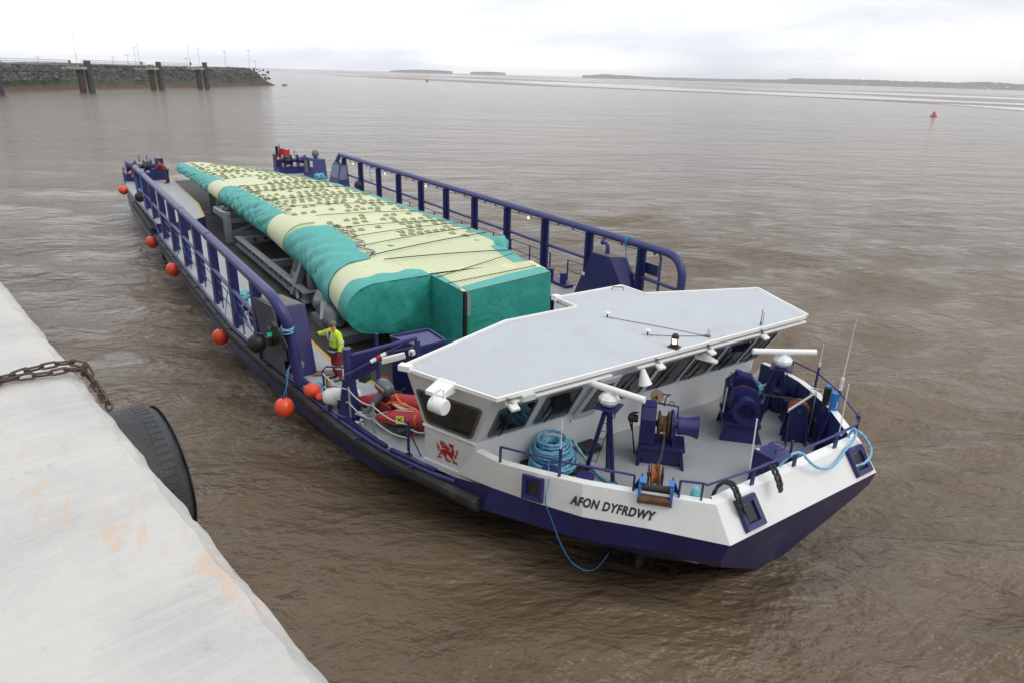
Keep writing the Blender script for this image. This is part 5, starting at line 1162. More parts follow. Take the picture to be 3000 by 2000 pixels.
# radar scanners on tripods
def radar(label, feet, top, bar_a, bar_l, ladder):
    t = thing('radar_mast', label, 'radar', V(top.x, top.y, 0), 'radar scanners on navy tripods')
    for f_ in feet:
        MB().cyl(f_, top - V(0, 0, .06) + (Vector(f_) - V(top.x, top.y, 0)) * .12, .052, 12).build('leg', navy, t, smooth=50); MB().lathe([(.1, 0), (.1, .015), (.05, .03)], f_, (0, 0, 1), 12).build('foot', navy, t)
    MB().box(top, (.5, .5, .02), .5).build('mount_plate', navy, t)
    MB().lathe([(.10, 0), (.16, .04), (.23, .12), (.23, .19), (.16, .27), (.08, .30), (.07, .34)], top + V(0, 0, .02), (0, 0, 1), 8).build('gearbox', whiteplas, t, bevel=.02)
    b = top + V(0, 0, .40); d = V(math.cos(bar_a), math.sin(bar_a), 0)
    mb = MB(); n = 14; prf = [(.07 * math.cos(a), .078 * math.sin(a)) for a in np.linspace(0, 2 * math.pi, n, endpoint=False)]
    s_ = V(-d.y, d.x, 0); mb.add([b + d * e_ + s_ * x + V(0, 0, z) for e_ in (-bar_l / 2, bar_l / 2) for x, z in prf], [(k, (k + 1) % n, n + (k + 1) % n, n + k) for k in range(n)] + [tuple(range(n))[::-1], tuple(range(n, 2 * n))])
    mb.build('scanner_bar', trim_white, t, smooth=40, bevel=.008)
    if ladder:
        a, c = Vector(feet[0]), top; mb = MB(); o = V(.12, .1, 0); mb.tube([a.lerp(c, .12) + o, a.lerp(c, .9) + o], .01, 5)
        for k in range(7): p = a.lerp(c, .15 + .12 * k); mb.tube([p, p + o * 1.0], .008, 4)
        mb.build('ladder', navy_rail, t)
    MB().tube(spline([top + V(.1, 0, 0), top + V(.16, .05, -.16), top + V(.08, .08, -.26), top + V(.02, .02, -.15)], 6), .012, 6).build('cable', rubber, t)
    return t
t1 = at(1783, 1189, 2, 1.95); t2 = at(2290, 1075, 2, 1.95)
radar('white radar scanner on the tripod nearer the ship name', [(12.62, -2.20, 0), (13.42, -2.10, 0), (12.92, -1.82, 0)], t1, math.atan2(RT.y, RT.x) - .66, 1.62, True)
radar('white radar scanner on the tripod at the port side, higher in the photo', [(13.40, 2.86, 0), (13.36, 4.0, 0), (12.7, 3.6, 0)], t2, math.atan2(RT.y, RT.x) + .02, 1.55, False)
# locker with hand wheel
t = thing('deck_locker', 'navy steel locker with a spoked hand wheel on its lid near the bow', 'locker', (15.25, 1.0, 0))
MB().hexa([(14.9, .62, 0), (15.62, .66, 0), (15.62, 1.3, 0), (14.9, 1.36, 0)], [(14.9, .68, .78), (15.58, .68, .78), (15.58, 1.32, .78), (14.9, 1.32, .78)]).build('locker_body', navy, t, bevel=.015)
mb = MB().ring((15.22, 1.02, .93), .17, .014, n=28, m=6)
for k in range(3): a = k * math.pi / 3; mb.cyl((15.22 - .17 * math.cos(a), 1.02 - .17 * math.sin(a), .93), (15.22 + .17 * math.cos(a), 1.02 + .17 * math.sin(a), .93), .009, 6)
mb.cyl((15.22, 1.02, .78), (15.22, 1.02, .93), .015, 8); mb.build('hand_wheel', navy_rail, t); MB().quad((14.91, .69, .782), (15.57, .69, .782), (15.57, 1.31, .782), (14.91, 1.31, .782)).build('locker_lid', navy_rail, t)
MB().tube([(14.9, .8, .79), (14.86, .8, .85), (14.86, .95, .85), (14.9, .95, .79)], .01, 5).build('lid_handle', navy_rail, t); MB().box((14.95, .76, .79), (.07, .06, .012)).build('lid_label', whiteplas, t)
MB().cyl((15.63, 1.1, .5), (15.78, 1.1, .5), .05, 10).build('hinge_lug', navy_rail, t)
# mooring bitts
def bitts(label, ps, h, r, base=None, group='mooring bitts'):
    c = Vector(ps[0]); t = thing('mooring_bitts', label, 'bollard', c, group)
    if base: MB().box(base[0], base[1], base[2]).build('bitt_base', navy, t, bevel=.01)
    for p in ps: p = Vector(p); MB().lathe([(r, 0), (r, h - .05), (r * 1.18, h - .04), (r * 1.18, h)], p, (0, 0, 1), 20).build('bitt_post', navy, t, smooth=40); MB().lathe([(r * 1.16, 0), (r * 1.16, .006)], p + V(0, 0, h), (0, 0, 1), 20).build('bitt_cap', navy_rail, t)
bitts('navy twin bitts against the port bulwark beside the far rope coil', [(13.0, 4.22, 0), (13.55, 3.95, 0)], .62, .17)
bitts('navy bitt half hidden by the big blue rope coil near the ship name', [(12.72, -3.35, 0)], .42, .15)
bitts('squat navy bitt on the starboard foredeck beside the tripod', [(13.22, -2.75, 0)], .32, .17)
bitts('navy twin bitts on a plinth on the port side deck by the cabinet', [(-.32, 6.35, .1), (.58, 6.35, .1)], .46, .14, ((.1, 6.35, .06), (1.9, .42, .12), 0))
bitts('navy twin bitts with blue rope between the wide rail posts to starboard', [(-2.1, -6.15, .08), (-1.1, -6.15, .08)], .5, .15, ((-1.6, -6.15, .05), (1.8, .4, .1), 0))
bitts('navy twin bitts on the starboard side deck just aft of the cabinet', [(.75, -6.2, .08), (1.55, -6.2, .08)], .5, .14, ((1.1, -6.2, .05), (1.7, .4, .1), 0))
# vent, tan disc
t = thing('black_hatch', 'flat black grille on the foredeck against the wheelhouse front', 'grille', (11.95, -1.65, 0)); MB().box((11.98, -1.62, .08), (.42, .52, .14), .0).build('grille_box', rubber, t, bevel=.01)
t = thing('tan_horn_disc', 'round tan disc fixed beside the nearer winch', 'disc', (12.0, .28, .85)); MB().lathe([(.16, 0), (.17, .02), (.16, .04)], at(1925, 1160, 0, 12.25), (.8, -.45, .35), 20).build('disc_face', brown_disc, t, smooth=40); MB().cyl(at(1925, 1160, 0, 12.25), (12.5, .0, 1.2), .03, 6).build('disc_arm', navy, t)
# foredeck handrail
def rail(label, pts, ups, r=.024, grp='foredeck handrails'):
    t = thing('bow_handrail', label, 'handrail', ups[0][0], grp)
    MB().tube(pts, r, 8).build('top_bar', navy_rail, t, smooth=60)
    for a, b, w_ in ups: MB().beam(a, b, w_, .03, (1, 0, 0)).build('upright', navy, t)
rh = lambda k, h, f=0: (tS[k].lerp(tS[k + 1], f) + V(-.04, .06, h))
A0, A1, A2_ = tS[1] + V(-.02, .04, 0), tS[2].lerp(tS[3], .45) + V(-.03, .06, 0), tS[3].lerp(tS[4], .97) + V(-.03, .06, 0)
rail('navy handrail on the bulwark above the ship name, in front of the rope coil', [A0 + V(0, 0, .36), A1 + V(0, 0, .34), A2_ + V(0, 0, .34)], [(A0, A0 + V(0, 0, .36), .05), (A1, A1 + V(0, 0, .62), .06), (A2_, A2_ + V(0, 0, .34), .03)])
B0, B1 = tS[4].lerp(tS[5], .54) + V(-.03, .06, 0), tS[4].lerp(tS[5], .82) + V(-.05, .06, 0); F = lambda y: V(16.24, y, 1.24)
Cn = V(16.16, -2.42, 1.60)
rail('navy handrail over the bow front with the blue rope thrown across it', [B0 + V(0, 0, .36), B1 + V(0, 0, .36), Cn, V(16.24, -1.2, 1.58), V(16.26, .1, 1.58), V(16.26, 1.5, 1.58), V(16.2, 2.3, 1.58), V(15.9, 2.75, 1.6)],
     [(B0, B0 + V(0, 0, .36), .03), (B1, B1 + V(0, 0, .36), .03), (F(-1.2), F(-1.2) + V(0, 0, .34), .10), (F(.1), F(.1) + V(0, 0, .34), .10), (F(1.5), F(1.5) + V(0, 0, .36), .12), (V(15.85, .55, .0), V(15.85, .55, 1.5), .05)])
D0, D1, D2, D3 = tP[1].lerp(tP[2], .3), tP[2].lerp(tP[3], .6), tP[3].lerp(tP[4], .9), tP[4].lerp(tP[5], .8)
rail('navy handrail along the top of the port bulwark with two whip aerials', [D0 + V(0, 0, .36), D1 + V(0, 0, .45), D2 + V(0, 0, .45), D3 + V(0, 0, .42), V(15.95, 2.75, 1.6)], [(D0, D0 + V(0, 0, .36), .06), (D1, D1 + V(0, 0, .62), .07), (D2, D2 + V(0, 0, .5), .08), (D3, D3 + V(0, 0, .42), .08)])
def whip(label, a, b, ra=.014, rb=.005, m_=whiteplas, base=True):
    t = thing('whip_aerial', label, 'antenna', a, 'whip aerials round the foredeck'); MB().tube([a, Vector(a).lerp(Vector(b), .5), b], [ra, (ra + rb) / 2, rb], 6).build('rod', m_, t)
    if base: MB().cyl(a, Vector(a).lerp(Vector(b), .18), ra * 2.2, 8).build('aerial_base', m_, t)
whip('white whip aerial on the handrail in front of the near rope coil', A1 + V(0, 0, .62), A1 + V(0, 0, 1.25), .009, .009, base=False)
p0 = at(2196, 1378, 0, 16.1); whip('white rod aerial standing before the navy locker at the bow', p0, at(2218, 1226, 0, 16.1), .016, .016, base=False)
p0 = D1 + V(0, 0, .62); whip('white whip aerial on the port rail right of the radar bar', p0, p0 + V(0, 0, .62), .012, .007)
p0 = D2 + V(0, 0, .5); whip('tall thin whip aerial above the blue canister on the port rail', p0, p0 + V(.02, 0, 1.75), .018, .005)
p0 = at(2458, 1270, 0, 16.0); whip('white rod aerial leaning at the port bow corner', p0, at(2487, 1125, 0, 16.0), .014, .012, base=False)
t = thing('lattice_aerial', 'white toothed lattice aerial above the tall sheave stand', 'antenna', (14.45, 3.0, 1.0))
pa, pb_ = at(2310, 1200, 2, 1.35), at(2392, 1148, 2, 1.35); mb = MB().tube([pa, pb_], .012, 6); d = (pb_ - pa).normalized()
for k in range(19): q_ = pa.lerp(pb_, k / 18); mb.tube([q_ - V(0, 0, .06) - RT * .01, q_ + V(0, 0, .06) + RT * .01], .007, 5)
mb.build('toothed_boom', whiteplas, t); mb = MB()
for k in (-1, 0, 1):
    mb.tube([pb_ + V(0, 0, .09 * k) - RT * .14 + V(0, 0, .04), pb_ + V(0, 0, .09 * k) + RT * .16 - V(0, 0, .03)], .008, 5)
mb.tube([pb_ + V(0, 0, -.12), pb_ + V(0, 0, .12)], .008, 5).tube([pb_ - RT * .14 + V(0, 0, -.06), pb_ - RT * .14 + V(0, 0, .13)], .008, 5).tube([pb_ + RT * .16 + V(0, 0, -.13), pb_ + RT * .16 + V(0, 0, .07)], .008, 5).build('reflector', whiteplas, t)
MB().tube([pb_, V(pb_.x, pb_.y, 0)], .018, 6).build('aerial_post', galv, t)
p = tP[4] + V(-.12, -.02, .02); t = thing('blue_canister', 'bright blue canister clamped to the port bow rail', 'canister', p)
MB().cyl(p + V(.0, 0, -.1), p + V(0, 0, .42), .10, 16).build('canister_body', light_blue, t, smooth=50, bevel=.01); MB().box(p + V(.11, -.06, .15), (.012, .07, .14), .4).build('paper_label', whiteplas, t)
MB().cyl(p + V(-.28, .12, -.2), p + V(-.28, .12, .40), .085, 14).build('dark_cylinder', rubber, t, smooth=50); MB().cyl(p + V(-.28, .12, .40), p + V(-.28, .12, .46), .06, 12).build('cylinder_cap', light_blue, t)
# ------------------------------------------------------------------ roof fittings
t = thing('navigation_lantern', 'black and brass navigation lantern with a lit lamp on the roof edge', 'lantern', (12.8, .06, RZ))
c = V(12.8, .06, RZ); MB().box(c + V(0, 0, .02), (.24, .2, .04), .3).build('lantern_base', darkmetal, t); MB().lathe([(.085, .04), (.085, .09), (.055, .1)], c, (0, 0, 1), 14).build('lower_collar', blackplas, t)
MB().lathe([(.06, .09), (.06, .24)], c, (0, 0, 1), 14).build('lens', lit_warm, t); MB().lathe([(.085, .23), (.09, .27), (.06, .33), (.02, .34)], c, (0, 0, 1), 14).build('cap', blackplas, t, smooth=50)
mb = MB()
for k in range(3): a = k * 2.1 + 2.0; mb.cyl(c + V(.078 * math.cos(a), .078 * math.sin(a), .04), c + V(.078 * math.cos(a), .078 * math.sin(a), .25), .012, 5)
mb.build('guard_bar', blackplas, t)
for p, lb in (((10.41, .09, RZ), 'white mushroom dome aerial farther back on the grey roof'), ((11.89, .09, RZ), 'white mushroom dome aerial behind the lit lantern')):
    t = thing('dome_aerial', lb, 'antenna', p, 'mushroom aerials on the roof'); c = Vector(p); MB().cyl(c, c + V(0, 0, .10), .02, 8).build('stalk', darkmetal, t); MB().lathe([(.02, .09), (.075, .10), (.08, .125), (.06, .145), (.01, .15)], c, (0, 0, 1), 16).build('dome', whiteplas, t, smooth=60)
t = thing('magnetic_aerial', 'small black box aerial where the roof cables meet', 'antenna', (12.75, 1.3, RZ)); c = V(12.7, 1.3, RZ); MB().box(c + V(0, 0, .02), (.14, .1, .04), .4).build('box', motor_grey, t); MB().cyl(c, c + V(0, 0, .2), .006, 5).cyl(c + V(.03, .02, 0), c + V(.03, .02, .16), .006, 5).build('rod', darkmetal, t)
for pts, lb in (([(10.45, .11, RZ + .01), (11.6, .75, RZ + .01), (12.65, 1.28, RZ + .01)], 'thin cable from the rear dome aerial across the roof'), ([(11.92, .1, RZ + .01), (12.35, .7, RZ + .01), (12.65, 1.25, RZ + .01)], 'thin cable from the front dome aerial to the black box')):
    tag(MB().tube(spline(pts, 5), .007, 5).build('roof_cable', darkmetal), lb, 'cable')
t = thing('twin_rod_aerial', 'pair of short black rods on the front edge of the roof', 'antenna', (12.87, 3.2, RZ)); c = V(12.82, 3.15, RZ); MB().cyl(c, c + V(0, 0, .42), .010, 5).cyl(c + V(.02, .05, .0), c + V(.02, .05, .33), .008, 5).cyl(c, c + V(0, 0, .1), .02, 6).build('rod', darkmetal, t)
MB().tube([(8.6, 1.85, RZ), (8.6, 1.85, RZ + .09), (8.8, 2.1, RZ + .09), (8.8, 2.1, RZ)], .014, 6).build('roof_handle', darkmetal, BG)
# side searchlight hung under a bracket box
t = thing('searchlight', 'white drum searchlight hung under a wedge bracket on the cabin side', 'searchlight', (11.9, -5.5, 2.4))
n_ = V(wd_.y, -wd_.x, 0); n_ = n_ if n_.y < 0 else -n_; c0 = V(11.75, -5.36, 2.5)
MB().prism([c0 - wd_ * .22 - n_ * .05 + V(0, 0, -.10), c0 - wd_ * .22 + n_ * .42 + V(0, 0, -.09), c0 - wd_ * .22 + n_ * .42 + V(0, 0, .0), c0 - wd_ * .22 - n_ * .05 + V(0, 0, .12)], wd_ * .44).build('bracket_box', trim_white, t, bevel=.01)
cs = at(1286, 1187, 1, -5.75); MB().lathe([(.10, -.19), (.16, -.17), (.165, .14), (.15, .17), (.02, .175)], cs, RT * .78 - FW * .5 - UP * .22, 24).build('lamp_drum', whiteplas, t, smooth=40)
MB().tube(spline([cs + V(.04, .15, .02), cs + V(-.02, .12, .24), cs + V(-.0, .1, .32)], 4), .018, 6).tube(spline([cs + V(-.04, -.14, .02), cs + V(-.06, -.08, .24), cs + V(-.0, .06, .34)], 4), .018, 6).build('yoke', trim_white, t)
MB().box(cs + (RT * .78 - FW * .5 - UP * .22).normalized() * .18 - RT * .03, (.02, .07, .1), math.atan2(.2,.8)).build('blue_label', light_blue, t); 
# flood lamps on the eave
def eave_lamp(y, lb, big=False):
    c = V(12.98, y, 2.36); t = thing('eave_floodlight', lb, 'floodlight', c, 'floodlights under the front eave')
    MB().hexa([c + V(-.05, -.11, -.01), c + V(.11, -.11, -.07), c + V(.11, .11, -.07), c + V(-.05, .11, -.01)], [c + V(-.04, -.10, .06), c + V(.13, -.09, .0), c + V(.13, .09, .0), c + V(-.04, .10, .06)]).build('lamp_body', whiteplas, t, bevel=.02)
    mb = MB()
    for k in range(3): mb.tube(spline([c + V(-.02, -.1 + .03 * k, .07), c + V(.0, -.16 + .04 * k, .2 - .02 * k), c + V(-.08, -.06 + .03 * k, .18), c + V(-.1, 0, .1)], 5), .007, 5)
    mb.build('flex', blackplas, t)['kind'] = 'stuff'
    MB().beam(c + V(-.1, 0, .12), c + V(.0, 0, .06), .06, .03).build('lamp_arm', galv, t)
    if big: MB().box(c + V(-.05, .35, .12), (.22, .3, .12)).build('switch_case', mat('greenish_case', (.55, .62, .55), .5), t)
eave_lamp(-4.55, 'white floodlight under the eave at the starboard cabin corner', True); eave_lamp(-.55, 'white floodlight under the eave just right of the cabin door'); eave_lamp(1.15, 'white floodlight under the eave next to the lit lantern'); eave_lamp(3.15, 'white floodlight under the port end of the eave')
c = V(12.95, -1.05, 2.28); t = thing('horn_box', 'white cone hailer hanging beside the cabin door', 'loudhailer', c); MB().lathe([(.05, 0), (.08, .1), (.15, .34), (.16, .36)], c + V(0, 0, .1), (.25, .1, -1), 16).build('cone', trim_white, t, smooth=50)
t = thing('platform_bracket', 'white bracket arm with clamps sticking out under the eave', 'bracket', (13.1, 1.0, 2.1)); MB().prism([(12.7, .95, 2.12), (13.15, 1.2, 2.08), (13.12, 1.3, 2.1), (12.7, 1.3, 2.16)], (0, 0, .04)).build('bracket_plate', trim_white, t)
# ------------------------------------------------------------------ starboard side: davit, raft, boat, stanchions
t = thing('davit_crane', 'navy davit crane with a red and white banded jib beside the wheelhouse', 'crane', (7.38, -5.86, 0)); c = V(7.38, -5.86, 0)
MB().lathe([(.36, 0), (.36, .12), (.31, .14), (.17, 1.02), (.19, 1.04), (.19, 1.10), (.13, 1.1)], c, (0, 0, 1), 8).build('crane_base', navy, t)
MB().cyl(c + V(0, 0, 1.08), c + V(0, 0, 1.86), .105, 16).build('crane_column', navy_rail, t, smooth=50); MB().cyl(c + V(0, 0, 1.86), c + V(0, 0, 1.9), .115, 16).build('column_cap', navy_rail, t)
tip = at(1222, 990, 2, 2.05); j0 = c + V(.05, .1, 1.70); MB().tube([j0, tip], .055, 10).build('jib', navy_rail, t, smooth=60)
mid = j0.lerp(tip, .36); MB().prism([j0 + V(0, 0, -.02), mid + V(0, 0, -.05), mid + V(0, 0, -.55), c + V(.05, .08, .98), c + V(.05, .08, 1.4)], V(.03, -.03, 0)).build('web_plate', navy, t)
r0, r1 = at(1015, 1098, 0, 7.6), at(1190, 1002, 0, 7.9); MB().tube([r0, r0.lerp(r1, .95)], .04, 10).build('ram', navy, t, smooth=60)
for k, (a, b_, m_) in enumerate(((.40, .49, whiteplas), (.49, .575, redpaint), (.575, .66, whiteplas))): MB().cyl(r0.lerp(r1, a), r0.lerp(r1, b_), .055, 12).build('band', m_, t, smooth=50)
MB().box(tip - V(0, 0, .22), (.12, .10, .3)).ring(tip - V(0, 0, .40), .05, .015, (1, 0, 0), 10, 5).build('hook_block', navy, t)
MB().tube([tip - V(0, 0, .4), tip - V(0, 0, 1.1)], .008, 4).build('hoist_wire', darkmetal, t)
gr = at(1066, 1085, 2, .75); MB().lathe([(.14, -.14), (.20, -.12), (.20, .12), (.14, .14)], gr, (.5, .8, .1), 20).box(gr - V(.02, -.02, .16), (.22, .28, .3), .6).build('winch_cover', green_dark, t, smooth=40)
MB().tube([gr + V(-.02, -.15, -.1), gr + V(-.02, -.3, -.12), gr + V(.02, -.24, -.34)], .013, 5).build('crank_handle', darkmetal, t)
fl0, fl1 = at(1122, 1056, 1, -4.6), at(1186, 1040, 1, -4.1)
t = thing('deck_work_light', 'long white tubular work light on a post beside the crane', 'light', fl0); MB().beam(fl0, fl1, .13, .16).build('light_case', whiteplas, t, bevel=.01); MB().beam(fl0 + V(.07, -.07, -.02), fl1 + V(.07, -.07, -.02), .02, .09).build('tube_cover', trim_white, t)
pp = at(1112, 1125, 2, 0); 
for k, (px, py, h) in enumerate(((1106, 1122, 1.0), (1112, 1125, 1.0))): q_ = at(px, py, 2, 0); MB().cyl(q_, q_ + V(0, 0, 1.55), .03, 8).build('light_post', navy_rail, t)
cb = at(1207, 1032, 1, -3.9); t = thing('camera_box', 'small white camera box on the navy bar beside the crane hook', 'camera', cb); MB().box(cb, (.14, .14, .14), .5).build('camera_case', whiteplas, t, bevel=.01); MB().cyl(cb + V(.08, -.06, 0), cb + V(.1, -.08, 0), .03, 10).build('camera_lens', blackplas, t)
MB().tube([at(1130, 1035, 1, -4.2), at(1218, 1015, 1, -3.9), V(7.6, -3.7, .1)], .03, 8).build('camera_rail', navy_rail, t)
# life raft
t = thing('liferaft_canister', 'white life raft canister on a cradle beside the crane base', 'liferaft', (6.85, -5.9, 0)); c = at(1003, 1160, 2, .33); ax = V(.5, .87, 0).normalized()
MB().lathe([(.03, -.52), (.15, -.49), (.22, -.4), (.245, -.2), (.245, .2), (.22, .4), (.15, .49), (.03, .52)], c, ax, 24).build('canister', whiteplas, t, smooth=60); MB().ring(c, .248, .014, ax, 28, 5).ring(c + ax * .2, .247, .012, ax, 28, 5).build('band', galv, t)
sdv = V(ax.y, -ax.x, 0)
for k in (-.32, .32): MB().box(c + ax * k - V(0, 0, .24), (.5, .06, .18), math.atan2(sdv.y, sdv.x)).build('cradle_foot', navy, t)
t = thing('short_post', 'short navy deck post in front of the life raft', 'post', (7.05, -6.0, 0)); MB().box((7.02, -5.98, .18), (.16, .16, .36)).build('post_box', navy, t); MB().box((7.02, -5.98, .37), (.17, .17, .02)).build('post_cap', navy_rail, t)
# stanchions and rope chains along the gunwale
stn = [((6.35, -6.18, 0), navy, .07), ((7.66, -5.97, 0), galv, .065), ((8.82, -5.80, 0), galv, .065), ((10.02, -5.46, 0), navy, .075)]
for i, (p, m_, wd0) in enumerate(stn):
    t = thing('side_stanchion', ['navy stanchion with a yellow and brown bundle strapped to it', 'galvanised stanchion standing in front of the crane base', 'galvanised stanchion standing in front of the outboard motor', 'navy stanchion with a raking stay nearest the wheelhouse'][i], 'stanchion', p, 'stanchions along the starboard gunwale'); c = Vector(p)
    MB().box(c + V(0, 0, .48), (wd0, wd0 * .6, .96)).build('upright', m_, t); MB().box(c + V(0, 0, .04), (.13, .13, .07)).build('socket', navy, t)
    for h in (.92, .56): MB().cyl(c + V(.03, -.03, h - .02), c + V(.03, -.03, h + .02), .035, 8).build('collar', m_, t)
    if i == 3: MB().beam(c + V(0, .0, .75), c + V(.12, .26, 0), .07, .02).build('stay', navy, t)
    if i == 0:
        MB().box(c + V(.08, .06, .5), (.04, .05, .62)).build('brown_bar', brown_wood, t); MB().box(c + V(.06, .13, .5), (.04, .07, .35)).build('yellow_roll', yellow, t)
for h in (.92, .55, .16):
    for i in range(3):
        a = Vector(stn[i][0]) + V(.04, -.03, h); b = Vector(stn[i + 1][0]) + V(.04, -.03, h if i < 2 else h * .95); pts = [a.lerp(b, k / 14) - V(0, 0, .10 * math.sin(math.pi * k / 14)) for k in range(15)]
        if h > .2 or i == 2: tag(rope(pts, .016, .03, 6).build('guard_rope', rope_white), ['twisted white guard line between stanchions, top row', 'twisted white guard line between stanchions, middle row', 'twisted white guard line between stanchions, bottom row'][(.92, .55, .16).index(h)] + [' beside the life raft', ' beside the crane base', ' before the red boat'][i], 'rope', 'guard lines along the starboard gunwale')
a = V(10.05, -5.4, .72); b = V(10.45, -5.16, .78); tag(rope([a.lerp(b, k / 8) - V(0, 0, .06 * math.sin(math.pi * k / 8)) for k in range(9)], .016, .03, 6).build('guard_rope', rope_white), 'short white line from the last stanchion to the cabin wall', 'rope', 'guard lines along the starboard gunwale')
t = thing('corner_handrail', 'navy handrail loop between the cabinet and the crane', 'handrail', (6.3, -6.1, 0)); q_ = V(6.35, -6.18, 0)
MB().tube([q_ + V(0, 0, .5), q_ + V(0, 0, .98), q_ + V(-.05, .12, 1.04), V(6.9, -5.6, 1.12), c * 0 + V(7.3, -5.85, 1.5)][:4], .025, 8).build('bar', navy_rail, t); MB().tube([q_ + V(0, .05, .5), V(7.0, -5.5, .55)], .015, 6).build('lower_bar', navy_rail, t)
# foot strips
MB().prism([(5.55, -6.3, .0), (6.5, -6.2, .0), (6.45, -6.05, .0), (4.4, -6.2, .0)], (0, 0, .10)).build('kerb_plate', navy_rail, BG)
MB().beam((7.6, -6.08, .05), (9.4, -5.76, .05), .10, .10).build('kerb_bar', navy, BG); MB().beam((9.6, -5.72, .05), (11.0, -5.25, .05), .10, .10).build('kerb_bar', navy, BG)
MB().prism([(4.45, -5.9, .005), (4.75, -5.15, .005), (4.4, -4.98 - .1, .005), (4.15, -5.7, .005)], (0, 0, .03)).build('brown_board', brown_wood, BG)
MB().beam((8.2, -4.6, .02), (6.6, -5.3, .02), .05, .03).build('deck_seam_bar', rubber, BG)
# inflatable boat with outboard motor
t = thing('inflatable_boat', 'red inflatable boat with grey outboard motor stowed beside the cabin', 'inflatable boat', (8.6, -4.6, 0))
# stern cones point outboard; tubes run inboard/aft along direction u
u = V(.10, 1, 0).normalized(); 
A = at(1103, 1226, 2, .30); Bp = at(1041, 1172, 2, .42)
def boat_tube(st, L_, bend, nm):
    d = V(.62, .80, 0).normalized() if nm == 0 else V(.62, .8, 0).normalized()
    P_ = [st, st + d * .35, st + d * .8, st + d * 1.4, st + d * L_ + bend]; P_ = spline(P_, 8)
    rad = [.02 + .235 * min(1, (k / 11.0)) ** .75 for k in range(len(P_))]; o = MB().tube(P_, rad, 20).build('buoyancy_tube', red_rub, t, smooth=60); return P_, rad, o
dv = V(.58, .815, 0).normalized()
P1, r1_, o1 = boat_tube(A + V(0, 0, .03), 2.3, V(-.3, .1, .0), 0); P2, r2_, o2 = boat_tube(Bp + V(0, 0, -.02), 2.3, V(.25, .05, 0), 1)
for P_, rr_, o in ((P1, r1_, o1), (P2, r2_, o2)):
    for a, b_ in ((1, 9), (12, 20)):
        pts = [P_[k] + V(-.03, -.02, rr_[k] + .004) + (V(.5, -.45, 0) * rr_[k] * .35) for k in range(a, b_)]; MB().tube(pts, .016, 5).build('grey_strip', galv, o)
    pts = [P_[k] + V(.70, -.42, -.12).normalized() * (rr_[k] + .002) for k in range(5, 30)]; MB().tube(pts, .035, 6).build('rubbing_strake', darkmetal, o)
yb = P1[13] + V(.8, -.45, .42).normalized() * (r1_[13] + .01); M = Matrix((dv, V(.8, -.45, .42).normalized().cross(dv), V(.8, -.45, .42).normalized())).transposed()
MB().box(yb, (.20, .20, .012), M=M).build('yellow_badge', mat('yellow_badge', (.70, .62, .10), .5), o1); MB().beam(yb + M @ V(-.07, .05, .01), yb + M @ V(.07, -.05, .01), .02, .01).beam(yb + M @ V(-.05, -.04, .01), yb + M @ V(.05, .07, .01), .02, .01).build('badge_mark', blackplas, o1)
mid_ = (P1[22] + P2[22]) / 2; cr = (P1[14] - P2[14]); 
MB().box(mid_ + V(0, 0, -.14), (cr.length * 1.0, 1.5, .06), math.atan2(cr.y, cr.x)).build('boat_floor', rubber, t)
pw = (P1[18] + P2[18]) / 2 + V(0, 0, .16); MB().box(pw, (.28, cr.length * 1.05, .035), math.atan2(cr.y, cr.x) + 1.57).build('thwart_board', pale_wood, t)
MB().box(pw + dv * .9 + V(-.1, .1, .2), (.10, cr.length * 1.2, .04), math.atan2(cr.y, cr.x) + 1.57 + .2).build('bow_board', pale_wood, t)
tr = (P1[9] + P2[9]) / 2; MB().box(tr + V(0, 0, .05), (.05, cr.length * .85, .42), math.atan2(cr.y, cr.x) + 1.57).build('transom', mat('transom_red', (.25, .03, .02), .5), t)
w0 = P1[19]; pts = spline([P2[20] + V(0, 0, .26), pw + V(0, 0, .08), w0 + V(-.05, .05, .25), w0 + V(.17, -.12, .16), w0 + V(.2, -.16, -.2), w0 + V(.18, -.16, -.34)], 8)
mb = MB(); 
for a, b_ in zip(pts, pts[1:]): mb.beam(a, b_, .07, .012)
mb.build('lashing_strap', orange_web, t)
MB().tube(spline([pw + V(.25, .1, .03), pw + V(-.15, -.05, .06), tr + V(.1, .1, .2)], 5), .02, 6).build('orange_hose', orange_web, t)
# outboard
mt = at(1126, 1130, 2, .98); lower = at(1062, 1238, 2, .06) + V(0, 0, .06)
d = (mt - lower); ob = MB(); ml = thing('m', 'x', 'x'); bpy.data.objects.remove(ml)
xa = V(.80, .28, -.30).normalized(); za = (V(0, 0, 1) - xa * V(0, 0, 1).dot(xa)).normalized(); ya = za.cross(xa); Mo = Matrix((xa, ya, za)).transposed()
def mo(*p): return mt + Mo @ Vector(p)
ring_ = []
for x_, wy, z0_, z1_ in ((-.24, .10, -.10, .06), (-.18, .155, -.17, .13), (0, .175, -.19, .17), (.18, .16, -.17, .14), (.27, .11, -.12, .07)):
    r_ = []
    for k in range(16): a = 2 * math.pi * k / 16; c_, s_ = math.cos(a), math.sin(a); r_.append(mo(x_, wy * abs(c_) ** .7 * (1 if c_ > 0 else -1), (z1_ if s_ > 0 else -z0_) * abs(s_) ** .7 * (1 if s_ > 0 else -1) * 1.0))
    ring_.append(r_ + [r_[0]])
mb = loft(ring_); mb.f += [tuple(range(16)), tuple(4 * 17 + k for k in range(16))][:2]; cowl = mb.build('motor_cowl', motor_grey, t, smooth=70)
MB().box(mo(0, -.176, -.03), (.36, .012, .016), M=Mo).build('red_stripe', redpaint, cowl); MB().box(mo(0, -.176, -.06), (.34, .012, .01), M=Mo).build('red_stripe', redpaint, cowl)
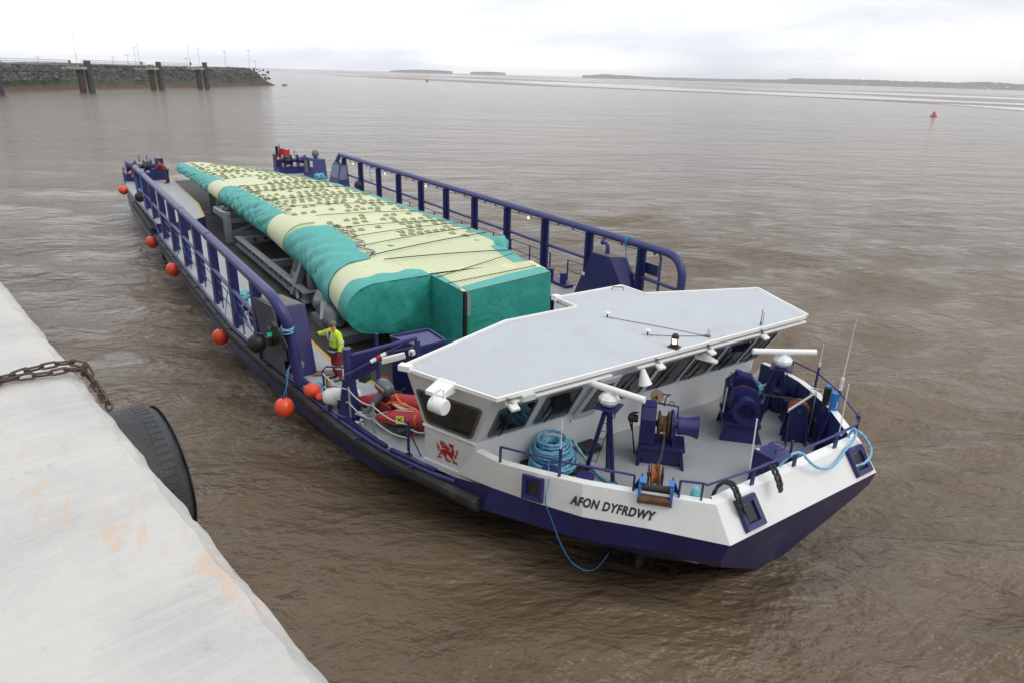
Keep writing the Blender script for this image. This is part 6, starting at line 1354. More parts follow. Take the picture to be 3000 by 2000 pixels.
fc = bpy.data.curves.new('tx', 'FONT'); fc.body = 'YAMAHA'; fc.size = .085; fc.extrude = .003; fc.offset = .002; fo = bpy.data.objects.new('tx', fc); COL.objects.link(fo); bpy.context.view_layer.update()
me = bpy.data.meshes.new_from_object(fo.evaluated_get(bpy.context.evaluated_depsgraph_get())); bpy.data.objects.remove(fo); ly = bpy.data.objects.new('maker_lettering', me); COL.objects.link(ly); me.materials.clear(); me.materials.append(whiteplas)
ly.parent = cowl; off = mo(-.19, -.186, .015) - Vector(t.location)
for v in me.vertices: v.co = off + Mo @ Vector((v.co.x * 1.05, -v.co.z, v.co.y))
MB().tube([mt + V(-.02, 0, -.14), mt.lerp(lower, .55), lower + V(0, 0, .12)], [.13, .085, .055], 12).build('motor_leg', motor_grey, t, smooth=60)
MB().box(lower + V(0, 0, .20), (.34, .2, .02), .5).build('cavitation_plate', galv, t); MB().lathe([(.01, -.2), (.05, -.1), (.055, .1), (.035, .17)], lower + V(.0, .0, .07), (.7, -.5, 0), 12).build('gear_housing', motor_grey, t, smooth=60)
MB().prism([lower + V(-.1, .06, .05), lower + V(.08, -.05, .05), lower + V(0, 0, -.09)], (.02, .02, 0)).build('skeg', darkmetal, t)
mb = MB()
for k in range(3): a = k * 2.094; o = lower + V(.14, -.10, .07); mb.prism([o, o + V(.06 * math.sin(a), .08 * math.sin(a), .10 * math.cos(a)), o + V(.1 * math.sin(a + .7), .1 * math.sin(a + .7), .10 * math.cos(a + .7))], V(.012, -.01, 0))
mb.build('propeller', whiteplas, t); MB().tube([mo(.25, .0, -.08), mo(.45, .1, .12), mo(.52, .15, .25)], .02, 8).build('tiller', blackplas, t); MB().box(mo(.1, .0, -.28), (.2, .18, .25), M=Mo).build('clamp_bracket', darkmetal, t)
# ------------------------------------------------------------------ starboard nav light board, silver spotlight
c = at(806, 985, 1, -6.95); t = thing('starboard_nav_light', 'green navigation light in a black screen below the top pipe end', 'navigation light', c)
MB().hexa([c + V(-.42, .02, -.42), c + V(.55, .05, -.55), c + V(.55, .12, -.55), c + V(-.42, .09, -.42)], [c + V(-.42, .02, .30), c + V(.35, .05, .22), c + V(.35, .12, .22), c + V(-.42, .09, .30)]).build('screen_board', blackplas, t)
MB().prism([c + V(.0, .05, .3), c + V(.75, .10, -.05), c + V(.75, .10, -.10), c + V(0, .05, -.5)], V(0, .03, 0)).build('screen_board', blackplas, t)
MB().lathe([(.10, -.30), (.11, -.26), (.10, -.06), (.06, -.04), (.06, .10), (.10, .12), (.10, .16), (.05, .22)], c + V(-.18, -.10, 0), (0, 0, 1), 16).build('lamp_case', blackplas, t, smooth=50); MB().lathe([(.064, -.035), (.064, .095)], c + V(-.18, -.10, 0), (0, 0, 1), 14).build('green_lens', lit_green, t)
c = at(879, 1067, 1, -6.2); t = thing('spot_lamp', 'chrome spot lamp at the foot of the starboard cabinet', 'lamp', c); MB().lathe([(.03, -.14), (.09, -.10), (.13, .0), (.135, .04)], c, (.75, -.55, .3), 20).build('reflector', galv, t, smooth=60); MB().lathe([(.01, .0), (.12, .0)], c + V(.03, -.02, .015), (.75, -.55, .3), 20).build('lamp_glass', lit_white, t); MB().tube([c - V(0, 0, .1), c - V(0, 0, .42)], .02, 6).build('lamp_stem', brass, t)
# ------------------------------------------------------------------ rusty thruster guard under the bow
shaded_rust = mat('shade_darkened_wet_rust', (.035, .018, .010), .6, var=.6, vscale=4, stain=[((.12, .05, .015), 5, .62, .6, (1, 1, 1))])  # rust colour darkened to paint in the shadow under the bow
t = thing('thruster_guard', 'rusty steel thruster guard frame at the waterline under the bow', 'guard frame', (14.9, -2.6, -1.2)); zz = -1.12
P_ = [V(14.3, -3.05, zz), V(15.45, -2.15, zz), V(15.1, -1.7, zz + .1), V(13.95, -2.4, zz + .1)]
for k in range(4): MB().beam(P_[k], P_[(k + 1) % 4], .12, .16).build('frame_bar', shaded_rust, t)
for k in (.33, .66): MB().beam(P_[0].lerp(P_[1], k), P_[3].lerp(P_[2], k), .10, .12).build('frame_bar', shaded_rust, t)
for a, b in ((P_[3], V(14.1, -2.3, -.3)), (P_[2], V(15.1, -1.5, -.4)), (P_[0].lerp(P_[1], .5), V(14.7, -2.1, -.35))): MB().beam(a, b, .12, .12).build('hanger', shaded_rust, t)
# ------------------------------------------------------------------ aft machinery
def stern_winch(c, s, label, rz=0):
    t = thing('stern_winch', label, 'winch', c, 'stern winches'); C_ = Vector(c)
    MB().box(C_ + V(0, .0, .28), (1.5, 2.6, .5)).build('bed', navy, t); MB().box(C_ + V(-.1, -1.1 * s, .95), (.8, .5, 1.1)).build('gear_case', navy, t, bevel=.03)
    MB().cyl(C_ + V(0, -.8 * s, .95), C_ + V(0, 1.1 * s, .95), .16, 12).build('shaft', navy, t, smooth=50)
    for k in (-.6, -.1, .45): MB().cyl(C_ + V(0, k * s, .95), C_ + V(0, (k + .08) * s, .95), .46, 20).build('flange', navy, t, smooth=40)
    MB().cyl(C_ + V(0, -.5 * s, .95), C_ + V(0, -.12 * s, .95), .32, 18).build('wire_reel', darkmetal, t, smooth=50); MB().lathe([(.25, 0), (.25, .3), (.4, .55), (.42, .58), (.2, .58)], C_ + V(0, .55 * s, .95), (0, s, 0), 20).build('warping_drum', navy, t, smooth=50)
    for k in (-.3, .2): MB().tube([C_ + V(.2, k * s, 1.3), C_ + V(.2, k * s, 1.7), C_ + V(.35, k * s, 1.75)], .03, 6).build('brake_lever', navy, t)
    return t
sw = at(862, 492, 1, 5.6)
stern_winch((-34.6, 5.5, .5), 1, 'navy stern winch beside the ensign at the port quarter')
MB().cyl((-34.6, 4.4, 1.9), (-34.6, 4.4, 2.6), .13, 10).build('exhaust_stub', blackplas, bpy.data.objects['stern_winch']); MB().box((-34.27, 4.4, 1.75), (.03, .36, .4)).build('red_notice', redpaint, bpy.data.objects['stern_winch']); MB().box((-34.25, 4.4, 1.7), (.02, .26, .18)).build('notice_panel', trim_white, bpy.data.objects['stern_winch'])
stern_winch((-34.9, -5.3, .5), -1, 'navy stern winch at the starboard quarter behind the pipe end')
fs = at(822, 505, 0, -33.9); ft = at(817.5, 424, 0, -33.9); t = thing('ensign', 'small red ensign flying from a dark staff at the stern', 'flag', fs); MB().tube([fs, ft], .035, 6).build('staff', blackplas, t)
mb = MB(); rows = []
for i in range(9):
    k = i / 8; rows.append([tuple(fs.lerp(ft, .86) + V(.2 * math.sin(k * 5), .85 * k, -.02 - .12 * k + .05 * math.sin(k * 7) - .50 * j / 4)) for j in range(5)])
loft(rows).build('flag_cloth', redpaint, t, smooth=80); MB().quad(*[fs.lerp(ft, .86) + V(.03, a, b) for a, b in ((.03, -.02), (.34, -.08), (.34, -.27), (.03, -.25))]).build('canton', mat('canton_blue', (.03, .04, .2), .6), t)
for i, (x0, x1, y0, h, lb, win) in enumerate(((-32.8, -30.1, 5.85, 1.95, 'navy aft deckhouse with a grille and round vent, nearer the stern', True), (-27.4, -25.4, 5.95, 2.1, 'navy aft deckhouse with a sloping grey face beside the rail', False))):
    t = thing('aft_deckhouse', lb, 'deckhouse', (x0, y0, .5), 'aft deckhouses'); y1 = 6.85
    if win:
        MB().hexa([(x0, y0, .5), (x1, y0, .5), (x1, y1, .5), (x0, y1, .5)], [(x0 + .25, y0 + .1, h), (x1 - .25, y0 + .1, h), (x1 - .3, y1, h), (x0 + .3, y1, h)]).build('house_body', navy_rail, t)
        MB().box((x0 + .75, y0 + .02, 1.25), (.8, .05, .9)).build('grille', mat('grey_grille', (.16, .18, .18), .6), t); MB().box((x0 + 1.95, y0 + .05, h * .8), (.55, .05, .45)).build('white_panel', trim_white, t)
        MB().lathe([(.15, 0), (.16, .1), (.27, .25), (.27, .42), (.18, .58), (.05, .62)], ((x0 + x1) / 2, y1 - .4, h - .02), (.1, 0, 1), 16).build('mushroom_vent', mat('vent_grey', (.15, .17, .18), .5), t, smooth=60)
    else:
        MB().hexa([(x0, y0, .5), (x1, y0, .5), (x1, y1, .5), (x0, y1, .5)], [(x0 + .3, y0 + .35, h), (x1 - .3, y0 + .35, h), (x1 - .3, y1, h), (x0 + .3, y1, h)]).build('house_body', navy, t)
        MB().quad((x1 - .09, y0 + .15, 1.05), (x1 - .27, y0 + .40, 2.02), (x1 - .27, y1 - .1, 2.02), (x1 - .09, y1 - .1, 1.05)).build('sloping_panel', mat('slate_panel', (.16, .19, .30), .5), t)
        MB().quad((x0 + .15, y0 + .10, 1.15), (x1 - .15, y0 + .10, 1.15), (x1 - .3, y0 + .32, 2.02), (x0 + .3, y0 + .32, 2.02)).build('sloping_panel', MATS['slate_panel'], t)
sg = at(987, 498, 1, 6.7); t = thing('white_chart_board', 'white board with a dark diagram behind the aft deckhouses', 'board', sg); MB().box(sg, (.9, .05, .95), .0).build('board_panel', trim_white, t)
mb = MB(); mb.beam(sg + V(-.3, -.04, .1), sg + V(.25, -.04, -.1), .05, .02).beam(sg + V(0, -.04, .35), sg + V(0.02, -.04, -.35), .05, .02).beam(sg + V(-.2, -.04, -.2), sg + V(.2, -.04, .25), .05, .02); mb.build('dark_diagram', darkmetal, t)
for x, y0 in ((-35.9, -6.5), (-34.6, -6.68), (-33.3, -6.75)):
    t = thing('stern_stanchion', {-35.9: 'navy stanchion at the starboard quarter, farthest aft', -34.6: 'navy stanchion at the starboard quarter, middle of three', -33.3: 'navy stanchion at the starboard quarter, nearest the pipe end'}[x], 'stanchion', (x, y0, 0), 'stern stanchions'); MB().box((x, y0, .95), (.09, .06, .9)).build('upright', navy, t); MB().beam((x, y0, 1.38), (x + 1.3, y0 - .06, 1.38), .04, .04).build('bar', navy_rail, t)
for x, h in ((-39.3, 1.0), (-39.4, 1.0)):
    pass
t = thing('quarter_bulkhead', 'tall navy plates standing at the starboard quarter', 'bulkhead', (-34.1, -4.8, .5)); MB().box((-34.1, -4.75, 1.05), (.10, .5, 1.1), .1).build('plate', navy, t); MB().box((-33.2, -5.85, 1.1), (.8, .12, 1.2), -.1).build('plate', navy, t)
t = thing('grey_door_plate', 'open grey metal cover behind the starboard rail posts', 'cover', (-23.2, -6.4, .5)); MB().box((-23.2, -6.4, 1.35), (1.5, .08, 1.5)).build('cover_plate', mat('cover_grey', (.17, .18, .17), .5, var=.2, vscale=3), t)
t = thing('gangway_strip', 'long black rubber strip lashed along the starboard gunwale aft', 'strip', (-24, -7, 0)); MB().beam((-27, -6.98, .08), (-18.5, -7.02, -.05), .28, .4).build('strip_body', rubber, t, bevel=.05)
# ------------------------------------------------------------------ ropes
def coil(c, R0, h, r, layers, per, m, seed, label, sq=1.0, lead=None, grp='blue rope coils on the foredeck'):
    rng = random.Random(seed); c = Vector(c); P_ = []; th = 0; N_ = layers * per
    for k in range(N_ * 22):
        f = k / (N_ * 22); lay = f * layers; li = int(lay); w_ = lay - li; w_ = w_ if li % 2 == 0 else 1 - w_
        z = r + h * (f ** .95) * (1 - .10 * math.sin(th * .5)); rad = (R0 * (1 - .33 * max(0, f - .35) / .65)) - w_ * R0 * .50
        th = 2 * math.pi * k / 22 * (1 + .0)
        ox = .22 * R0 * mnoise.noise(Vector((k * .013, seed, 0))); oy = .22 * R0 * mnoise.noise(Vector((k * .013, seed, 7))); dz = .09 * mnoise.noise(Vector((k * .11, seed, 3))) + (.06 * mnoise.noise(Vector((k * .05, seed, 9))) if f > .6 else 0)
        rr = rad * (1 + .2 * mnoise.noise(Vector((k * .07, seed, 5))))
        P_.append(c + V(ox + rr * math.cos(th), oy + rr * math.sin(th) * sq, max(r, z + dz)))
    if lead: P_ += [Vector(p) for p in lead]
    P2_ = resample(P_, r * 1.5); o = MB().tube(P2_, r, 8, twist=1 / (r * 2.6), amp=.3).build('rope_coil', m, None, smooth=60); tag(o, label, 'rope coil', grp); return o
g3 = lambda x, y: ((x / 2.94) + 1800, (y / 2.94) + 1000)
g4 = lambda x, y: ((x / 3.92) + 1400, (y / 3.92) + 1100)
def onz(pts, f=g4): return [at(*f(x, y), 2, z) for x, y, z in pts]
coil((12.18, -2.89, .10), .54, .60, .034, 8, 4, rope_blue, 1, 'big heap of blue rope coiled on a dark pallet near the ship name', lead=onz([(1080, 720, .66), (1150, 830, .45), (1240, 960, .2), (1310, 1040, .06), (1400, 1150, .05), (1500, 1220, .05), (1620, 1270, .1), (1700, 1300, .3)]))
t = thing('rope_pallet', 'dark flat pallet under the big blue rope coil', 'pallet', (12.2, -2.86, 0)); 
for k in range(5): MB().box((11.75 + k * .23, -2.86, .07), (.19, 1.15, .05), .0).build('pallet_board', rubber, t)
for y in (-3.3, -2.4): MB().box((12.2, y, .025), (1.1, .1, .05)).build('pallet_runner', rubber, t)
coil((12.28, 4.05, .06), .38, .46, .028, 8, 3, rope_blue, 2, 'smaller heap of blue rope behind the far winch', lead=onz([(1395, 330, .5), (1430, 400, .25), (1440, 470, .06), (1500, 540, .04), (1560, 545, .04)], g3))
t = thing('rope_mat', 'black mat under the smaller blue rope coil', 'mat', (12.3, 4.05, 0)); MB().box((12.35, 4.05, .03), (1.0, .95, .05), .3).build('mat_slab', rubber, t, bevel=.01)
def rp(name, pts, r, m, label, cat='rope', group=None, n=8): o = rope(pts, r, None, n).build(name, m, None, smooth=60); tag(o, label, cat, group); return o
rp('mooring_rope', onz([(1960, 1270, 1.25), (2040, 1310, 1.16), (2110, 1350, 1.10), (2180, 1370, 1.16), (2230, 1345, 1.25), (2290, 1375, 1.15), (2350, 1390, 1.0)]), .026, rope_blue, 'blue rope led over the rusty roller between its blue brackets')
rp('mooring_rope', onz([(520, 1320, .95), (580, 1345, .95), (640, 1350, .95), (700, 1365, .95)], g3), .028, rope_aqua, 'blue-green rope end lying inside the bulwark right of the roller')
kn = at(*g3(695, 1300), 2, 1.25); o = blob(kn, (.10, .10, .14), 3, .35, 14).build('rope_knot', rope_aqua, None, smooth=60); tag(o, 'turquoise bundle of line tied under the bow handrail', 'rope'); 
def xpl(pts, f=g3): return [at(*f(x, y), 0, X_) for x, y, X_ in pts]
rp('heaving_rope', xpl([(1270, 1180, 15.9), (1340, 1150, 15.95), (1400, 1095, 16.05), (1450, 1040, 16.15), (1500, 990, 16.25), (1560, 957, 16.3), (1620, 962, 16.34), (1670, 1020, 16.45), (1730, 1072, 16.55), (1800, 1092, 16.6), (1870, 1078, 16.58), (1930, 1020, 16.5), (1985, 940, 16.42), (2040, 870, 16.36), (2080, 800, 16.32), (2075, 755, 16.26), (2030, 748, 16.2), (1980, 770, 16.15), (1945, 805, 16.1)]), .026, rope_blue, 'pale blue rope looped over the bow handrail and down the white bow front')
rp('heaving_rope', xpl([(1990, 890, 16.0), (2010, 820, 16.1), (2050, 765, 16.2), (2090, 765, 16.28), (2140, 800, 16.4), (2190, 870, 16.55), (2212, 940, 16.65), (2195, 1000, 16.72), (2150, 1045, 16.74), (2080, 1068, 16.66)]), .026, rope_blue, 'pale blue rope running round the port bow corner into the square fairlead')
rp('heaving_rope', onz([(1790, 780, .06), (1860, 815, .06), (1915, 870, .06), (1930, 920, .06), (1880, 915, .05), (1815, 965, .05)], g3), .026, rope_blue, 'pale blue rope lying on the port foredeck behind the bow rail')
for k, (lb, pts) in enumerate((('black rope loop hung over the bow corner into the near square fairlead', [(835, 1390, 15.95), (858, 1300, 16.05), (900, 1235, 16.1), (955, 1208, 16.16), (1010, 1222, 16.25), (1050, 1290, 16.4), (1080, 1390, 16.52), (1110, 1480, 16.6), (1140, 1535, 16.6)]), ('black rope loop hung over the bow rail onto the white bow front', [(1215, 1120, 15.9), (1260, 1075, 16.05), (1320, 1050, 16.15), (1365, 1080, 16.3), (1400, 1150, 16.48), (1425, 1230, 16.6), (1432, 1290, 16.7)]))):
    t = thing('black_rope_loop', lb, 'rope', at(*g3(pts[0][0], pts[0][1]), 0, pts[0][2]), 'black rope loops at the bow')
    for s_ in (-1, 1):
        q = [at(x / 2.94 + 1800 + s_ * (4.5 if 2 < i < len(pts) - 1 else 1.5), y / 2.94 + 1000 - s_ * 2, 0, X_) for i, (x, y, X_) in enumerate(pts)]; rope(q, .030, None, 8).build('strand', rope_black, t, smooth=60)
o = rope(onz([(1200, 1230, .9), (1230, 1200, .95), (1250, 1225, .95), (1280, 1190, .95), (1260, 1150, .98), (1230, 1180, .9), (1290, 1215, .95), (1320, 1190, .95)], g3), .022, None, 6).build('green_twine', green_net, None, smooth=60); tag(o, 'tangle of green twine inside the bow beside the navy locker', 'twine')
g5 = lambda x, y: (x / 3.36 + 1400, y / 3.36 + 1350)
pts = [(690, -30, -3.9), (700, 100, -4.1), (690, 250, -4.35), (668, 330, -4.55), (672, 430, -4.55), (725, 570, -4.4), (790, 750, -4.25), (870, 915, -4.1), (940, 1005, -3.95), (1040, 1068, -3.8), (1110, 1073, -3.65), (1190, 1028, -3.5), (1290, 905, -3.2)]
o = rope([at(*g5(x, y), 1, Y_) for x, y, Y_ in pts], .011, .05, 5).build('thin_line', rope_deep, None); tag(o, 'thin blue line sagging from the fairlead left of the ship name to the waterline', 'rope')
# ------------------------------------------------------------------ buoy fenders
def buoy(c, r, m, label, line, grp='orange ball fenders along the starboard side', lm=rope_deep):
    c = Vector(c); t = thing('ball_fender', label, 'fender', c, grp); MB().ball(c, r, 22, 14, (1, 1, 1.05)).build('ball', m, t, smooth=179); MB().lathe([(r * .22, r * .95), (r * .16, r * 1.12), (r * .1, r * 1.2)], c, (0, 0, 1), 12).build('neck', navy if m is orange_buoy else blackplas, t, smooth=50)
    if line: rope([c + V(0, 0, r * 1.15)] + [Vector(p) for p in line], .013, .06, 5).build('lanyard', lm, t)
buoy(at(361, 557, 1, -7.15), .30, orange_buoy, 'orange ball fender farthest aft, at the starboard quarter', [at(362, 540, 1, -6.95), at(363, 528, 1, -6.8)])
buoy((-18.4, -7.2, -.58), .32, orange_buoy, 'orange ball fender second from the stern, below the rail posts', [(-18.3, -7.0, .1), (-17.6, -6.85, .6), (-17.0, -6.85, 1.36), (-16.6, -6.8, .5)])
buoy((-11.7, -7.2, -.50), .32, orange_buoy, 'orange ball fender third from the stern, middle of the barge side', [(-11.7, -7.0, .0), (-11.0, -6.9, .7), (-10.4, -6.9, 1.42), (-9.9, -6.9, 1.3), (-9.6, -6.85, .6)])
buoy((-1.85, -7.2, -.60), .29, orange_buoy, 'orange ball fender hanging below the last open rail bay', [(-1.9, -7.0, -.1), (-1.5, -6.95, .6), (-1.0, -6.9, 1.35), (-.6, -6.88, 1.4), (-.35, -6.85, .7)])
buoy((5.45, -7.05, -.28), .27, orange_buoy, 'orange ball fender nearest the camera, below the cabinet', [(5.35, -6.9, .3), (5.0, -6.7, .62), (4.75, -6.5, .55)])
buoy(at(410, 578, 1, -7.15), .28, black_vinyl, 'black ball fender hanging on the starboard side far aft', [at(405, 555, 1, -6.95), at(398, 520, 1, -6.9)], 'black ball fenders to starboard')
buoy(at(753, 1005, 1, -7.1), .27, black_vinyl, 'black ball fender hanging at the starboard cabinet', [at(775, 975, 1, -7.0), at(786, 940, 1, -6.98)], 'black ball fenders to starboard')
buoy(at(1049, 543, 1, 6.3), .27, black_vinyl, 'black ball fender lashed beside the aft deckhouse to port', [at(1050, 522, 1, 6.3)], 'black ball fenders stowed to port')
t = thing('ball_fender', 'orange ball fender lying on deck with a heap of blue and white line', 'fender', (5.7, -6.0, .3)); c = at(915, 1141, 2, .22); MB().ball(c, .23, 20, 12, (1.1, 1, .85)).build('ball', orange_buoy, t, smooth=179)
MB().ball(at(934, 1160, 2, .12), .14, 14, 8, (1.6, .7, .7)).build('neck', orange_buoy, t, smooth=179)
def tangle(c, s, r, n, m, seed, label, grp=None):
    rng = random.Random(seed); c = Vector(c); P_ = [c + V(rng.uniform(-1, 1) * s[0], rng.uniform(-1, 1) * s[1], rng.uniform(0, 1) * s[2]) for _ in range(n)]; o = MB().tube(resample(spline(P_, 7), r * 2), r, 6).build('rope_heap', m, None, smooth=60); tag(o, label, 'rope', grp); return o
tangle(at(934, 1142, 2, .12), (.22, .2, .25), .02, 26, rope_blue, 3, 'heap of blue line on the deck ball fender'); tangle(at(940, 1158, 2, .05), (.2, .16, .14), .02, 20, rope_white, 4, 'heap of white line beside the deck ball fender')
# hitches of blue line
def hitch(c, R_, ax, m, label, r=.016, n=4, tail=()):
    mb = MB(); c = Vector(c); rng = random.Random(int(abs(c.x * 10))); A_ = Vector(ax)
    for k in range(n): mb.ring(c + A_ * (k - n / 2) * .05, R_, r, A_ + V(rng.uniform(-.25, .25), rng.uniform(-.25, .25), rng.uniform(-.1, .1)), 18, 6)
    for tl in tail: mb.tube(resample(spline(tl, 6), .04), r, 6)
    o = mb.build('blue_hitch', m, None, smooth=60); tag(o, label, 'rope'); return o
p = V(4.86, -6.6, 1.75); hitch(p, .17, (0, .1, 1), rope_blue, 'blue line knotted round the end of the starboard top pipe', .018, 4, [[p + V(.1, -.16, 0), p + V(.05, -.2, -.25), p + V(-.05, -.22, -.5)], [p + V(-.05, -.16, 0), p + V(.12, -.2, -.2), p + V(.02, -.2, -.36), p + V(-.08, -.2, -.2), p + V(.1, -.2, -.05)]])
p = V(3.95, 6.8, RH); hitch(p, .165, (1, 0, 0), rope_deep, 'blue line tied round the port top pipe above the cabinet', .018, 4, [[p + V(0, -.16, 0), p + V(.15, -.2, -.6), p + V(.55, -.15, -1.1), p + V(.6, -.1, -1.3)]])
hitch((-21.0, 6.8, RH), .17, (1, 0, 0), rope_deep, 'blue line tied round the far aft end of the port top pipe', .02, 3, [[V(-21, 6.64, RH), V(-20.9, 6.6, 1.9), V(-20.7, 6.65, 1.4)]])
hitch((-21.5, -6.8, RH), .17, (1, 0, 0), rope_deep, 'blue line tied round the far aft end of the starboard top pipe', .02, 3, [[V(-21.5, -6.97, RH), V(-21.2, -7.0, 1.9), V(-20.7, -6.98, 1.0), V(-20.2, -6.95, .3)]])
p = at(868, 1077, 1, -6.3); hitch(p, .09, (.6, -.3, .2), rope_blue, 'blue line knotted at the foot of the starboard cabinet', .02, 4, [[p, p + V(-.15, -.05, .05), p + V(-.3, -.12, -.05), p + V(-.25, -.25, -.35), p + V(-.2, -.3, -.9)]])
# coils hung on the bitts between the starboard posts
for cx_, lb in ((-2.05, 'pale blue mooring rope heaped on the starboard bitts between the posts'),):
    P_ = [V(cx_ + .26 * math.cos(k * .5) * (1 + .2 * math.sin(k * .31)), -6.15 + .26 * math.sin(k * .5), .35 + .42 * abs(math.sin(k * .11)) + .05 * math.sin(k * .9)) for k in range(150)]
    o = MB().tube(resample(spline(P_, 3), .04), .024, 7, twist=18, amp=.2).build('rope_heap', rope_aqua, None, smooth=60); tag(o, lb, 'rope')
rp('mooring_rope', [(-.9, -6.2, .6), (-.5, -6.3, .9), (-.1, -6.45, 1.15), (.1, -6.5, .9), (-.2, -6.6, .65), (.3, -6.7, .8), (.6, -6.75, .95), (.75, -6.7, .55), (.8, -6.6, .3), (.95, -6.4, .12), (1.3, -6.3, .5)], .032, rope_pale, 'pale blue mooring rope draped between the starboard bitts')
tangle((-29.2, 6.0, .55), (.45, .4, .5), .045, 40, rope_aqua, 8, 'turquoise rope heap beside the aft deckhouse')
tangle((6.6, -2.0, .2), (.3, .3, .3), .025, 24, rope_aqua, 9, 'blue rope heap behind the navy deck housing')
c = at(1127, 1106, 2, .5); t = thing('red_valve_wheel', 'small red valve wheel behind the outboard motor', 'valve', c); MB().ring(c, .10, .018, (.1, 0, 1), 18, 6).cyl(c - V(.1, 0, 0), c + V(.1, 0, 0), .012, 5).cyl(c - V(0, .1, 0), c + V(0, .1, 0), .012, 5).build('hand_wheel', redpaint, t, smooth=60); MB().cyl(c - V(0, 0, .48), c, .02, 6).build('valve_stem', darkmetal, t)
# wire across the cargo floor aft
tag(MB().tube([(-28.2, -3.5, .52), (-27.6, -3.0, WELL + .03), (-24.5, -1.2, WELL + .03)], .02, 5).build('deck_wire', galv), 'thin pale wire lying across the dark cargo floor aft', 'wire')

# ------------------------------------------------------------------ people
def skinmesh(name, verts, edges, radii, m, parent, xf, sub=2):
    me = bpy.data.meshes.new(name); me.from_pydata(verts, edges, []); o = bpy.data.objects.new(name, me); COL.objects.link(o)
    s = o.modifiers.new('skin', 'SKIN'); s.use_smooth_shade = True; u_ = o.modifiers.new('sub', 'SUBSURF'); u_.levels = sub; u_.render_levels = sub
    if not me.skin_vertices: bpy.context.view_layer.objects.active = o
    for i, r in enumerate(radii): me.skin_vertices[0].data[i].radius = r if hasattr(r, '__len__') else (r, r)
    me.skin_vertices[0].data[0].use_root = True
    bpy.context.view_layer.update(); new = bpy.data.meshes.new_from_object(o.evaluated_get(bpy.context.evaluated_depsgraph_get())); bpy.data.objects.remove(o)
    new.name = name; new.transform(xf); q = bpy.data.objects.new(name, new); COL.objects.link(q); new.materials.clear(); new.materials.append(m); q.parent = parent
    for pl in new.polygons: pl.use_smooth = True
    return q
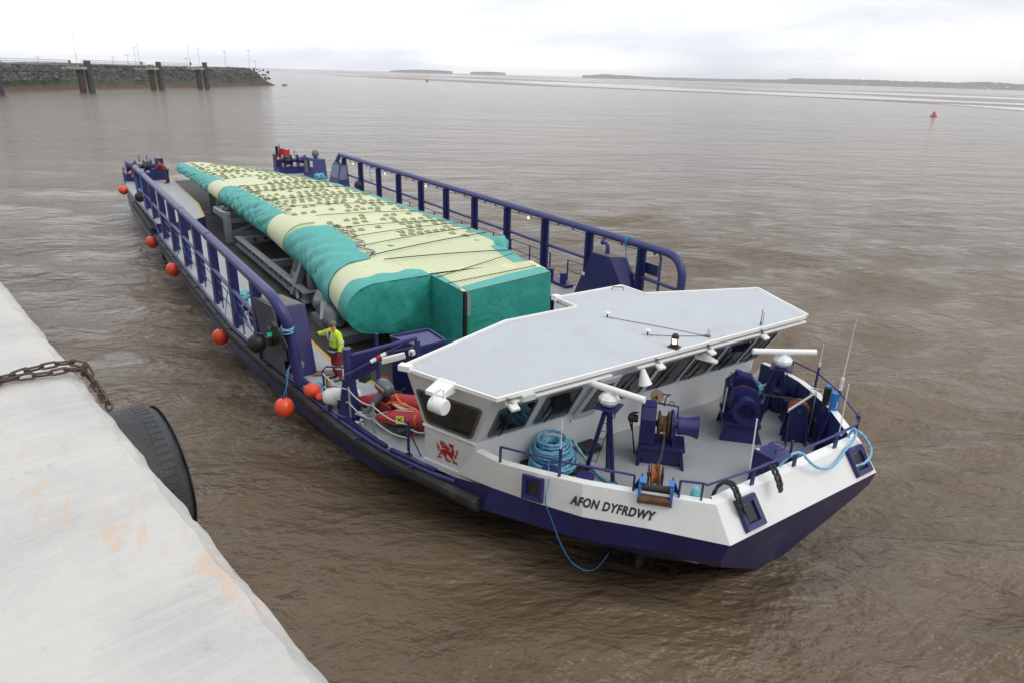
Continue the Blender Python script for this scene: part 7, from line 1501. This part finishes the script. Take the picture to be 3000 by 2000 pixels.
def person(label, base, yaw, J, top_m, leg_m, hat=None, hv=False, glove=None, hair_m=hair, H=1.76):
    """J: joint positions, local metres: x = the person's left, y = forward, z up"""
    base = Vector(base); t = thing('person', label, 'person', base); xf = Matrix.Rotation(yaw, 4, 'Z')
    n = ['pelvis', 'waist', 'chest', 'neck', 'head', 'hl', 'kl', 'al', 'tl', 'hr', 'kr', 'ar', 'tr', 'sl', 'el', 'wl', 'fl', 'sr', 'er', 'wr', 'fr']
    E_ = [(0, 1), (1, 2), (2, 3), (3, 4), (0, 5), (5, 6), (6, 7), (7, 8), (0, 9), (9, 10), (10, 11), (11, 12), (2, 13), (13, 14), (14, 15), (15, 16), (2, 17), (17, 18), (18, 19), (19, 20)]
    P_ = [J[k] for k in n]
    rad = [(.13, .10), (.12, .09), (.15, .10), .055, (.080, .098), .085, .055, .04, (.04, .035), .085, .055, .04, (.04, .035), .06, .042, .03, .035, .06, .042, .03, .035]
    skinmesh('body', P_, E_, rad, skin, t, xf)
    hd = Vector(J['head']); up_ = (hd - Vector(J['neck'])).normalized()
    def loc(x, y, z): return base + xf @ (hd + V(x, y, z))
    MB().ball(loc(0, -.02, .045), .108, 18, 12, (.86, 1.0, .86)).build('hair', hair_m if hat is None else hat, t, smooth=179)
    mb = MB(); mb.ball(loc(0, .105, -.01), .02, 8, 6, (.8, 1, 1.3)); mb.build('nose', skin, t, smooth=179)
    for s_ in (-1, 1): MB().ball(loc(.032 * s_, .088, .022), .011, 8, 6).build('eye', darkcloth, t, smooth=179); MB().ball(loc(.085 * s_, -.005, .0), .022, 8, 6, (.4, 1, 1.4)).build('ear', skin, t, smooth=179)
    MB().box(loc(0, .094, -.048), (.045, .012, .008), yaw).build('mouth', redcloth, t)
    Jv = {k: Vector(v) for k, v in J.items()}
    jk = [Jv['pelvis'] - V(0, 0, .10), Jv['waist'], Jv['chest'], Jv['chest'].lerp(Jv['neck'], .75), Jv['sl'], Jv['el'], Jv['el'].lerp(Jv['wl'], .92), Jv['sr'], Jv['er'], Jv['er'].lerp(Jv['wr'], .92)]
    skinmesh('jacket', [tuple(v) for v in jk], [(0, 1), (1, 2), (2, 3), (2, 4), (4, 5), (5, 6), (2, 7), (7, 8), (8, 9)], [(.215, .165), (.21, .165), (.225, .165), (.10, .10), .11, .088, .072, .11, .088, .072], top_m, t, xf)
    lg = [Jv['pelvis'] + V(0, 0, .02), Jv['hl'], Jv['kl'], Jv['al'] + V(0, 0, .02), Jv['hr'], Jv['kr'], Jv['ar'] + V(0, 0, .02)]
    skinmesh('trousers', [tuple(v) for v in lg], [(0, 1), (1, 2), (2, 3), (0, 4), (4, 5), (5, 6)], [(.16, .13), .13, .10, .09, .13, .10, .09], leg_m, t, xf)
    for a, b in (('al', 'tl'), ('ar', 'tr')):
        A_, B_ = base + xf @ Jv[a], base + xf @ Jv[b]; mb = MB().tube([A_ + V(0, 0, .06), A_ - V(0, 0, .03), A_.lerp(B_, .5) - V(0, 0, .035), B_ + (B_ - A_) * .2 - V(0, 0, .02)], [.055, .06, .052, .03], 10); mb.build('boot', blackplas, t, smooth=70)
    for s_, wr_, fi in ((1, 'wl', 'fl'), (-1, 'wr', 'fr')):
        A_, B_ = base + xf @ Jv[wr_], base + xf @ Jv[fi]; d = (B_ - A_).normalized(); sd = d.cross(V(0, 0, 1)); sd = sd.normalized() if sd.length > .1 else V(1, 0, 0); mb = MB().ball(A_.lerp(B_, .55), .042, 12, 8, (1, 1, .8))
        for k, ln in ((-1.5, .07), (-.5, .082), (.5, .08), (1.5, .062)): o = B_ - d * .01 + sd * .017 * k; mb.tube([o - d * .02, o + d * ln * .5 - V(0, 0, .006), o + d * ln - V(0, 0, .026)], [.0105, .0095, .007], 6)
        o = A_.lerp(B_, .45) + sd * .03 * s_; mb.tube([o, o + d * .03 + sd * .03 * s_, o + d * .065 + sd * .028 * s_], [.012, .011, .008], 6); mb.build('glove' if glove else 'hand', glove or skin, t, smooth=70)
    if hv:
        def band(c, rx, ry, w_, m_=reflect_tape, tilt=(0, 0, 0)):
            vs = []; M_ = Euler(tilt).to_matrix()
            for z in (-w_ / 2, w_ / 2):
                for k in range(28): a = 2 * math.pi * k / 28; vs.append(base + xf @ (Vector(c) + M_ @ V(rx * math.cos(a), ry * math.sin(a), z)))
            MB().add(vs, [(k, (k + 1) % 28, 28 + (k + 1) % 28, 28 + k) for k in range(28)]).build('reflective_band', m_, t, smooth=179)
        w_ = Jv['waist']; p_ = Jv['pelvis']
        MB().lathe([(.20, 0), (.215, .02), (.222, .2), (.21, .22)], base + xf @ (p_ - V(0, 0, .14)), (0, 0, 1), 24).build('jacket_hem', darkcloth, t, smooth=60)
        o_ = bpy.data.objects[t.children[-1].name]; 
        band(p_ - V(0, 0, .03), .227, .222, .05); band(Jv['chest'] - V(0, 0, .07), .232, .185, .05)
        for s_, a, b in ((1, 'sl', 'el'), (-1, 'sr', 'er')):
            q = Jv[a].lerp(Jv[b], .75); d = (Jv[b] - Jv[a]).normalized(); vs = base + xf @ q; dd_ = xf.to_3x3() @ d; MB().cyl(vs - dd_ * .025, vs + dd_ * .025, .102, 16, cap=False).build('reflective_band', reflect_tape, t, smooth=179)
            q = Jv[b].lerp(Jv['wl' if s_ > 0 else 'wr'], .86); MB().cyl(base + xf @ q - dd_ * .03, base + xf @ q + dd_ * .03, .074, 14).build('cuff', darkcloth, t, smooth=60)
            MB().tube([base + xf @ (Jv['chest'] + V(.11 * s_, .175, -.09)), base + xf @ (Jv['chest'] + V(.12 * s_, .155, .12))], .02, 6).build('reflective_brace', reflect_tape, t)
            k_ = Jv['kl' if s_ > 0 else 'kr'].lerp(Jv['al' if s_ > 0 else 'ar'], .25); MB().cyl(base + xf @ (k_ - V(0, 0, .022)), base + xf @ (k_ + V(0, 0, .022)), .101, 14, cap=False).build('reflective_band', reflect_tape, t, smooth=179)
        MB().prism([base + xf @ (Jv['chest'] + V(-.06, .15, .15)), base + xf @ (Jv['chest'] + V(.06, .15, .15)), base + xf @ (Jv['chest'] + V(0, .185, -.06))], xf.to_3x3() @ V(0, .012, 0)).build('collar_shirt', redcloth, t)
    return t
def stand(**k):
    J = dict(pelvis=(0, 0, .96), waist=(0, .0, 1.10), chest=(0, .0, 1.34), neck=(0, .01, 1.50), head=(0, .03, 1.635), hl=(.10, 0, .88), kl=(.12, .02, .50), al=(.13, -.02, .09), tl=(.15, .16, .05), hr=(-.10, 0, .88), kr=(-.12, .03, .50), ar=(-.13, -.02, .09), tr=(-.16, .15, .05),
             sl=(.18, 0, 1.42), el=(.25, -.02, 1.14), wl=(.24, .08, .90), fl=(.23, .12, .82), sr=(-.18, 0, 1.42), er=(-.25, -.02, 1.14), wr=(-.24, .08, .90), fr=(-.23, .12, .82)); J.update(k); return J
# yaw 0 faces +Y
person('man in a yellow hi-vis jacket and red trousers pointing with a red glove', at(990, 1108, 2, 0), math.atan2(-.99, .12) - math.pi / 2, stand(el=(.44, .10, 1.30), wl=(.66, .24, 1.25), fl=(.75, .28, 1.24), head=(.03, .04, 1.64), er=(-.29, -.04, 1.14), wr=(-.31, .05, .9), fr=(-.30, .08, .82), sl=(.21, 0, 1.43), sr=(-.21, 0, 1.43)), hivis, redcloth, hv=True, glove=redpaint, hair_m=mat('greying_hair', (.16, .13, .11), .7))
lean = dict(waist=(0, .12, 1.06), chest=(0, .30, 1.22), neck=(0, .40, 1.34), head=(0, .46, 1.46), sl=(.18, .34, 1.28), sr=(-.18, .34, 1.28), el=(.24, .52, 1.10), wl=(.2, .72, 1.02), fl=(.19, .80, 1.0), er=(-.24, .52, 1.10), wr=(-.2, .72, 1.02), fr=(-.19, .80, 1.0))
person('person in a red jacket and dark cap leaning to work at the starboard quarter', at(492, 537, 2, .5), math.atan2(-.83, -.55) - math.pi / 2, stand(**lean), redcloth, darkcloth, hat=darkcloth)
person('person in a red jacket standing behind the aft end of the starboard pipe', (-30.8, -6.2, .5), math.atan2(-.3, .9) - math.pi / 2, stand(), redcloth, darkcloth)
# ------------------------------------------------------------------ air
hz = bpy.data.materials.new('sea_haze'); hz.use_nodes = True; t = hz.node_tree; t.nodes.clear(); o_ = t.nodes.new('ShaderNodeOutputMaterial'); v_ = t.nodes.new('ShaderNodeVolumePrincipled')
v_.inputs['Color'].default_value = (.985, .992, 1, 1); v_.inputs['Density'].default_value = .00010; v_.inputs['Anisotropy'].default_value = .2; t.links.new(v_.outputs[0], o_.inputs['Volume'])
me = MB().box((-1500, 2000, 20), (11500, 9500, 96)).build('haze', hz); me['kind'] = 'stuff'
